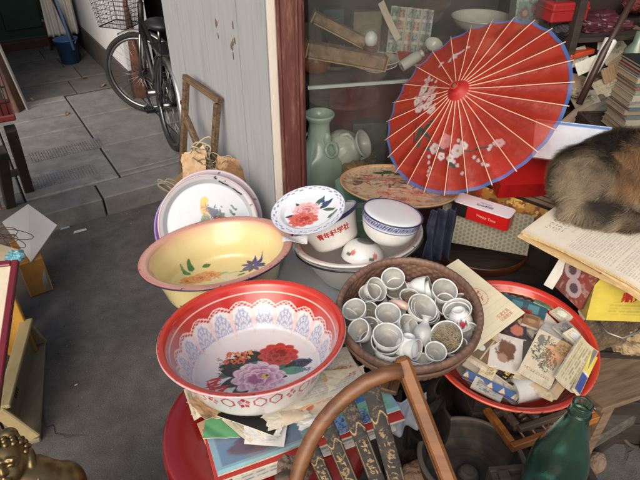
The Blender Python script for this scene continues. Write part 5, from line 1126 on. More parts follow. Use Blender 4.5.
bk_('white card with a brown bear like blot beside the open box', (487, 366), (520, 376), (502, 336), (z0+.066, z0+.06, z0+.064), .005, paint(S(226, 220, 208), 3, (blob(.5, .55, .32, .32, S(120, 84, 66), 2), blob(.42, .32, .18, .14, S(176, 140, 116), 5), signs(.1, .3, .75, .95, .006, S(200, 150, 130), 1.))), name='card', cat='card')
bk_('thick cream picture book with grey dancing figures, upper of two', (517, 372), (549, 390), (537, 332), (z0+.074, z0+.062, z0+.07), .014, paint(cream, 5, (blob(.7, .62, .3, .25, S(232, 176, 136), 1), figures(.38, .62, .36, .34, S(84, 90, 84), 3, 8), figures(.62, .42, .28, .24, S(110, 104, 90), 7, 9), blob(.2, .8, .12, .12, S(130, 132, 122)), signs(.1, .9, .06, .12, .006, S(150, 120, 100)))), (110, 110))
bk_('lower cream book showing under the picture book with figures', (512, 379), (546, 399), (533, 338), (z0+.052, z0+.042, z0+.05), .012, paint(S(210, 190, 150), 6), (20, 20))
pr = P(528, 388, z0+.03); mb = MB()
for r_ in (.030, .027): 
    mb.tube([(-.05, 0, 0), (.055, 0, 0)], r_, 28, caps=False)
tag(mb.build('paper_roll', mat('roll_paper', S(206, 204, 196), rough=.6, var=.06), None, True, TR(pr, RZ(20) @ RYm(6))), 'short roll of white paper at the front of the red tray', 'roll')
def ubend(x, y): return .03*x*x
Mx = axes(P(563, 392, z0+.05), P(592, 345, z0+.075)-P(563, 392, z0+.05), Vector((-.75, -.2, .5)))
card('booklet', 'curled booklet with open pages at the right of the red tray', 'booklet', 0, 0, 0, 0, .006, paint(S(196, 184, 150), 2, (print_(.1, .9, .1, .9, .006, ink), rect(0, 1, .0, .2, S(120, 116, 108)))), (40, 30), lambda x, y: .022*(1-y)**2, M=Mx, wh=(.15, .05), group=G)
Mx = axes(P(577, 396, z0+.058), P(598, 352, z0+.072)-P(577, 396, z0+.058), Vector((-.75, -.2, .35)))
card('booklet', 'thin booklet with yellow and blue halves against the right rim', 'booklet', 0, 0, 0, 0, .008, paint(S(222, 204, 92), 3, (rect(0, .45, 0, 1, S(62, 76, 140)), rect(.45, .5, 0, 1, S(226, 222, 210)))), (40, 14), M=Mx, wh=(.135, .022), group=G, edge=S(222, 212, 180))
bk_('tan booklet standing between the paper roll and curled booklet', (553, 400), (575, 370), (547, 392), (z0+.04, z0+.06, z0+.055), .012, paint(S(176, 152, 116), 3), (20, 20))
rb_ = random.Random(21)
extra = [('small green booklet lying against the back rim of the red tray', (533, 303), (550, 311), (537, 295), .062, S(96, 124, 96), 0), ('small pale booklet beyond the patterned cards at the back', (549, 313), (563, 325), (554, 305), .066, S(206, 196, 170), 1),
 ('tiny red covered booklet behind the portrait card', (515, 318), (528, 323), (519, 309), .056, S(150, 52, 44), 2), ('grey photo card overlapping the patterned cards', (552, 328), (568, 342), (559, 318), .074, S(150, 148, 140), 3), ('tan matchbox label card right of the picture book', (551, 352), (566, 362), (558, 340), .072, S(196, 160, 112), 0),
 ('cream slip lying on top of the patterned cards near the rim', (562, 335), (576, 348), (569, 328), .080, S(222, 212, 184), 1), ('worn brown booklet beside the teal booklet', (521, 325), (537, 331), (525, 315), .064, S(140, 104, 76), 2), ('pale blue card under the curled booklet', (560, 368), (574, 378), (568, 356), .062, S(166, 182, 190), 3),
 ('cream booklet corner showing left of the brown blot card', (478, 374), (492, 381), (484, 362), .05, S(214, 196, 156), 0), ('dull pink card below the picture book', (521, 377), (536, 386), (527, 366), .046, S(190, 140, 124), 1), ('small yellowed booklet at the front beside the paper roll', (538, 396), (552, 402), (542, 384), .044, S(206, 182, 128), 2),
 ('grey printed leaf under the sailing boat postcard', (470, 388), (500, 403), (476, 378), .026, S(190, 188, 178), 3), ('dark cover booklet under the grey blank card', (531, 343), (552, 352), (537, 330), .05, S(66, 60, 62), 0)]
for lb, c0_, c1_, c3_, zq, cc, kd in extra:
    sh_ = [figures(.5, .5, .4, .4, tuple(v*.35 for v in cc), kd+3, 9), print_(.1, .9, .1, .9, .006, tuple(v*.45 for v in cc), kd), blob(.5, .55, .3, .3, tuple(min(v*1.6, .8) for v in cc), kd), rect(.12, .88, .62, .88, tuple(v*.5 for v in cc), .8)]
    bk_(lb, c0_, c1_, c3_, (z0+zq, z0+zq-.004, z0+zq+.004), rb_.uniform(.004, .009), paint(cc, zq*90, (sh_[kd], sh_[(kd+1) % 4])), (36, 36), bend=lambda x, y, k=zq: .004*np.sin(x*3+k*90)*y)
# sheet with the round red seal: lies on the tray edge and under the basket
def sheet_p(x, y, w, h):
    C = fill(len(x), S(228, 218, 184))*(1-.05+.1*fbm(x*6, y*6, 2))[:, None]; X = x*w; Y = y*h
    X0, Y0 = onplane(SHM, 477, 297); d = np.hypot(X-X0, Y-Y0); bl(C, (np.abs(d-.030) < .0012)*.8, S(206, 120, 90)); strokes(C, X, Y, X0, Y0, .017, .015, 26, .008, .0022, S(206, 96, 70), 4); bl(C, (np.abs(np.mod(y, .085)-.04) < .003)*.18, S(160, 150, 120)); return C
p0 = P(452, 374, .662); p1 = P(525, 314, .70); p3 = P(446, 266, .71)
Mx = axes(P(458, 366, .668), P(524, 312, .684)-P(458, 366, .668), P(446, 268, .70)-P(458, 366, .668)); w_ = (P(524, 312, .684)-P(458, 366, .668)).length
# corners: right tip (525,313), top (446,267)
c1 = P(525, 313, .672); c3 = P(447, 266, .715); c0 = P(466, 358, .665)
Mx = axes(c0, c1-c0, (c3-c1)-(c1-c0)*((c3-c1).dot(c1-c0)/(c1-c0).length_squared)); hh = abs((Mx.inverted() @ c3).y); SHM = Mx.copy()
sh = card('letter_sheet', 'cream letter sheet with a round red seal tucked under the basket', 'sheet', 0, 0, 0, 0, .0016, sheet_p, (110, 120), M=Mx, wh=((c1-c0).length, hh), edge=S(200, 188, 150))
tx_, ty_ = onplane(SHM, 505, 315, .002); ta_ = onplane(SHM, 497, 322, .002); tb_ = onplane(SHM, 515, 307, .002)
text_obj('天津文具\n印刷制本', .0125, mat('seal_ink', S(196, 96, 84), rough=.6), sh, Matrix.Translation((tx_, ty_, .0021)) @ Matrix.Rotation(math.atan2(tb_[1]-ta_[1], tb_[0]-ta_[0]), 4, 'Z'))
# ================================================================== BOXES, CLOTH, CAT, BOOK
mb = MB(); yp = P(590, 300, .74)
yb = card('label_box', 'yellow printed carton with red signs under the big open book', 'box', 0, 0, 0, 0, .10, paint(S(196, 178, 70), 3, (print_(.2, .95, .15, .5, .009, S(120, 100, 50), 1, a=.4),)), (70, 50), M=axes(P(586, 320, .69), P(645, 322, .69)-P(586, 320, .69), Vector((0, .18, 1))) @ Matrix.Translation((0, 0, -.10)), wh=(.26, .125), edge=S(176, 150, 70))
redi = mat('red_print', S(176, 40, 26), rough=.5)
text_obj('鼎盛牌香蕉水', .030, redi, yb, Matrix.Translation((.165, .070, .1006)), bold=.001); text_obj('上海市食品厂监制', .012, redi, yb, Matrix.Translation((.175, .046, .1006)))
def photo(x, y, w, h):
    C = fill(len(x), S(112, 60, 54))*(1-.2+.4*fbm(x*5, y*5, 2))[:, None]; bl(C, (x > .62)*.6, S(150, 58, 44))
    for cx, cy in ((.35, .62), (.6, .3)):
        d = np.hypot((x-cx)*1., (y-cy)*1.1); bl(C, (np.abs(d-.18+.04*fbm(x*9, y*9, 3)) < .07), S(170, 150, 150)); bl(C, (d < .12), S(84, 66, 70))
    bl(C, ss(.55, .7, fbm(x*11, y*11, 5))*.5, S(176, 158, 150)); return C
Mx = axes(P(551, 283, .715), P(586, 316, .70)-P(551, 283, .715), Vector((0, .12, 1))) @ Matrix.Translation((0, 0, -.07))
card('picture_box', 'red brown carton with faded photo beside the yellow carton', 'box', 0, 0, 0, 0, .07, photo, (60, 60), M=Mx, wh=(.108, .135), edge=S(90, 60, 54))
Mx = axes(P(544, 284, .71), P(553, 289, .705)-P(544, 284, .71), Vector((0, .1, 1))); card('white_card', 'narrow white card standing left of the photo carton', 'card', 0, 0, 0, 0, .004, plain(S(204, 202, 192)), (8, 10), M=Mx, wh=(.026, .10))
crate('wooden_crate', 'dark slatted crate supporting the cartons under the open book', 'crate', 1.0, 1.36, .5, .34, .004, .665, dwood, -4)
# the big old book under the cat: page surface curls down at its left edge
zb_ = .842
b0_ = P(521, 233, zb_); b1_ = P(652, 302, zb_-.015); b3_ = P(560, 196, zb_+.01)
Mx = axes(b0_, b1_-b0_, b3_-b0_); wB = (b1_-b0_).length+.05; hB = .34
def page(x, y, w, h):
    C = fill(len(x), S(222, 212, 190))*(1-.05+.1*fbm(x*5, y*5, 1))[:, None]; X = x*w; Y = y*h
    bl(C, ss(.0, .06, .06-np.minimum(x, 1))*.2, S(190, 160, 110)); bl(C, ss(.06, 0, y)*.3, S(196, 166, 116))
    # title signs in two lines running up the page on the left
    for x0, x1, cell in ((.085, .135, .0165), (.145, .195, .0165)):
        bl(C, (x > x0)*(x < x1)*(y > .17)*(y < .80)*glyph(Y, X-x0*w, cell, x0*9, .72, .5)*.7, S(108, 100, 92))
    bl(C, (x > .235)*(x < .255)*(y > .25)*(y < .5)*glyph(Y, X, .007, 2.)*.5, S(130, 120, 110))
    j = X*150; bl(C, (x > .29)*(x < .97)*(y > .06)*(y < .62)*rows(Y, X, 0.0068, 3., .5, 9)*.4*(np.mod(x*3.4, 1) > .04), S(110, 102, 94))
    return C
def pbend(x, y): return .014*np.sin(np.clip(x*2.6, 0, PI))*(1-.3*y)-.02*ss(.7, 1., x)+.004*np.sin(y*4)
bkM = Mx
ob = thing('open_book', 'big old book with yellowed printed pages, the cat lying on it', 'book', bkM)
card('page', None, None, 0, 0, 0, 0, .006, page, (330, 260), pbend, M=Matrix.Identity(4), wh=(wB, hB), parent=ob, edge=S(206, 176, 126))
for k, (dx, dy, dzz, cc) in enumerate(((.004, .004, -.0085, S(214, 190, 146)), (-.004, -.006, -.017, S(200, 172, 124)), (.012, .012, -.024, S(216, 206, 184)))):
    card('page_layer', None, None, 0, 0, 0, 0, .0065, plain(cc, k), (40, 20), lambda x, y: pbend(x, y)*(1-.25*k)+.004*np.sin(x*7+k*2), M=Matrix.Translation((dx, dy, dzz)), wh=(wB, hB), parent=ob, edge=cc)
# brocade boxes in front of the case
def gbrocade(x, y, w, h):
    X = x*w; Y = y*h; C = fill(len(x), S(134, 130, 110)); i = np.floor(X/.013); jj = np.floor(Y/.013+.5*np.mod(i, 2)); f = X/.013-i-.5; g = Y/.013+.5*np.mod(i, 2)-jj-.5
    d = np.hypot(f, g); bl(C, (d < .34)*.75, S(84, 86, 72)); bl(C, (d < .16)*.8, S(124, 100, 88)); bl(C, (np.abs(np.abs(f)+np.abs(g)-.52) < .06)*.5, S(120, 118, 96)); return C
c0 = P(438, 246, .60); c1_ = P(528, 258, .615); up_ = P(447, 213, .70)-P(441, 240, .61)
gb = card('brocade_box', 'grey green brocade covered box with small flower pattern', 'box', 0, 0, 0, 0, .05, gbrocade, (150, 90), M=axes(P(437, 240, .615), P(528, 256, .63)-P(437, 240, .615), Vector((-.02, .55, .8))) @ Matrix.Translation((0, 0, -.05)), wh=(.29, .13), edge=S(116, 112, 94), rough=.75, matname='woven_brocade')
# triangular fold of the same cloth lower right is part of the box lid
def trunk(name, lab, cat, c, ex, w, d, h, m, bev=.003, extra=None):
    M = axes(c, ex, z=(0, 0, 1)); mb = MB(); mb.box(0, w, 0, d, 0, h, None, 0, None, bev); o = mb.build(name, m, None, False, M); return tag(o, lab, cat)
ex = P(548, 218, .72)-P(446, 190, .74); ex.z = 0
# red and white tin box: top is white, sides red
q0 = P(453, 200, .755); q1 = P(506, 217, .755); e_ = q1-q0; e_.z = 0
RBX = axes(q0, e_, z=(0, 0, 1)); wl = e_.length+.012; dl = .062; hl = .052
t = thing('red_box', 'red carton with rounded white lid lying on the grey brocade box', 'box', RBX)
def rrect(x0, x1, y0, y1, r, n=6):
    out = []
    for cx, cy, a0 in ((x1-r, y1-r, 0), (x0+r, y1-r, 90), (x0+r, y0+r, 180), (x1-r, y0+r, 270)):
        for k in range(n+1): a = math.radians(a0+90*k/n); out.append((cx+r*math.cos(a), cy+r*math.sin(a)))
    return out
def prism(poly, z0, z1): 
    n = len(poly); return [(x, y, z0) for x, y in poly]+[(x, y, z1) for x, y in poly], [tuple(range(n-1, -1, -1)), tuple(range(n, 2*n))]+[(i, (i+1) % n, n+(i+1) % n, n+i) for i in range(n)]
mb = MB(); mb.add(*prism(rrect(0, wl, 0, dl, .014), -hl, -.004)); bx = mb.build('body', mat('red_carton', S(180, 24, 26), rough=.35, var=.08, coat=.2), t)
mb = MB(); mb.add(*prism(rrect(-.001, wl+.001, -.001, dl+.001, .015), -.0038, 0.)); ld = mb.build('lid', mat('white_carton', S(222, 216, 222), rough=.35, var=.03), t)
bi = mat('blue_ink', S(52, 64, 110), rough=.5)
text_obj('MEMORY', .010, bi, ld, Matrix.Translation((wl*.53, dl*.58, .0006))); text_obj('心心相印', .014, bi, ld, Matrix.Translation((wl*.53, dl*.33, .0006)), bold=.0004)
mb = MB(); mb.box(.0, wl*.27, -.0012, -.0002, -hl+.001, -.005); mb.build('black_panel', mat('black_carton', S(24, 22, 24), rough=.4), bx)
text_obj('Happy Time', .013, mat('gilt_ink', S(222, 180, 150), rough=.4), bx, Matrix.Translation((wl*.62, -.0008, -.028)) @ RXm(90) @ RZ(-4))
# wooden ring-like tray under the brocade box (orange brown)
rw_ = P(487, 262, .56)
tag(lathe('wooden_tray', arcprof([(0, 0, 0), (.15, 0, 0), (.175, .02, 0), (.18, .05, 0), (.174, .055, 0), (.165, .03, 0), (.14, .01, 0), (0, .01, 0)], 4), wood('orange_wood', S(104, 52, 28), S(60, 30, 18), rough=.4, coat=.2), None, 72, M=TR((rw_.x, rw_.y+.13, .520), RXm(3))), 'orange brown round wooden tray under the grey brocade box', 'tray')
# dark chest and yellow brocade scroll boxes behind
t0 = P(500, 200, .70)
def ybro(x, y, w, h):
    C = fill(len(x), S(160, 118, 50)); X = x*w; Y = y*h; bl(C, ss(.5, .62, fbm(X*40, Y*40, 2)), S(110, 62, 34)); bl(C, (fbm(X*60, Y*60, 5) > .62)*.8, S(206, 176, 90)); bl(C, (fbm(X*26, Y*26, 7) > .66)*.8, S(150, 44, 36)); return C
u_ = (P(556, 224, .72)-P(470, 191, .72)); u_.z = 0; u_.normalize(); nrmv = Vector((-u_.y, u_.x, 0))
a0 = P(458, 200, .70)
Mx = axes(a0+nrmv*.035, u_, Vector((0, 0, 1))); card('brocade_box', 'yellow and red brocade scroll box behind the red carton', 'box', 0, 0, 0, 0, .05, ybro, (160, 60), M=axes(a0+nrmv*.03+Vector((0, 0, -.03)), u_, nrmv*.45+Vector((0, 0, .8))) @ Matrix.Translation((0, 0, -.05)), wh=(.40, .085), edge=S(120, 84, 40), matname='woven_brocade')
def stripy(x, y, w, h):
    C = fill(len(x), S(128, 112, 84)); Y = y*h; bl(C, (np.mod(Y, .016) < .004), S(40, 34, 32)); bl(C, (np.abs(y-.62) < .03), S(206, 190, 160)); bl(C, (np.abs(y-.40) < .02), S(190, 160, 110)); bl(C, glyph(x*w, Y, .005, 3.)*.3, S(80, 70, 60)); return C
card('brocade_box', 'brown striped scroll box with pale piping under the red lacquer lid', 'box', 0, 0, 0, 0, .045, stripy, (120, 60), M=axes(a0+nrmv*.095+u_*.05+Vector((0, 0, .04)), u_, nrmv*.7+Vector((0, 0, .4))) @ Matrix.Translation((0, 0, -.045)), wh=(.44, .12), edge=S(90, 70, 54), matname='woven_brocade')
mb = MB(); mb.box(0, .56, .0, .17, 0, .70-.03-zt-.06, None, 0, None, .004); tag(mb.build('dark_chest', mat('dark_case_box', None), None, False, axes((a0.x, a0.y, zt+.001)+nrmv*.03 if False else Vector((a0.x, a0.y, zt+.001))+nrmv*.045, u_, z=(0, 0, 1))), 'dark chest under the brocade scroll boxes', 'chest')
# red lacquer board and pale folder
redl = mat('red_board', S(176, 24, 24), rough=.3, var=.1, vs=5, coat=.3)
r0 = P(500, 186, .80); r1 = P(556, 176, .83)
tag(card('red_folder', 'glossy red box lid lying under the lower right of the parasol', 'lid', 0, 0, 0, 0, .05, plain(S(182, 26, 26), 2, .08), (20, 20), M=axes(r0+Vector((0, 0, -.045)), Vector((r1.x-r0.x, r1.y-r0.y, 0)), Vector((-.1, 1, .1))), wh=(.26, .17), edge=S(150, 20, 22), rough=.3, coat=.3, matname='lacquered_card'), None)
f0 = P(531, 158, .87)
card('pale_folder', 'pale blue white folder with blue edge behind the cat', 'folder', 0, 0, 0, 0, .012, paint(S(206, 214, 222), 1, (rect(.0, 1, .93, 1, S(84, 130, 190)), rect(.3, .6, .0, .25, S(180, 196, 190)))), (30, 30), M=axes(f0, P(590, 165, .86)-f0, P(536, 130, .94)-f0), wh=(.24, .13))
# navy spangled cloth
hang('navy_cloth', 'navy blue spangled cloth hanging beside the blue banded pot', 'cloth', PD(424, 262, 1.60), .075, .165, mat('navy_velvet', S(20, 24, 46), rough=.7, var=.3, vs=14), Vector((1, .15, 0)), .012, 3)
# ================================================================== CAT
def cat():
    c = P(607, 184, .93); 
    t = thing('cat', 'long haired tabby cat with an orange haunch curled asleep on the open book', 'cat', TR((c.x+.015, c.y+.01, zb_+.012)) @ RZ(6) @ Matrix.Diagonal((1.08, 1.08, 1.22, 1)))
    mb = MB(); E = mb.ell
    def e(x, y, z, rx, ry, rz, rot=0): mb.ell((0, 0, 0), rx, ry, rz, 28, 18, Matrix.Translation((x, y, z)) @ RZ(rot))
    e(.045, .045, .075, .155, .085, .078, 12); e(-.065, .005, .07, .075, .085, .072, 20); e(.16, .05, .08, .10, .09, .08); e(.075, -.045, .055, .085, .07, .058, -25)     # back, rump, chest, haunch
    e(.24, -.02, .075, .058, .052, .05); e(.285, -.05, .065, .03, .028, .024)                                                                    # head, muzzle
    for s in (-1, 1): mb.ell((0, 0, 0), .022, .01, .034, 14, 10, Matrix.Translation((.235+.01*s, -.012+.036*s, .125)) @ RXm(-14*s))
    e(.2, -.075, .03, .06, .024, .022, -30); e(.13, -.105, .022, .07, .022, .02, -12); e(.18, -.09, .03, .04, .03, .026)                          # front paws
    for k in range(14):                                                                                                                        # tail swept round the front
        a = k/13; e(-.11+.17*a, -.055-.055*math.sin(a*PI*.8), .03, .032, .028, .027)
    e(.0, -.03, .055, .09, .07, .055)
    o = mb.build('tmp', mat('cat_skin', S(96, 82, 66), rough=.95), None, True)
    m = o.modifiers.new('r', 'REMESH'); m.mode = 'VOXEL'; m.voxel_size = .008; s = o.modifiers.new('s', 'SMOOTH'); s.factor = .6; s.iterations = 8
    dg = bpy.context.evaluated_depsgraph_get(); me = bpy.data.meshes.new_from_object(o.evaluated_get(dg)); bpy.data.objects.remove(o)
    nv = len(me.vertices); co = np.zeros(nv*3, np.float32); me.vertices.foreach_get('co', co); co = co.reshape(-1, 3)
    def furcol(p):
        x, y, z = p[:, 0], p[:, 1], p[:, 2]; n = len(x)
        C = fill(n, S(122, 106, 86)); w = fbm(x*14, y*14+z*8, 3); st = fbm(x*9+y*5+3, (y-x*.35+z*.5)*30, 5)
        bl(C, ss(.52, .66, fbm(x*20+4, y*20, 6))*.6, S(180, 164, 136))
        bl(C, ss(.47, .53, st)*.95, S(40, 33, 28)); bl(C, (1-ss(.010, .032, np.abs(y-.035+.12*(x-.05)-.02*np.sin(x*14))))*.85, S(30, 25, 22))
        bl(C, ss(.55, .7, fbm(x*34, y*34+z*20, 9))*.45, S(58, 48, 40)); bl(C, ss(-.06, -.12, x)*.4, S(176, 158, 126))
        d = ((x-.055)/.095)**2+((y+.05)/.066)**2; bl(C, (1-ss(.5, 1.25, d+.5*(w-.5)))*.8, S(152, 114, 76)); bl(C, (1-ss(.2, .7, ((x-.085)/.05)**2+((y+.085)/.03)**2))*.7, S(200, 172, 128))
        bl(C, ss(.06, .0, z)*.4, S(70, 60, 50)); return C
    ca = me.color_attributes.new('Col', 'FLOAT_COLOR', 'POINT'); a = np.ones((nv, 4), np.float32); a[:, :3] = furcol(co); ca.data.foreach_set('color', a.ravel())
    me.materials.clear(); me.materials.append(mat('cat_coat', attr='Col', rough=.9, var=.2, vs=60)); me.polygons.foreach_set('use_smooth', [True]*len(me.polygons))
    body = bpy.data.objects.new('body', me); COL.objects.link(body); body.parent = t
    # coat of hairs
    me.calc_loop_triangles(); tri = np.zeros(len(me.loop_triangles)*3, np.int32); me.loop_triangles.foreach_get('vertices', tri); tri = tri.reshape(-1, 3)
    A_ = co[tri[:, 0]]; B_ = co[tri[:, 1]]; C_ = co[tri[:, 2]]; nn = np.cross(B_-A_, C_-A_); ar = np.linalg.norm(nn, axis=1); nn = nn/np.maximum(ar, 1e-12)[:, None]
    K = 150000; pick = RNG.choice(len(tri), K, p=ar/ar.sum()); r1 = np.sqrt(RNG.random(K)); r2 = RNG.random(K)
    p = A_[pick]*(1-r1)[:, None]+B_[pick]*(r1*(1-r2))[:, None]+C_[pick]*(r1*r2)[:, None]; n = nn[pick]
    flow = np.stack((-np.ones(K)*.75+.0*p[:, 0], -.35*np.ones(K)-2*(p[:, 1]), -.35*np.ones(K)), 1)
    hx = p[:, 0]-.075; hy = p[:, 1]+.03; near = np.exp(-((hx/.09)**2+(hy/.08)**2)); rad = np.stack((hx*9+.1, hy*12-.5, -.4+0*hx), 1); flow = flow*(1-near[:, None])+rad*near[:, None]
    flow += (RNG.random((K, 3))-.5)*.55; cl = np.stack((vn(p[:, 0]*70, p[:, 1]*70+p[:, 2]*50, 1)-.5, vn(p[:, 0]*70, p[:, 1]*70+p[:, 2]*50, 2)-.5, vn(p[:, 0]*70, p[:, 1]*70+p[:, 2]*50, 3)-.5), 1); flow += cl*1.2
    flow -= n*(flow*n).sum(1)[:, None]; flow /= np.maximum(np.linalg.norm(flow, axis=1), 1e-6)[:, None]
    ln = (.024+.022*RNG.random(K))*(1-.45*(p[:, 0] > .2)); d1 = n*.55+flow*.8; d2 = n*.18+flow*1.0; d1 /= np.linalg.norm(d1, axis=1)[:, None]
    side_ = np.cross(d1, n+.3*RNG.random((K, 3))); side_ /= np.maximum(np.linalg.norm(side_, axis=1), 1e-6)[:, None]; wd = .00042
    q1 = p+d1*(ln*.5)[:, None]; q2 = q1+d2*(ln*.55)[:, None]; q2[:, 2] = np.maximum(q2[:, 2], .004)
    V = np.stack((p-side_*wd, p+side_*wd, q1-side_*wd*.8, q1+side_*wd*.8, q2-side_*wd*.15, q2+side_*wd*.15), 1).reshape(-1, 3)
    b = np.arange(K)[:, None]*6; F = np.concatenate((b+np.array([[0, 1, 3, 2]]), b+np.array([[2, 3, 5, 4]])))
    hc = furcol(p)*((.7+.5*RNG.random(K))*(.74+.52*vn(p[:, 0]*75+p[:, 2]*30, p[:, 1]*75-p[:, 2]*40, 12)))[:, None]; tip = np.minimum(hc*1.12, .8)
    CC = np.stack((hc*.8, hc*.8, hc, hc, tip, tip), 1).reshape(-1, 3)  # shade between hairs put into the colour: darker roots, paler tips
    f = npmesh('fur', V, F, mat('cat_fur', attr='Col', rough=.7, var=.1, vs=40), t, CC, None, True); f['kind'] = 'stuff'
    blk = mat('cat_dark', S(24, 20, 18), rough=.3)
    for s in (-1, 1): m2 = MB(); m2.ell((.275+.006*s, -.030+.022*s-.006, .09), .009, .009, .006, 12, 8); m2.build('eye', blk, t, True)
    m2 = MB(); m2.ell((.312, -.062, .068), .006, .007, .005, 12, 8); m2.build('nose', mat('cat_nose', S(150, 92, 84), rough=.5), t, True)
cat()
# ================================================================== RIGHT: OPEN SHELVES
sh0 = Vector((.98, 2.2, 0)); MSH = axes(sh0, E1, z=(0, 0, 1))
t = thing('book_shelf', 'dark wooden shelving crammed with old wares right of the parasol', 'shelf', MSH)
for x in (0, 1.15, 1.9): mb = MB(); mb.box(x-.015, x+.015, 0, .34, 0, 2.1, None, 0, None, .003); mb.build('upright', dwood, t)
for z in (.4, .80, 1.10, 1.55): 
    for x0, x1 in ((.016, 1.134), (1.166, 1.884)): mb = MB(); mb.box(x0, x1, .0, .34, z-.018, z, None, 0, None, .003); mb.build('shelf', dwood, t)
mb = MB(); mb.box(-.0, 1.9, .345, .355, 0, 2.1); mb.build('back_board', dark, t)
def spx(u, v, y):
    d = ray(u, v); n = MSH.to_3x3() @ Vector((0, 1, 0)); p0 = MSH @ Vector((0, y, 0)); q = (p0-CAM).dot(n)/d.dot(n); return CAM+d*q
plastic = mat('pink_plastic_bag', S(74, 38, 44), rough=.3, var=.5, vs=12, coat=.2, bump=.3, bs=20)
crumple('plastic_bag', 'shiny dark pink plastic bag on the top shelf beside the shop case', 'bag', spx(597, 24, .14), .13, .10, .045, plastic, 4, .5)
p = spx(562, 14, .08); mb = MB(); mb.box(-.08, .08, -.05, .06, -.02, .05, None, 0, None, .006); mb.box(-.082, .082, -.052, .062, .022, .030, None, 0, None, .002); tag(mb.build('red_box', mat('red_cloth_bright', S(140, 26, 28), rough=.55, var=.2, vs=14), None, False, TR(p, RZ(16))), 'flat bright red box on the top shelf left of the pink bag', 'box')
crumple('cloth_bundle', 'dark bundle in shadow between the red bundle and pink bag', 'bundle', spx(556, 28, .1), .05, .07, .04, mat('charcoal_cloth', S(40, 38, 42), rough=.8, var=.3), 8, .4)
crumple('cloth_bundle', 'dark maroon bundle far back at the upper right', 'bundle', spx(636, 4, .24), .06, .06, .035, mat('maroon_cloth', None), 5, .3)
mb = MB(); a_ = spx(566, 56, .02); b_ = spx(590, 50, .06); mb.bar(a_, b_, .05, .02, bev=.003); tag(mb.build('orange_box', mat('orange_carton', S(186, 74, 44), rough=.5, var=.15)), 'small orange carton under the top shelf', 'box')
# leaning dark stick and pale roll
mb = MB(); mb.tube([spx(579, 104, -.12), spx(604, 52, -.05), spx(640, -14, .0)], [.013, .013, .012], 12); tag(mb.build('wooden_stick', mat('dark_stick', S(58, 40, 34), rough=.45, var=.2, coat=.2), None, True), 'long dark wooden stick leaning across the shelves', 'stick')
a_ = spx(584, 90, -.07); b_ = spx(612, 38, -.03)
mb = MB(); mb.tube([a_, a_.lerp(b_, .12), a_.lerp(b_, .5), b_.lerp(a_, .04), b_], [.008, .012, .019, .024, .012], 16); tag(mb.build('paper_roll', mat('roll_paper', None), None, True), 'long pale paper roll leaning beside the dark stick', 'roll')
def flat_at(name, lab, cat, p, ex, ey, w, h, th, pt, res=(24, 24), bend=None, **k): return card(name, lab, cat, 0, 0, 0, 0, th, pt, res, bend, M=axes(p, ex, ey), wh=(w, h), **k)
flat_at('paper_fan', 'beige fan like sheet standing right of the pale roll', 'fan', spx(604, 84, .02), Vector((.8, .15, .35)), Vector((-.3, .2, .8)), .11, .06, .004, plain(S(170, 142, 108), 2), bend=lambda x, y: .006*np.sin(x*30))
flat_at('card', 'white torn card on the shelf above the parasol rim', 'card', spx(597, 50, .03), Vector((1, .2, .0)), Vector((0, .3, 1)), .06, .05, .002, plain(S(206, 206, 200), 2))
flat_at('paper', 'white folded paper poking out behind the blue parasol edge', 'paper', spx(578, 76, -.03), Vector((1, .2, .4)), Vector((-.3, .3, .8)), .08, .05, .003, plain(S(190, 192, 180), 5), bend=lambda x, y: .02*x*y)
crumple('lace_bundle', 'grey lacy bundle behind the tip of the dark stick', 'bundle', spx(602, 92, .05), .06, .05, .045, mat('grey_lace', S(140, 130, 116), rough=.9, var=.5, vs=60, bump=.6), 12, .6)
crumple('shell_pile', 'small pale shells heaped beside the parasol edge', 'shells', spx(577, 93, -.02), .04, .04, .02, mat('pale_shell', S(150, 140, 120), rough=.6, var=.5, vs=70, bump=.5), 14, .7)
mb = MB(); 
a_ = spx(562, 125, -.1); b_ = spx(602, 98, -.02)
for k in range(3): mb.tube([a_+Vector((.01*k, -.03*k, -.012*k)), a_.lerp(b_, .5)+Vector((0, -.028*k, .012-.012*k)), b_+Vector((0, -.03*k, -.01*k))], [.016, .022, .018], 14)
tag(mb.build('paper_rolls', mat('grey_beige_paper', S(150, 140, 122), rough=.8, var=.25, vs=12), None, True), 'bundle of grey beige paper rolls behind the pale folder', 'roll')
p = spx(588, 128, -.14); mb = MB(); mb.box(-.045, .06, -.03, .04, -.05, .045, None, 0, None, .006); tag(mb.build('brown_box', mat('brown_leather', S(86, 50, 42), rough=.5, var=.15), None, False, TR(p, RZ(14))), 'small red brown box between the rolls and the tied books', 'box')
p = spx(636, 50, -.05); mb = MB(); mb.tube([p+Vector((0, 0, -.06)), p+Vector((0, 0, .0)), p+Vector((0, 0, .03)), p+Vector((0, 0, .07))], [.04, .042, .02, .018], 24); tag(mb.build('green_jar', mat('green_jar_glaze', S(96, 116, 100), rough=.2, var=.2, coat=.5), None, True), 'grey green jar on top of the tied stack of books', 'jar')
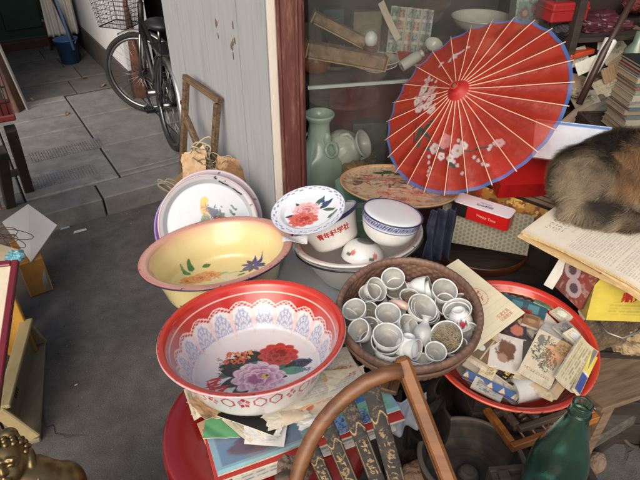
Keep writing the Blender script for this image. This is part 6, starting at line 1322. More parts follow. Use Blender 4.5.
for k, (u, v, y_, ex_, ey_, w_, h_, cc, lb) in enumerate((
 (566, 70, .02, (1, .2, .25), (-.2, .5, .7), .10, .07, S(176, 172, 156), 'grey white booklet slumped behind the blue parasol edge'), (570, 88, .0, (.9, .1, -.2), (.2, .6, .6), .09, .06, S(150, 134, 104), 'tan pamphlet lying under the grey white booklet'),
 (606, 66, .08, (.8, .2, .5), (-.4, .5, .7), .11, .07, S(196, 186, 160), 'cream folded paper leaning behind the pale roll'), (614, 74, .05, (.7, .1, .6), (-.5, .5, .6), .12, .05, S(160, 146, 116), 'beige card strip sloping right of the pale roll'),
 (590, 74, .1, (1, .2, .1), (0, .5, .8), .07, .06, S(92, 106, 112), 'slate blue card standing behind the dark stick'), (600, 100, -.02, (.9, .2, .3), (-.3, .6, .5), .10, .08, S(186, 176, 150), 'pale printed leaf in front of the lacy bundle'),
 (575, 108, -.06, (1, .15, .1), (-.1, .8, .4), .11, .07, S(170, 164, 146), 'grey cream pamphlet over the paper rolls'), (609, 112, -.05, (.9, .2, -.15), (.1, .7, .5), .06, .05, S(140, 96, 78), 'brick coloured card beside the red brown box'),
 (640, 22, .06, (1, .1, .0), (0, .5, .8), .10, .06, S(150, 140, 118), 'stack top leaf at the upper right corner of the shelf'), (622, 40, .02, (1, .2, .08), (-.1, .9, .2), .12, .09, S(110, 96, 84), 'dark brown folder edge on the shelf above the tied books'))):
    flat_at('paper', lb, 'paper', spx(u, v, y_), Vector(ex_), Vector(ey_), w_, h_, .005, paint(cc, k+2., (print_(.1, .9, .15, .85, .008, tuple(q*.5 for q in cc), k), figures(.7, .5, .25, .3, tuple(q*.4 for q in cc), k, 10))), (36, 28), bend=lambda x, y, k=k: .006*np.sin(x*3+k)*y, group='loose papers on the shelves')
# stack of books tied with string: each book its own object
bp0 = PD(632, 133, 1.98); zt2 = bp0.z
ex2 = Vector((1, .06, 0)).normalized(); colrs = [tuple(v*.62 for v in c_) for c_ in [S(176, 174, 160), S(150, 146, 132), S(190, 184, 160), S(120, 126, 122), S(166, 150, 124), S(92, 120, 132), S(176, 168, 150), S(186, 182, 168), S(140, 150, 130), S(160, 96, 84), S(104, 120, 112), S(186, 176, 140), S(70, 100, 126), S(150, 60, 44), S(60, 64, 66), S(40, 44, 46)]]
zz = 0.
lab_words = ['bottom grey', 'second from bottom dull grey', 'third from bottom cream', 'fourth from bottom slate', 'fifth from bottom tan', 'sixth from bottom steel blue', 'seventh from bottom beige', 'eighth from bottom pale', 'ninth from bottom sage', 'tenth from bottom dusty red', 'eleventh from bottom grey green', 'twelfth from bottom straw', 'thirteenth from bottom blue', 'fourth from top orange red', 'second from top charcoal', 'topmost black covered']
lab_words[13] = 'third from top orange red'
for k in range(16):
    dk_ = 1; th = [.020, .016, .022, .014, .018, .013, .020, .022, .016, .012, .014, .018, .010, .009, .012, .010][k]; dx = random.uniform(-.006, .006)
    def spine(x, y, w, h, k=k): 
        C = fill(len(x), colrs[k]); bl(C, glyph(x*w, y*h, .006, k*1., .8, .5)*.5*(np.mod(x*5+k, 1) < .6), S(60, 56, 56)); return C
    M = axes(bp0+Vector((-.055+dx, -.02+random.uniform(-.006, .006), zz)), ex2, z=(0, 0, 1)) @ RZ(random.uniform(-1.2, 1.2)); t = MB(); w_, d_ = .19+random.uniform(-.008, .008), .13
    t.box(0, w_, .0, d_, 0, .0018); t.box(0, w_, .0, d_, th-.0023, th-.0005); t.box(.002, w_-.003, .003, d_-.004, .0019, th-.0024, None, 1); o = t.build('book', [mat('book_cover_%02d' % k if False else 'cover_shade_'+['grey','dull','cream','slate','tan','steel','beige','pale','sage','red','green','straw','blue','orange','charcoal','black'][k], colrs[k], rough=.6, var=.15, vs=14), mat('book_pages', S(150, 140, 116), rough=.9, var=.25, vs=60, stretch=(1, 1, 12))], None, False, M)
    tag(o, lab_words[k]+' book in the tied stack by the cat', 'book', 'tied stack of old books')
    card('spine', None, None, 0, 0, 0, 0, .0008, spine, (90, 12), M=Matrix(((1, 0, 0, .002), (0, 0, 1, -.0012), (0, 1, 0, .0004), (0, 0, 0, 1))), wh=(w_-.004, th-.001), parent=o, edge=colrs[k], matname='printed_spine')
    zz += th
mb = MB()
for x in (.045, .052): mb.tube([bp0+Vector((x-.02, -.035, -.002)), bp0+Vector((x-.025, -.034, zz*.5)), bp0+Vector((x-.02, -.033, zz+.002)), bp0+Vector((x-.02, .12, zz+.002))], .0022, 6)
mb.tube([bp0+Vector((-.075, -.032, zz*.48)), bp0+Vector((.03, -.036, zz*.56)), bp0+Vector((.15, -.03, zz*.66))], .0018, 6)
tag(mb.build('string', mat('string_grey', S(120, 114, 100), rough=.9), None, True), 'string tied round the stack of old books', 'string')
crate('wooden_crate', 'tall dark crate under the tied stack of books', 'crate', bp0.x+.05, bp0.y+.06, .34, .26, .004, zt2+.012, dwood, 3)
bc_ = [S(150, 140, 112), S(96, 92, 84), S(130, 60, 50), S(170, 160, 132), S(70, 86, 100), S(112, 96, 72), S(160, 150, 128), S(60, 54, 52)]
bn_ = ['straw', 'dark grey', 'brick red', 'cream', 'slate blue', 'brown', 'pale', 'black']
for (sx, sz, nb, where) in ((.30, .80, 8, 'leaning pile right of the parasol'), (.56, 1.10, 7, 'pile beside the pink bag'), (.86, 1.10, 7, 'far right pile on the top shelf')):
    z_ = sz+.001
    for k in range(nb):
        th_ = rb_.uniform(.012, .024); w_ = rb_.uniform(.14, .18); mb = MB(); mb.box(0, w_, 0, .2, 0, .002); mb.box(0, w_, 0, .2, th_-.0025, th_-.0005); mb.box(.003, w_-.004, .003, .196, .0021, th_-.0026, None, 1)
        o = mb.build('book', [mat('shelf_cover_'+bn_[k].replace(' ', '_'), bc_[k], rough=.6, var=.2, vs=14), mat('book_pages', None)], None, False, MSH @ Matrix.Translation((sx-.07+rb_.uniform(-.015, .015), .05+rb_.uniform(-.02, .01), z_)) @ RZ(rb_.uniform(-9, 9))); z_ += th_
        tag(o, '%s book, number %s from bottom in the %s' % (bn_[k], ('one', 'two', 'three', 'four', 'five', 'six', 'seven', 'eight')[k], where), 'book', 'books piled on the shelves')

# ================================================================== PAPERS AND RED STOOL UNDER THE RED BASIN
zs_ = rc.z-H_b-.055
st_m = mat('red_lacquer', S(122, 24, 22), rough=.22, var=.15, vs=5, coat=.5, dirt=.35, dirtc=S(96, 24, 20), ds=5)
t = thing('red_stool', 'glossy red round cornered stool under the papers and the red basin', 'stool', axes(P(246, 450, zs_), P(330, 420, zs_)-P(180, 432, zs_), z=(0, 0, 1)))
RS = .235
lathe('seat', arcprof([(0, -.06, 0), (RS-.02, -.06, 0), (RS, -.055, 0), (RS+.004, -.03, 0), (RS, -.008, 0), (RS-.012, 0, 0), (RS-.05, .001, 0), (0, 0, 0)], 4), st_m, t, 72, M=Matrix.Translation((.045, .07, 0)))
for sx in (-.12, .21):
    for sy in (-.09, .23): mb = MB(); mb.bar((sx, sy, -.055), ((sx-.045)*1.2+.045, (sy-.07)*1.2+.07, -zs_+.001), .04, .04, up=(0, 1, 0), bev=.006); mb.build('leg', st_m, t)
lathe('apron', [(RS-.04, -.0605, 0), (RS-.035, -.14, 0), (RS-.05, -.14, 0), (RS-.055, -.0605, 0)], st_m, t, 72, M=Matrix.Translation((.045, .07, 0)))
G = 'papers under the red basin'
PK = [0]
def pp(name, lab, c0, c1, c3, z, th, painter, res=(30, 30), **k):
    PK[0] += 1; q = PK[0]
    if 'bend' not in k: k['bend'] = lambda x, y: .0022*np.sin(x*(3+q % 3)+q)*np.sin(y*(2+q % 4)+q*2)+.007*ss(.72, 1, x*.6+(1-y)*.6)*(q % 3 == 0)+.006*ss(.75, 1.05, (1-x)*.6+(1-y)*.6)*(q % 3 == 1)
    return card(name, lab, k.pop('cat', name.split('_')[-1]), c0, c1, c3, z, th, painter, res, group=G, **k)
zA = zs_+.003
news = lambda k: paint(S(196, 192, 180), k, (print_(.05, .95, .05, .95, .0075, S(70, 68, 66), k, a=.7), signs(.1, .9, .45, .62, .022, S(60, 58, 58), k), rect(.6, .9, .1, .35, S(120, 116, 110), .6)))
pp('newspaper', 'printed newspaper lowest in the pile, showing behind the chair back', (236, 492), (396, 430), (210, 440), zA, .006, news(3), (110, 90))
pp('red_board', 'thin red board under the blue magazine', (216, 484), (405, 420), (204, 432), zA+.012, .007, plain(S(176, 52, 44), 2), cat='board')
pp('blue_magazine', 'blue green magazine with pale border lying on the red board', (218, 477), (400, 412), (206, 428), zA+.02, .006, paint(S(132, 166, 178), 4, (rect(.0, 1, 0, .07, S(150, 200, 204)), rect(.03, .45, .12, .92, S(104, 130, 154)), blob(.24, .35, .16, .2, S(96, 84, 100), 2), blob(.3, .7, .12, .2, S(160, 190, 210), 4), figures(.3, .55, .08, .2, S(190, 210, 216), 5, 16), rect(.5, .97, .1, .4, S(120, 176, 150)), rect(.55, .9, .42, .8, S(70, 120, 170)), print_(.55, .95, .14, .3, .009, S(60, 110, 120), 2))), (110, 80), cat='magazine')
pp('green_card', 'bright green card at the left of the papers', (203, 440), (240, 438), (204, 418), zA+.029, .002, plain(S(96, 156, 108), 2), cat='card')
pp('brown_paper', 'folded brown paper strip hanging at the left edge of the papers', (197, 424), (206, 446), (208, 420), (zA+.02, zA+.002, zA+.022), .003, plain(S(160, 128, 94), 4, .25), (12, 12), bend=lambda x, y: -.012*x*x, cat='paper')
pp('tan_paper', 'crinkled tan paper corner under the left of the red basin', (191, 415), (232, 420), (196, 396), zA+.034, .002, plain(S(170, 140, 104), 7, .2), (20, 20), bend=lambda x, y: .004*np.sin(x*9+y*4), cat='paper')
pp('grey_paper', 'narrow cream printed paper at the far left under the red basin rim', (184, 392), (194, 420), (196, 388), zA+.038, .002, paint(S(206, 198, 172), 3, (print_(.1, .9, .1, .9, .006, ink),)), (14, 14), cat='paper')
pp('black_folder', 'black curved sleeve edge under the front of the red basin', (217, 416), (273, 436), (226, 403), zA+.0445, .002, plain(S(26, 24, 26), 1), cat='folder')
pp('blue_sheet', 'small blue printed sheet beside the chair slats', (338, 436), (372, 424), (330, 420), zA+.034, .002, paint(S(112, 144, 176), 4, (figures(.5, .5, .6, .6, S(60, 70, 110), 3),)), cat='sheet')
pp('cream_letter', 'cream scribbled letter below the black sleeve', (222, 421), (250, 444), (262, 408), zA+.036, .0018, paint(S(214, 204, 178), 6, (print_(.1, .9, .1, .9, .008, S(140, 130, 112)),)), cat='letter')
pp('white_sheet', 'white torn sheet corner pointing down over the blue magazine', (244, 444), (284, 447), (256, 415), (zA+.037, zA+.036, zA+.04), .0016, plain(S(222, 222, 218), 3, .06), (20, 20), bend=lambda x, y: .006*np.sin(x*5)*y, cat='sheet')
pp('orange_envelope', 'large orange tan envelope sticking out under the front of the basin', (264, 440), (345, 388), (232, 402), zA+.042, .0022, paint(S(212, 164, 104), 2, (rect(0, .05, 0, 1, S(226, 220, 200)), rect(0.06, .075, 0, 1, S(150, 130, 104)))), (60, 40), cat='envelope')
pp('pale_envelope', 'pale pinkish envelope across the orange one', (286, 428), (356, 402), (272, 402), zA+.046, .0018, paint(S(220, 202, 178), 5, (blob(.35, .4, .12, .2, S(206, 110, 90), 1), print_(.5, .9, .3, .6, .007, S(150, 120, 100)))), (50, 30), cat='envelope')
pp('orange_letter', 'second orange tan paper to the right under the basin', (284, 420), (368, 376), (270, 396), zA+.049, .0018, paint(S(214, 172, 116), 8, (figures(.8, .5, .16, .4, S(180, 96, 70), 3),)), (50, 30), cat='paper')
pp('white_newspaper', 'whitish printed newspaper reaching toward the basket at upper right', (296, 408), (368, 388), (280, 364), zA+.0515, .0018, paint(S(214, 210, 198), 2, (print_(.1, .95, .1, .9, .007, S(150, 146, 136), 2, a=.5), signs(.82, .95, .3, .6, .012, S(200, 80, 66), 2.))), (80, 60), cat='newspaper')
def torn(name, lab, c0, c1, c3, z, cc, k, **kw):
    def pt(x, y, w, h): return fill(len(x), cc)*(1-.08+.16*fbm(x*5+k, y*5, k))[:, None]
    o = pp(name, lab, c0, c1, c3, z, .0015, pt, (34, 34), cat='paper', bend=lambda x, y: .008*np.abs(fbm(x*2.2+k, y*2.2, k)-.45)+.008*ss(.6, 1, x)*ss(.5, 0, y)+.001, **kw)
    co = [v.co.copy() for v in o.data.vertices]; w_ = max(c.x for c in co); h_ = max(c.y for c in co)
    for v in o.data.vertices:                       # ragged outline: pull the border in by a noise
        fx, fy = v.co.x/w_, v.co.y/h_; n1 = float(fbm(np.array([fy*6+k]), np.array([k*1.3]), 1)[0]); n2 = float(fbm(np.array([fx*6+k*2]), np.array([k*2.3]), 2)[0])
        v.co.x = w_*(.5+(fx-.5)*(.72+.5*n1)); v.co.y = h_*(.5+(fy-.5)*(.72+.5*n2))
    return o
torn('white_sheet', 'crumpled white torn page crossing the cream letter', (240, 436), (276, 446), (252, 414), zA+.042, S(220, 218, 210), 2)
torn('white_sheet', 'ragged off white page between the two orange papers', (268, 432), (312, 418), (258, 412), zA+.0475, S(214, 206, 190), 5)
torn('white_sheet', 'small torn white scrap over the right of the blue magazine', (300, 432), (330, 420), (296, 420), zA+.045, S(222, 220, 214), 7)
torn('brown_paper', 'ragged brown paper piece at the left rim of the pile', (186, 402), (208, 424), (198, 390), zA+.0405, S(166, 132, 96), 9)
torn('cream_paper', 'ragged cream page under the basket side of the red basin', (330, 398), (372, 392), (322, 372), zA+.054, S(216, 206, 182), 11)
# ================================================================== CHAIR IN FRONT
def chair():
    dC = 1.03
    Q = lambda u, v, d=dC: PD(u, v, d)
    t = thing('chair', 'old wooden chair with curved red brown back rail and black slats inlaid with gold', 'chair', TR((Q(360, 470).x, Q(360, 470).y-.05, 0)))
    inv_ = t.matrix_world.inverted(); q = lambda u, v, d=dC: inv_ @ Q(u, v, d)
    rail = wood('chair_rail_wood', S(134, 88, 52), S(92, 58, 36), rough=.5, coat=.12, scale=.6); post = wood('chair_post_wood', S(134, 84, 40), S(100, 60, 28), rough=.5, coat=.1, scale=.35, bump=.1)
    pts = [(402, 370), (385, 374), (366, 382), (349, 394), (334, 408), (322, 422), (311, 440), (303, 458), (297, 476), (293, 500), (291, 530)]
    mb = MB(); mb.tube([q(*p) for p in pts], [.0145, .015, .0152, .0148, .015, .0146, .015, .0146, .0142, .014, .014], 14); mb.build('back_rail', rail, t, True)
    # flat post on the right with a carved edge
    a = q(401, 357, dC+.012); b = q(456, 500, dC-.002); mb = MB(); mb.bar(a, b, .029, .026, up=inv_.to_3x3() @ -FWD, bev=.006); po = mb.build('post', post, t)
    mb = MB(); xd = (b-a).normalized(); sd = xd.cross(inv_.to_3x3() @ -FWD).normalized(); 
    sd = sd if (t.matrix_world.to_3x3() @ sd).x < 0 else -sd; mb.bar(a+xd*.01+sd*.0148, b-xd*.01+sd*.0148, .0035, .020, up=inv_.to_3x3() @ -FWD, bev=.001)
    mb.build('side_bead', wood('dark_bead_wood', S(92, 58, 34), S(54, 34, 22), rough=.5), po, True)
    slat_m = bpy.data.materials.new('inlaid_black_lacquer'); slat_m.use_nodes = True; N = slat_m.node_tree.nodes; L = slat_m.node_tree.links; bs = N['Principled BSDF']
    at = N.new('ShaderNodeAttribute'); at.attribute_name = 'Col'; L.new(at.outputs['Color'], bs.inputs['Base Color']); bs.inputs['Roughness'].default_value = .55
    nz = N.new('ShaderNodeTexNoise'); nz.inputs['Scale'].default_value = 90; bp = N.new('ShaderNodeBump'); bp.inputs['Strength'].default_value = .3; bp.inputs['Distance'].default_value = .003; L.new(nz.outputs['Fac'], bp.inputs['Height']); L.new(bp.outputs['Normal'], bs.inputs['Normal'])
    S_ = [((371, 388), (402, 500), 8.6), ((347, 402), (386, 504), 7.8), ((326, 422), (360, 504), 7.2), ((311, 446), (336, 504), 6.6)]
    for k, (p0, p1, wpx) in enumerate(S_):
        a = q(*p0, dC+.006); b = q(*p1, dC+.004); L_ = (b-a).length; ww = wpx*2*dC/FPX
        def sp(x, y, w, h, k=k):
            C = fill(len(x), S(26, 22, 20)); X = x*w; Y = y*h; bl(C, (fbm(X*160, Y*30, k+2) > .6)*.4, S(70, 56, 44))
            bl(C, (np.abs(np.abs(y-.5)-.42) < .03)*(x > .22)*(fbm(X*60, Y*0, k+7) > .42)*.8, S(150, 122, 80)); bl(C, (np.abs(x-.22-.04*np.sin(y*7)) < .008)*.9, S(170, 140, 92))
            for j in range(4): 
                cx = .34+.17*j; m = (np.hypot((x-cx)*w, (y-.5-.1*math.sin(j*2+k))*h) < .0085)*(fbm(X*230+j, Y*230, k) > .54); bl(C, m*.75, S(150, 122, 78)); strokes(C, X, Y, cx*w+.015, .5*h, .010, .22*h, 6, .005, .0010, S(156, 128, 84), j+9*k)
            bl(C, (x < .22)*(np.abs(fbm(X*70, Y*90, 5+k)-.5) < .03)*.45, S(130, 108, 76)); return C
        xd = (b-a).normalized(); zd = inv_.to_3x3() @ -FWD
        M = axes(a, xd, zd.cross(xd)); M = M @ Matrix.Translation((0, -ww/2, -.005))
        card('slat', None, None, 0, 0, 0, 0, .010, sp, (160, 24), lambda x, y: -.004*(2*y-1)**2, M=M, wh=(L_*1.15, ww), parent=t, edge=S(38, 30, 26)); o = [c for c in t.children if c.name.startswith('slat')][-1]; o.data.materials[0] = slat_m
    # left upright stub where the rail ends, seat and legs below the frame
    mb = MB(); mb.tube([q(283, 474, dC+.01), q(287, 486, dC+.01), q(330, 620, dC+.02)], [.017, .018, .016], 14); mb.build('stub_post', wood('grey_post_wood', S(116, 92, 74), S(70, 54, 44), rough=.7), t, True)
    lo = [q(322, 560, dC+.0), q(476, 556, dC+.0)]; mb = MB(); mb.bar(lo[0], lo[1], .03, .02, up=inv_.to_3x3() @ -FWD, bev=.003); mb.build('lower_rail', rail, t)
    cs = (lo[0]+lo[1])/2; zseat = cs.z-.02; mb = MB(); mb.box(cs.x-.19, cs.x+.19, cs.y-.34, cs.y+.02, zseat-.03, zseat, None, 0, None, .006); mb.build('seat', rail, t)
    for sx in (-.165, .165):
        for sy in (-.31, -.02): mb = MB(); mb.bar((cs.x+sx, cs.y+sy, zseat-.031), (cs.x+sx*1.08, cs.y+sy, .001), .034, .034, up=(0, 1, 0), bev=.004); mb.build('leg', rail, t)
    b_ = q(456, 500, dC-.002); mb = MB(); mb.bar(b_, (lo[1]+Vector((.0, .0, -.03))), .029, .026, up=inv_.to_3x3() @ -FWD, bev=.004); mb.build('post_foot', post, t)
chair()
# rag and shadow-dark bag behind the chair on the right
hang('grey_rag', 'grey white rag hanging behind the chair post', 'rag', P(386, 440, .50), .10, .12, mat('grey_rag_cloth', S(150, 156, 166), rough=.9, var=.15, bump=.3), Vector((.9, .3, 0)), .012, 2)
flat_at('grey_board', 'pale grey board lying flat behind the chair post', 'board', P(386, 420, .45), P(420, 408, .45)-P(386, 420, .45), P(392, 404, .45)-P(386, 420, .45), .09, .05, .006, plain(S(170, 176, 186), 3))
crumple('shadow_bag', 'cloth bag blackened to stand in for the shadow behind the chair', 'bag', P(404, 425, .22), .11, .10, .15, mat('shadow_black_cloth', S(24, 22, 24), rough=.8, var=.3, bump=.3), 5, .3)  # its black is painted shade, deepening the gap under the goods
crumple('stone', 'rough tan stone between the chair slats and the mortar', 'stone', P(416, 474, .36), .045, .035, .03, mat('tan_stone', S(150, 122, 98), rough=.9, var=.2, bump=.4), 4, .3)
crumple('stone', 'grey brown stone ornament behind the leftmost chair slat', 'stone', P(292, 470, zA+.05), .035, .03, .03, mat('brown_stone', S(120, 102, 86), rough=.8, var=.35, bump=.5), 6, .4)
# ================================================================== MORTAR, ABACUS, BOTTLE, STOOL
mo = P(472, 461, .44); stn = mat('dark_iron', S(58, 53, 49), rough=.7, var=.35, vs=9, bump=.8, bs=40, metal=.0, dirt=.6, dirtc=S(88, 76, 62), ds=14)
def iron_col(r, z, tg, th):
    C = fill(len(r), S(60, 54, 49)); bl(C, (tg == 1)*1., S(104, 95, 86)); bl(C, (tg >= 2)*ss(.4, .7, fbm(r*np.cos(th)*30, r*np.sin(th)*30, 3))*.6, S(96, 84, 70)); bl(C, (tg == 3)*.5, S(120, 108, 92)); bl(C, (tg >= 2)*(np.abs(np.sin(r*330)) > .93)*.35, S(30, 27, 25)); return C
lathe('iron_basin', arcprof([(0, 0, 0), (.08, 0, 0), (.12, .03, 0), (.133, .075, 0), (.136, .083, 1), (.131, .088, 1), (.122, .084, 2), (.116, .055, 2), (.104, .026, 2), (.07, .019, 2), (.034, .017, 2), (.026, .026, 3), (.018, .034, 3), (0, .036, 3)], 5), mat('worn_iron', attr='Col', rough=.75, var=.25, vs=12, bump=.7, bs=40), None, 96, .004, iron_col, M=TR(mo+Vector((0, 0, -.08)), RXm(-6))); tag(bpy.data.objects['iron_basin'], 'dark round iron basin on the ground pile beside the chair post', 'basin')
crate('wooden_crate', 'low dark crate under the iron basin and abacus', 'crate', mo.x+.05, mo.y+.02, .34, .26, .004, mo.z-.075, dwood, -8)
mb = MB(); lathe('pot_rim', [(0, 0, 0), (.10, 0, 0), (.125, .09, 0), (.12, .09, 0), (.096, .006, 0), (0, .006, 0)], mat('grey_pot', S(66, 68, 66), rough=.6, var=.3, vs=7, dirt=.5), None, 56, M=TR(P(486, 410, .36)+Vector((.02, .04, -.06)), RXm(-25)) @ Matrix.Scale(.8, 4)); o = bpy.data.objects['pot_rim']; o.name = 'grey_pot'; tag(o, 'grey pot rim peeking between the red tray and iron basin', 'pot')
ab0 = P(512, 453, .44); abx = P(592, 425, .44)-ab0; aby = P(486, 404, .44)-ab0; MA_ = axes(ab0, abx, aby)
t = thing('abacus', 'wooden abacus with brown beads under the front of the red tray', 'abacus', MA_)
aw, ah = abx.length+.02, .16; ow = wood('amber_wood', S(176, 112, 52), S(118, 70, 32), rough=.45, coat=.2); gw = wood('grey_abacus_wood', S(108, 88, 72), S(64, 50, 42), rough=.6)
for nm, a_, b_, m_ in (('side_rail', (0, .008, .012), (aw, .008, .012), ow), ('side_rail', (0, ah, .012), (aw, ah, .012), ow), ('end_rail', (.008, .017, .012), (.008, ah-.009, .012), ow), ('end_rail', (aw-.008, .017, .012), (aw-.008, ah-.009, .012), ow), ('divider', (.017, .11, .014), (aw-.017, .11, .014), gw)):
    mb = MB(); mb.bar(a_, b_, .016, .026, bev=.002); mb.build(nm, m_, t)
for nm, a_, b_ in (('upper_frame', (.038, .036, .034), (aw-.01, .036, .034)), ('upper_frame', (.038, .045, .036), (.038, ah, .036)), ('upper_frame', (.1, .045, .036), (.1, ah, .036))): mb = MB(); mb.bar(a_, b_, .016, .016, bev=.002); mb.build(nm, gw, t)
brm = mat('bead_brown', S(92, 66, 50), rough=.4, var=.25, coat=.3)
for k in range(7):
    x = .045+k*(aw-.07)/6; mb = MB(); mb.tube([(x, .016, .02), (x, ah-.008, .02)], .0028, 6); rod = mb.build('rod', ow, t, True)
    mb = MB()
    for y in (.034, .048, .062, .076, .09, .126, .141)[(0 if k % 2 else 1):]: mb.ell((x, y, .02), .0125, .0066, .0125, 14, 8)
    mb.build('beads', brm, rod, True)
# green bottle
bt = PD(583, 404, .98); zB = bt.z; H_o = .30
gl = bpy.data.materials.new('green_glass'); gl.use_nodes = True; b = gl.node_tree.nodes['Principled BSDF']; b.inputs['Base Color'].default_value = (*S(160, 222, 208), 1); b.inputs['Transmission Weight'].default_value = .98; b.inputs['Roughness'].default_value = .02; b.inputs['IOR'].default_value = 1.45
nz = gl.node_tree.nodes.new('ShaderNodeTexNoise'); nz.inputs['Scale'].default_value = 45; bp = gl.node_tree.nodes.new('ShaderNodeBump'); bp.inputs['Strength'].default_value = .08; bp.inputs['Distance'].default_value = .004; gl.node_tree.links.new(nz.outputs['Fac'], bp.inputs['Height']); gl.node_tree.links.new(bp.outputs['Normal'], b.inputs['Normal'])
lathe('glass_bottle', arcprof([(0, .02, 0), (.03, .0, 0), (.050, .004, 0), (.055, .03, 0), (.055, .10, 0), (.0505, .15, 0), (.036, .20, 0), (.024, .245, 0), (.0185, .272, 0), (.0195, .274, 0), (.021, .277, 0), (.0195, .281, 0), (.0175, .283, 0), (.0175, .293, 0), (.0185, .299, 0), (.017, .301, 0), (.0135, .299, 0), (.0135, .28, 0), (.018, .245, 0), (.032, .20, 0), (.0465, .15, 0), (.051, .10, 0), (.050, .03, 0), (.04, .012, 0), (0, .026, 0)], 4), gl, None, 72, M=TR(bt+Vector((0, 0, -.30)))); tag(bpy.data.objects['glass_bottle'], 'dusty dark green glass bottle standing in front of the abacus', 'bottle')
crate('wooden_crate', 'dark slatted crate carrying the green bottle', 'crate', bt.x+.02, bt.y-.02, .22, .2, .004, zB-.30+.012, dwood, 5)
# wooden stool right
sw = wood('stool_plank', S(140, 116, 92), S(98, 78, 60), rough=.7, scale=1.1)
s0 = P(603, 408, .42); sx_ = P(650, 392, .42)-s0; MS = axes(s0, sx_, z=(0, 0, 1))
t = thing('wooden_stool', 'low worn plank stool right of the red tray', 'stool', MS)
mb = MB()
mb.add(*prism([(0, 0), (.42, 0), (.42, .20), (-.03, .20)], -.022, 0)); mb.build('seat', sw, t)
for x_ in (.06, .34):
    for y_ in (.03, .17): mb = MB(); mb.bar((x_, y_, -.023), (x_+(.02 if x_ > .2 else -.02), y_, -.418), .035, .03, up=(0, 1, 0), bev=.003); mb.build('leg', sw, t)
g0 = P(583, 440, .13); g1 = P(640, 406, .13); mb = MB(); mb.bar(g0, g1+Vector((.1, .05, 0)), .06, .055, bev=.006); tag(mb.build('wooden_beam', wood('grey_beam', S(104, 96, 86), S(66, 60, 54), rough=.8)), 'grey weathered wooden beam lying under the plank stool', 'beam')
mb = MB(); mb.box(-.05, .3, -.05, .05, 0, .10, None, 0, None, .004); tag(mb.build('wood_block', dwood, None, False, TR((g0.x+.05, g0.y+.06, .001), RZ(30))), 'dark wood block under the weathered beam', 'block')
mb = MB(); mb.ring(P(634, 432, .03), (.2, -.5, .8), .05, .008, 32, 8); tag(mb.build('iron_ring', mat('dark_iron', None), None, True), 'dark iron ring on the ground under the stool', 'ring')
crumple('stone', 'round brown stone on the ground beside the green bottle', 'stone', P(596, 462, .05), .03, .03, .045, mat('brown_stone', None), 7, .15)
Mx = axes(P(590, 418, .135), P(598, 411, .135)-P(590, 418, .135), Vector((0, 1, .3)))
mb = MB(); mb.bar(P(589, 417, .24), P(598, 412, .24), .005, .002); mb.bar(P(590, 403, .255), P(598, 411.5, .24), .006, .002); tag(mb.build('white_strip', mat('white_carton', None)), 'bent white plastic strip poking out beside the bottle neck', 'strip')
flat_at('mesh_bag', 'brown netted cloth heap under the yellow carton', 'bag', P(576, 352, .55), P(640, 330, .55)-P(576, 352, .55), P(590, 322, .62)-P(576, 352, .55), .26, .13, .02, paint(S(96, 80, 62), 4, (lambda C, x, y, X, Y, w, h: bl(C, ((np.mod(X*90+Y*40, 1) < .3)+(np.mod(Y*90-X*40, 1) < .3))*.6, S(56, 46, 36)),)), (90, 60), lambda x, y: .03*fbm(x*4, y*4, 2))
mb = MB(); mb.tube([P(u, v, .66) for u, v in ((598, 322), (608, 333), (622, 338), (636, 333), (646, 324))], .0035, 8); tag(mb.build('metal_wire', mat('chrome_dull', S(150, 150, 146), rough=.4, metal=.7), None, True), 'curved pale wire handle below the yellow carton', 'wire')
crumple('paper', 'crumpled tan paper at the right edge above the stool', 'paper', P(632, 342, .55), .05, .04, .035, mat('tan_crumple', S(160, 140, 108), rough=.9, var=.2), 8, .6)
p = P(606, 392, .425); 
# ================================================================== LEFT FRONT
cx0 = thing('wooden_box', 'pale open sided wooden rack with slotted board at the lower left', 'box', TR(P(20, 400, 0)))
iv = cx0.matrix_world.inverted(); hB_ = .18
cw_ = mat('rack_wood', S(160, 144, 104), rough=.65, var=.14, vs=10, bump=.3, bs=50, stretch=(2.2, .5, 2.2), dirt=.5, dirtc=S(100, 88, 64), ds=6); cwg = mat('rack_wood_grey', S(124, 114, 92), rough=.7, var=.16, vs=9, bump=.3, bs=50, stretch=(2.2, .5, 2.2), dirt=.5, dirtc=S(84, 74, 58), ds=6)
T0 = P(27, 320, hB_); T1 = P(3, 408, hB_); B0 = P(42, 352, .04); B1 = P(33, 440, .04)
mb = MB(); mb.bar(iv @ T0, iv @ T1, .045, .016, bev=.003, ext=.0); mb.build('top_rail', cw_, cx0)
dirl = (T1-T0).normalized(); lft = Vector((-dirl.y, dirl.x, 0)).normalized(); lft = lft if lft.x < 0 else -lft
mb = MB(); bA = P(42, 345, .01); bBp = P(36, 440, .01); bd = (bBp-bA).normalized(); mb.bar(iv @ (bA+lft*.03), iv @ (bBp+lft*.03), .09, .02, bev=.004, ext=.01); mb.build('bottom_rail', cwg, cx0)
mA = iv @ (T0+lft*.012+Vector((0, 0, -.02))); mB = iv @ (T1+lft*.012+Vector((0, 0, -.02)))
mb = MB()
for k in range(4): z1_ = -.001-.036*k; mb.add(*( [tuple(mA+Vector((0, 0, z1_))), tuple(mB+Vector((0, 0, z1_))), tuple(mB+Vector((0, 0, z1_-.0345))), tuple(mA+Vector((0, 0, z1_-.0345))), tuple(mA+lft*.012+Vector((0, 0, z1_))), tuple(mB+lft*.012+Vector((0, 0, z1_))), tuple(mB+lft*.012+Vector((0, 0, z1_-.0345))), tuple(mA+lft*.012+Vector((0, 0, z1_-.0345)))], [(0, 1, 2, 3), (7, 6, 5, 4), (0, 4, 5, 1), (1, 5, 6, 2), (2, 6, 7, 3), (3, 7, 4, 0)]))
mb.build('side_board', cwg, cx0)
mb = MB()
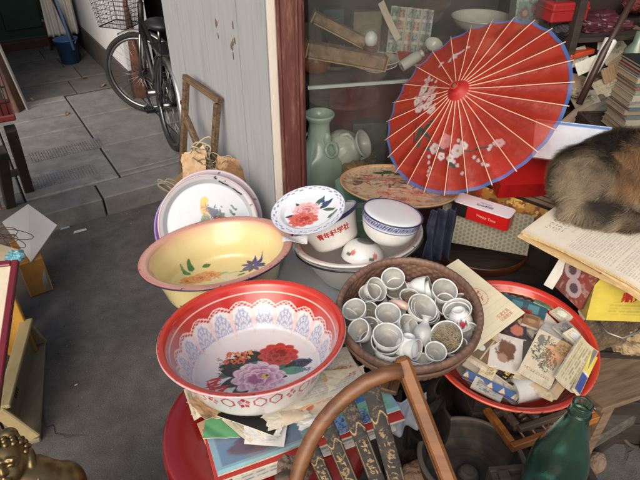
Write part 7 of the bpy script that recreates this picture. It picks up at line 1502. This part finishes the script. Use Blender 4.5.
for k in range(4): c_ = (mA*.38+mB*.62)+(mB-mA).normalized()*(.012*k)+Vector((0, 0, -.08))-lft*.0012; mb.bar(c_, c_+Vector((0, 0, .045))+(mB-mA).normalized()*.012, .004, .0015, up=lft)
mb.build('slot', mat('slot_dark', S(30, 24, 20), rough=.9), cx0)
for e0, e1 in ((T1, bBp), (T0, bA)):
    mb = MB(); mb.bar(iv @ (e0+lft*.02+Vector((0, 0, -.009))), iv @ (e1+lft*.0+Vector((0, 0, .012))), .05, .014, up=dirl, bev=.004); mb.build('end_board', cw_, cx0)
mb = MB(); mb.bar(iv @ (T1+lft*.02+Vector((0, 0, -.012))), iv @ (T1+lft*.35+Vector((0, 0, -.012))), .02, .035, bev=.002); mb.build('front_rail', cw_, cx0)
mb = MB(); e = T1+lft*.18; mb.box(-.15, .15, -.006, .006, -.14, 0, axes(iv @ (e+Vector((0, 0, -.03))), lft, z=(0, 0, 1))); mb.build('front_panel', mat('rack_panel', S(70, 58, 48), rough=.8, var=.25), cx0)
# red framed picture lying on top of the rack
f0 = P(-46, 425, .46); f1 = P(8, 376, .445); f2 = P(17, 262, .56)
ry0 = P(-14, 418, .45); Mx = axes(P(0, 412, .445), P(20, 262, .60)-P(0, 412, .445), Vector((-1, -.1, .05)))
Lf = (P(20, 262, .60)-P(0, 412, .445)).length
t = thing('framed_picture', 'dark red framed cream picture with brush writing at the left edge', 'picture', Mx)
def calli(x, y, w, h):
    C = fill(len(x), S(214, 200, 172))*(1-.04+.08*fbm(x*6, y*6, 1))[:, None]; X = x*w; Y = y*h
    for k in range(7): leaf(C, X, Y, w*(.86-.075*k), .05+.012*math.sin(k*3), .018, .0028, .9+.3*math.sin(k*5), S(96, 40, 70) if k > 3 else S(54, 46, 48))
    bl(C, (x < .38)*1., S(86, 92, 112)); bl(C, (x < .38)*(fbm(X*30, Y*30, 4) > .55), S(120, 126, 140)); bl(C, (np.abs(x-.39) < .015), S(70, 24, 34)); return C
card('picture', None, None, 0, 0, 0, 0, .004, calli, (140, 90), M=Matrix.Translation((.02, .022, .006)), wh=(Lf-.04, .24), parent=t, edge=S(190, 180, 160))
mb = MB()
for a_, b_ in (((0, .0105, .008), (Lf, .0105, .008)), ((0, .273, .008), (Lf, .273, .008)), ((.0095, .0216, .008), (.0095, .262, .008)), ((Lf-.0095, .0216, .008), (Lf-.0095, .262, .008))): mb.bar(a_, b_, .021, .02, bev=.003)
mb.build('frame', mat('dark_red_frame', S(110, 30, 38), rough=.35, var=.15, coat=.3), t)
# yellow boards behind
def quad3(name, lab, cat, pts, th, m, nrm_up=True):
    """flat board through four photo-derived corners"""
    P_ = [Vector(p) for p in pts]; n = (P_[1]-P_[0]).cross(P_[3]-P_[0]).normalized(); n = n if n.dot(CAM-P_[0]) > 0 else -n; mb = MB(); c = sum(P_, Vector())/4
    mb.add([p-c for p in P_]+[p-c-n*th for p in P_], [(0, 1, 2, 3), (7, 6, 5, 4), (0, 4, 5, 1), (1, 5, 6, 2), (2, 6, 7, 3), (3, 7, 4, 0)]); o = mb.build(name, m, None, False, TR(c)); return tag(o, lab, cat)
ywood = wood('yellow_wood', S(196, 148, 62), S(160, 114, 46), rough=.55, scale=.4, axis=2, bump=.08)
y0_ = P(8, 356, .02); y1_ = P(37, 352, .02); mb = MB(); mb.box(0, (y1_-y0_).length, .0, .02, 0, .45, None, 0, None, .003)
tag(mb.build('yellow_board', ywood, None, False, axes(y0_, y1_-y0_, z=(0, 0, 1))), 'varnished yellow wood board standing between the red framed picture and ochre box', 'board')
ocb = mat('ochre_carton', S(190, 134, 64), rough=.7, var=.22, vs=8, bump=.2, dirt=.4, dirtc=S(110, 74, 40))
cb0 = P(22, 263, .30); cb1 = P(47, 257, .30)
mb = MB(); Mx = axes(P(31, 298, .0), P(54, 290, .0)-P(31, 298, .0), z=(0, 0, 1)); wcb = (P(54, 290, .0)-P(31, 298, .0)).length
mb.box(0, wcb, 0, .22, .002, .19, None, 0, None, .003); o = tag(mb.build('cardboard_box', ocb, None, False, Mx), 'ochre cardboard box with torn white corner beneath the white sheet', 'box')
mb = MB(); mb.add(*prism([(wcb*.62, .012), (wcb*.98, .006), (wcb*.99, .08), (wcb*.9, .13), (wcb*.7, .08)], -.0015, .0)); tp = mb.build('torn_paper', mat('torn_white', S(200, 198, 190), rough=.9, var=.2, vs=40), o, False, RXm(90)); 
quad3('cardboard_sheet', 'large off white cardboard panel leaning on the boxes at left', 'panel', [P(28, 204, .30), P(57, 225, .24), P(31, 262, .195), P(2, 222, .27)], .006, mat('white_panel_card', S(216, 212, 206), rough=.75, var=.06, vs=4, dirt=.25, dirtc=S(150, 140, 130)))
crumple('plastic_bag', 'crumpled cyan and white plastic bag at the left edge', 'bag', P(14, 256, .392), .034, .03, .018, mat('cyan_plastic', S(128, 190, 200), rough=.3, var=.35, vs=25, coat=.4), 6, .7)
tangle('dry_twigs', 'dry brown twigs lying on the white panel by the cyan bag', P(10, 238, .33), 5, .05, .0018, 9, .5, mat('twig_brown', S(96, 74, 58), rough=.9, var=.3))
flat_at('cream_card', 'cream cardboard flap under the cyan plastic bag', 'card', P(-4, 268, .365), P(18, 252, .366)-P(-4, 268, .365), P(-6, 246, .37)-P(-4, 268, .365), .12, .10, .004, plain(S(206, 190, 160), 2))
mb = MB(); mb.box(-.16, .10, -.22, .14, .002, .36, None, 0, None, .004); q = P(-40, 300, .36); tag(mb.build('carton', mat('dark_carton', S(84, 64, 46), rough=.8, var=.2), None, False, TR((q.x-.1, q.y+.05, 0), RZ(-18))), 'brown carton behind the red framed picture at the left edge', 'box')
# stall table further back at left
tp_ = P(-16, 150, .66); MTt = axes(tp_, A, z=(0, 0, 1))
t = thing('stall_table', 'dark wooden stall table with splayed legs at the left edge', 'table', MTt)
iv2 = MTt.inverted(); tk = dk
mb = MB(); c0_, c1_ = iv2 @ P(9, 138, .62), iv2 @ P(4, 165, .62); mb.box(-.5, .55, *((.0, .6) if sl > 0 else (-.6, .0)), -.035, 0, None, 0, None, .004); mb.build('tabletop', wood('table_top_wood', S(120, 96, 62), S(76, 60, 40)), t)
for a_, b_ in ((P(10, 128, .6), P(29, 190, .122)), (P(0, 150, .6), P(10, 205, .122))):
    mb = MB(); mb.bar(iv2 @ a_, iv2 @ b_, .05, .045, bev=.004); mb.build('leg', dk, t)
mb = MB(); mb.bar(iv2 @ P(-6, 178, .24), iv2 @ P(26, 170, .24), .03, .03); mb.build('stretcher', dk, t)
p = P(-9, 116, .66); mb = MB(); 
t = thing('red_basket', 'dark wire basket on a red base standing on the stall table', 'basket', TR(p, RZ(30)))
mb = MB(); mb.box(-.14, .10, -.12, .12, -.0, .03, None, 0, None, .006); mb.build('base', mat('red_plastic_base', S(96, 30, 28), rough=.4), t)
mb = MB()
for k in range(9): x = -.13+.026*k; mb.tube([(x, -.11, .03), (x, -.115, .16)], .003, 5); mb.tube([(x, .11, .03), (x, .115, .16)], .003, 5)
for z in (.09, .16): mb.tube([(-.135, -.115, z), (.095, -.115, z), (.095, .115, z), (-.135, .115, z)], .004, 6, closed=True)
mb.build('wire_sides', mat('basket_wire', None), t, True)
# ================================================================== BRASS FIGURE
def figure():
    hd = PD(8, 462, 1.02); t = thing('brass_figure', 'polished brass seated figure with tight curls and long ears at the lower left corner', 'statue', TR((hd.x+.004, hd.y+.004, hd.z-.306), RXm(4)) @ Matrix.Scale(.85, 4))
    br = mat('old_brass', S(136, 116, 78), rough=.4, metal=1., var=.25, vs=12, bump=.15, bs=40, dirt=.6, dirtc=S(70, 58, 40), ds=10)
    mb = MB(); H = .36
    yaw = RZ(18)
    HP = Matrix.Translation((0, 0, H-.04)) @ RXm(-58) @ Matrix.Translation((0, 0, -H+.04))
    def e(x, y, z, rx, ry, rz, rot=None, fn=None, n=28, k=18, head=False):
        M = (yaw @ Matrix.Translation((x, y, z+.035 if z < H-.06 and z > .12 else z))) if not head else yaw @ HP @ Matrix.Translation((x, y, z)); M = M @ rot if rot is not None else M; mb.ell((0, 0, 0), rx, ry, rz, n, k, M, 0, None, fn)
    def eh(*a): e(*a, head=True) if len(a) == 6 else e(*a[:6], a[6], head=True)
    eh(0, 0, H, .040, .044, .052); eh(0, -.018, H-.018, .033, .032, .034); eh(0, -.012, H-.034, .024, .026, .02)      # skull, face, chin
    e(0, .006, H-.058, .028, .028, .035); e(0, 0, H-.17, .092, .066, .10); e(0, .0, H-.13, .118, .070, .068); e(0, .01, H-.098, .088, .058, .046); e(0, -.005, H-.25, .10, .08, .06)
    for s in (-1, 1):
        e(s*.086, .0, H-.15, .048, .055, .06); e(s*.10, -.012, H-.18, .038, .044, .075, RYm(-s*12)); e(s*.105, -.06, H-.24, .034, .058, .034, RZ(s*28)); e(s*.05, -.098, H-.262, .04, .026, .02)
        e(s*.11, -.05, H-.305, .10, .065, .042, RZ(-s*22)); e(s*.04, -.10, H-.315, .07, .035, .028)
        eh(s*.043, .0, H-.012, .008, .014, .030); eh(s*.0145, -.0475, H-.010, .0085, .006, .0045)      # long ears, lids
        eh(s*.015, -.046, H+.0015, .012, .005, .003, RYm(s*10))
    eh(0, -.053, H-.018, .0065, .010, .014); eh(0, -.052, H-.0245, .0095, .008, .006); eh(0, -.047, H-.0375, .0125, .006, .003); eh(0, -.046, H-.0425, .0105, .006, .003)
    e(0, 0, H-.345, .17, .12, .03); e(0, -.0, H-.352, .15, .115, .02)
    o = mb.build('tmp', br, None, True); m = o.modifiers.new('r', 'REMESH'); m.mode = 'VOXEL'; m.voxel_size = .0028; s = o.modifiers.new('s', 'SMOOTH'); s.factor = .5; s.iterations = 4
    dg = bpy.context.evaluated_depsgraph_get(); me = bpy.data.meshes.new_from_object(o.evaluated_get(dg)); bpy.data.objects.remove(o); me.polygons.foreach_set('use_smooth', [True]*len(me.polygons)); me.materials.clear(); me.materials.append(br)
    b = bpy.data.objects.new('body', me); COL.objects.link(b); b.parent = t
    mb = MB()                              # snail curls
    for i in range(7):
        el = math.radians(12+13*i); n = max(1, int(17*math.cos(el)))
        for k in range(n):
            a = 2*PI*(k+.5*(i % 2))/n
            if math.sin(a) < -.55 and el < .52: continue
            d = Vector((math.cos(el)*math.cos(a)*.041, math.cos(el)*math.sin(a)*.045, math.sin(el)*.054)); mb.ell((0, 0, 0), 0.0064, 0.0064, 0.0064, 10, 6, yaw @ HP @ Matrix.Translation(Vector((0, 0, H))+d))
    mb.ell((0, 0, 0), .02, .02, .018, 14, 10, yaw @ HP @ Matrix.Translation((0, .004, H+.055))); mb.build('hair_curls', br, t, True)
    mb = MB()                              # robe hem across the chest and shoulder
    mb.tube([yaw @ (Vector(p)+Vector((0, -.004, .035))) for p in ((-.075, .045, H-.062), (-.07, -.03, H-.085), (-.03, -.062, H-.14), (.04, -.07, H-.19), (.095, -.05, H-.2))], .0055, 8); mb.tube([yaw @ (Vector(p)+Vector((0, -.004, .035))) for p in ((.05, .04, H-.06), (.055, -.02, H-.075), (.06, -.05, H-.12), (.085, -.055, H-.2))], .0045, 8); mb.build('robe_hem', br, t, True)
    crate('wooden_crate', 'dark crate carrying the brass seated figure', 'crate', hd.x-.02, hd.y-.0, .3, .26, .004, hd.z-.306, dwood, 10)
figure()
# ================================================================== GROUND LITTER
rr = random.Random(11); mb = MB()
for k in range(300):
    u = rr.gauss(95, 70); v = rr.uniform(215, 490)
    if k > 190: a_ = rr.uniform(-1.3, .2); q_ = AP(a_, -abs(rr.gauss(.0, .05))-.01); dd = q_-CAM; de = dd.dot(FWD); u = 320+FPX*dd.x/de; v = 240-FPX*dd.dot(UPV)/de
    if k < 60: u = rr.gauss(62, 16); v = rr.gauss(348, 14)
    p = P(u, v, .001); s = rr.choice((.0015, .002, .0025, .003))*rr.uniform(.6, 1.5); a = rr.uniform(0, 6.28)
    q = [Vector((s*math.cos(a+i*1.57)*rr.uniform(.5, 1.2), s*math.sin(a+i*1.57)*rr.uniform(.4, 1.), 0)) for i in range(4)]
    cc = rr.choice((S(140, 138, 132), S(120, 116, 110), S(120, 110, 100), S(30, 28, 27), S(110, 106, 100)))
    mb.add([p+x for x in q]+[p+Vector((0, 0, s*.7))], [(0, 1, 4), (1, 2, 4), (2, 3, 4), (3, 0, 4)], None, 0, cc)
o = mb.build('litter', mat('grit', attr='Col', rough=.85, var=.1)); o['kind'] = 'stuff'
lm = mat('dead_leaf', S(132, 104, 66), rough=.8, var=.25)
for k, (u, v, z, lb) in enumerate(((84, 78, .116, 'dry leaf lying in the middle of the dark alley path'), (103, 86, .116, 'dry leaf on the alley path near the white wall'), (67, 114, .122, 'dead leaf lying on the pavement slab before the alley'), (32, 100, .118, 'orange brown leaf litter by the slanting brown post'))):
    p = P(u, v, z); mb = MB(); L0 = .03; V = [(L0*x, L0*.42*math.sin(PI*(x+1)/2)*sgn, .006*abs(sgn)*(1+math.sin(x*3))) for x in np.linspace(-1, 1, 9) for sgn in (-1, 0, 1)]; mb.add(V, [(i*3+j, i*3+j+1, i*3+j+4, i*3+j+3) for i in range(8) for j in (0, 1)]); tag(mb.build('dead_leaf', lm, None, True, TR(p, RZ(k*50))), lb, 'leaf')
for k, (u, v, lb) in enumerate(((80, 231, 'white scrap of paper in the gutter below the kerb'), (65, 228, 'grey scrap of paper left of the white scrap by the kerb'), (76, 385, 'tiny white chip on the bare asphalt'))):
    p = P(u, v, .003); mb = MB(); s = (.035, .025, .006)[k]; mb.add([(-s, -s*.3, 0), (s, -s*.2, .002), (s*.9, s*.25, .004), (-s*.8, s*.3, .001)], [(0, 1, 2, 3)]); o = tag(mb.build('paper_scrap', mat('torn_white', None) if k != 1 else mat('grey_rag_cloth', None), None, False, TR(p, RZ(25))), lb, 'paper'); o.modifiers.new('t', 'SOLIDIFY').thickness = .0012
# ================================================================== LIGHT
w = bpy.data.worlds.new('World'); scene.world = w; w.use_nodes = True; nt = w.node_tree
sky = nt.nodes.new('ShaderNodeTexSky'); sky.sky_type = 'NISHITA'; sky.sun_disc = False
SUN_EL, SUN_AZ = 35, 196            # azimuth measured from +Y towards +X
sky.sun_elevation = math.radians(SUN_EL); sky.sun_rotation = math.radians(SUN_AZ); sky.air_density = 1.0; sky.dust_density = 4.0; sky.ozone_density = .6
nt.links.new(sky.outputs['Color'], nt.nodes['Background'].inputs['Color']); nt.nodes['Background'].inputs['Strength'].default_value = .15
ld = bpy.data.lights.new('sun', 'SUN'); ld.energy = 1.2; ld.angle = math.radians(60); ld.color = (1, .965, .92); so = bpy.data.objects.new('sun', ld); COL.objects.link(so)
dv = Vector((math.sin(math.radians(SUN_AZ))*math.cos(math.radians(SUN_EL)), math.cos(math.radians(SUN_AZ))*math.cos(math.radians(SUN_EL)), math.sin(math.radians(SUN_EL))))
so.rotation_euler = dv.to_track_quat('Z', 'Y').to_euler()
vs = scene.view_settings; vs.view_transform = 'Standard'; vs.look = 'None'; vs.exposure = 0.28; vs.gamma = 1; vs.use_curve_mapping = False
scene.cycles.max_bounces = 12; scene.cycles.transmission_bounces = 10; scene.cycles.diffuse_bounces = 4; scene.cycles.glossy_bounces = 4; scene.cycles.transparent_max_bounces = 12; scene.cycles.use_denoising = True; scene.cycles.caustics_reflective = False; scene.cycles.caustics_refractive = False
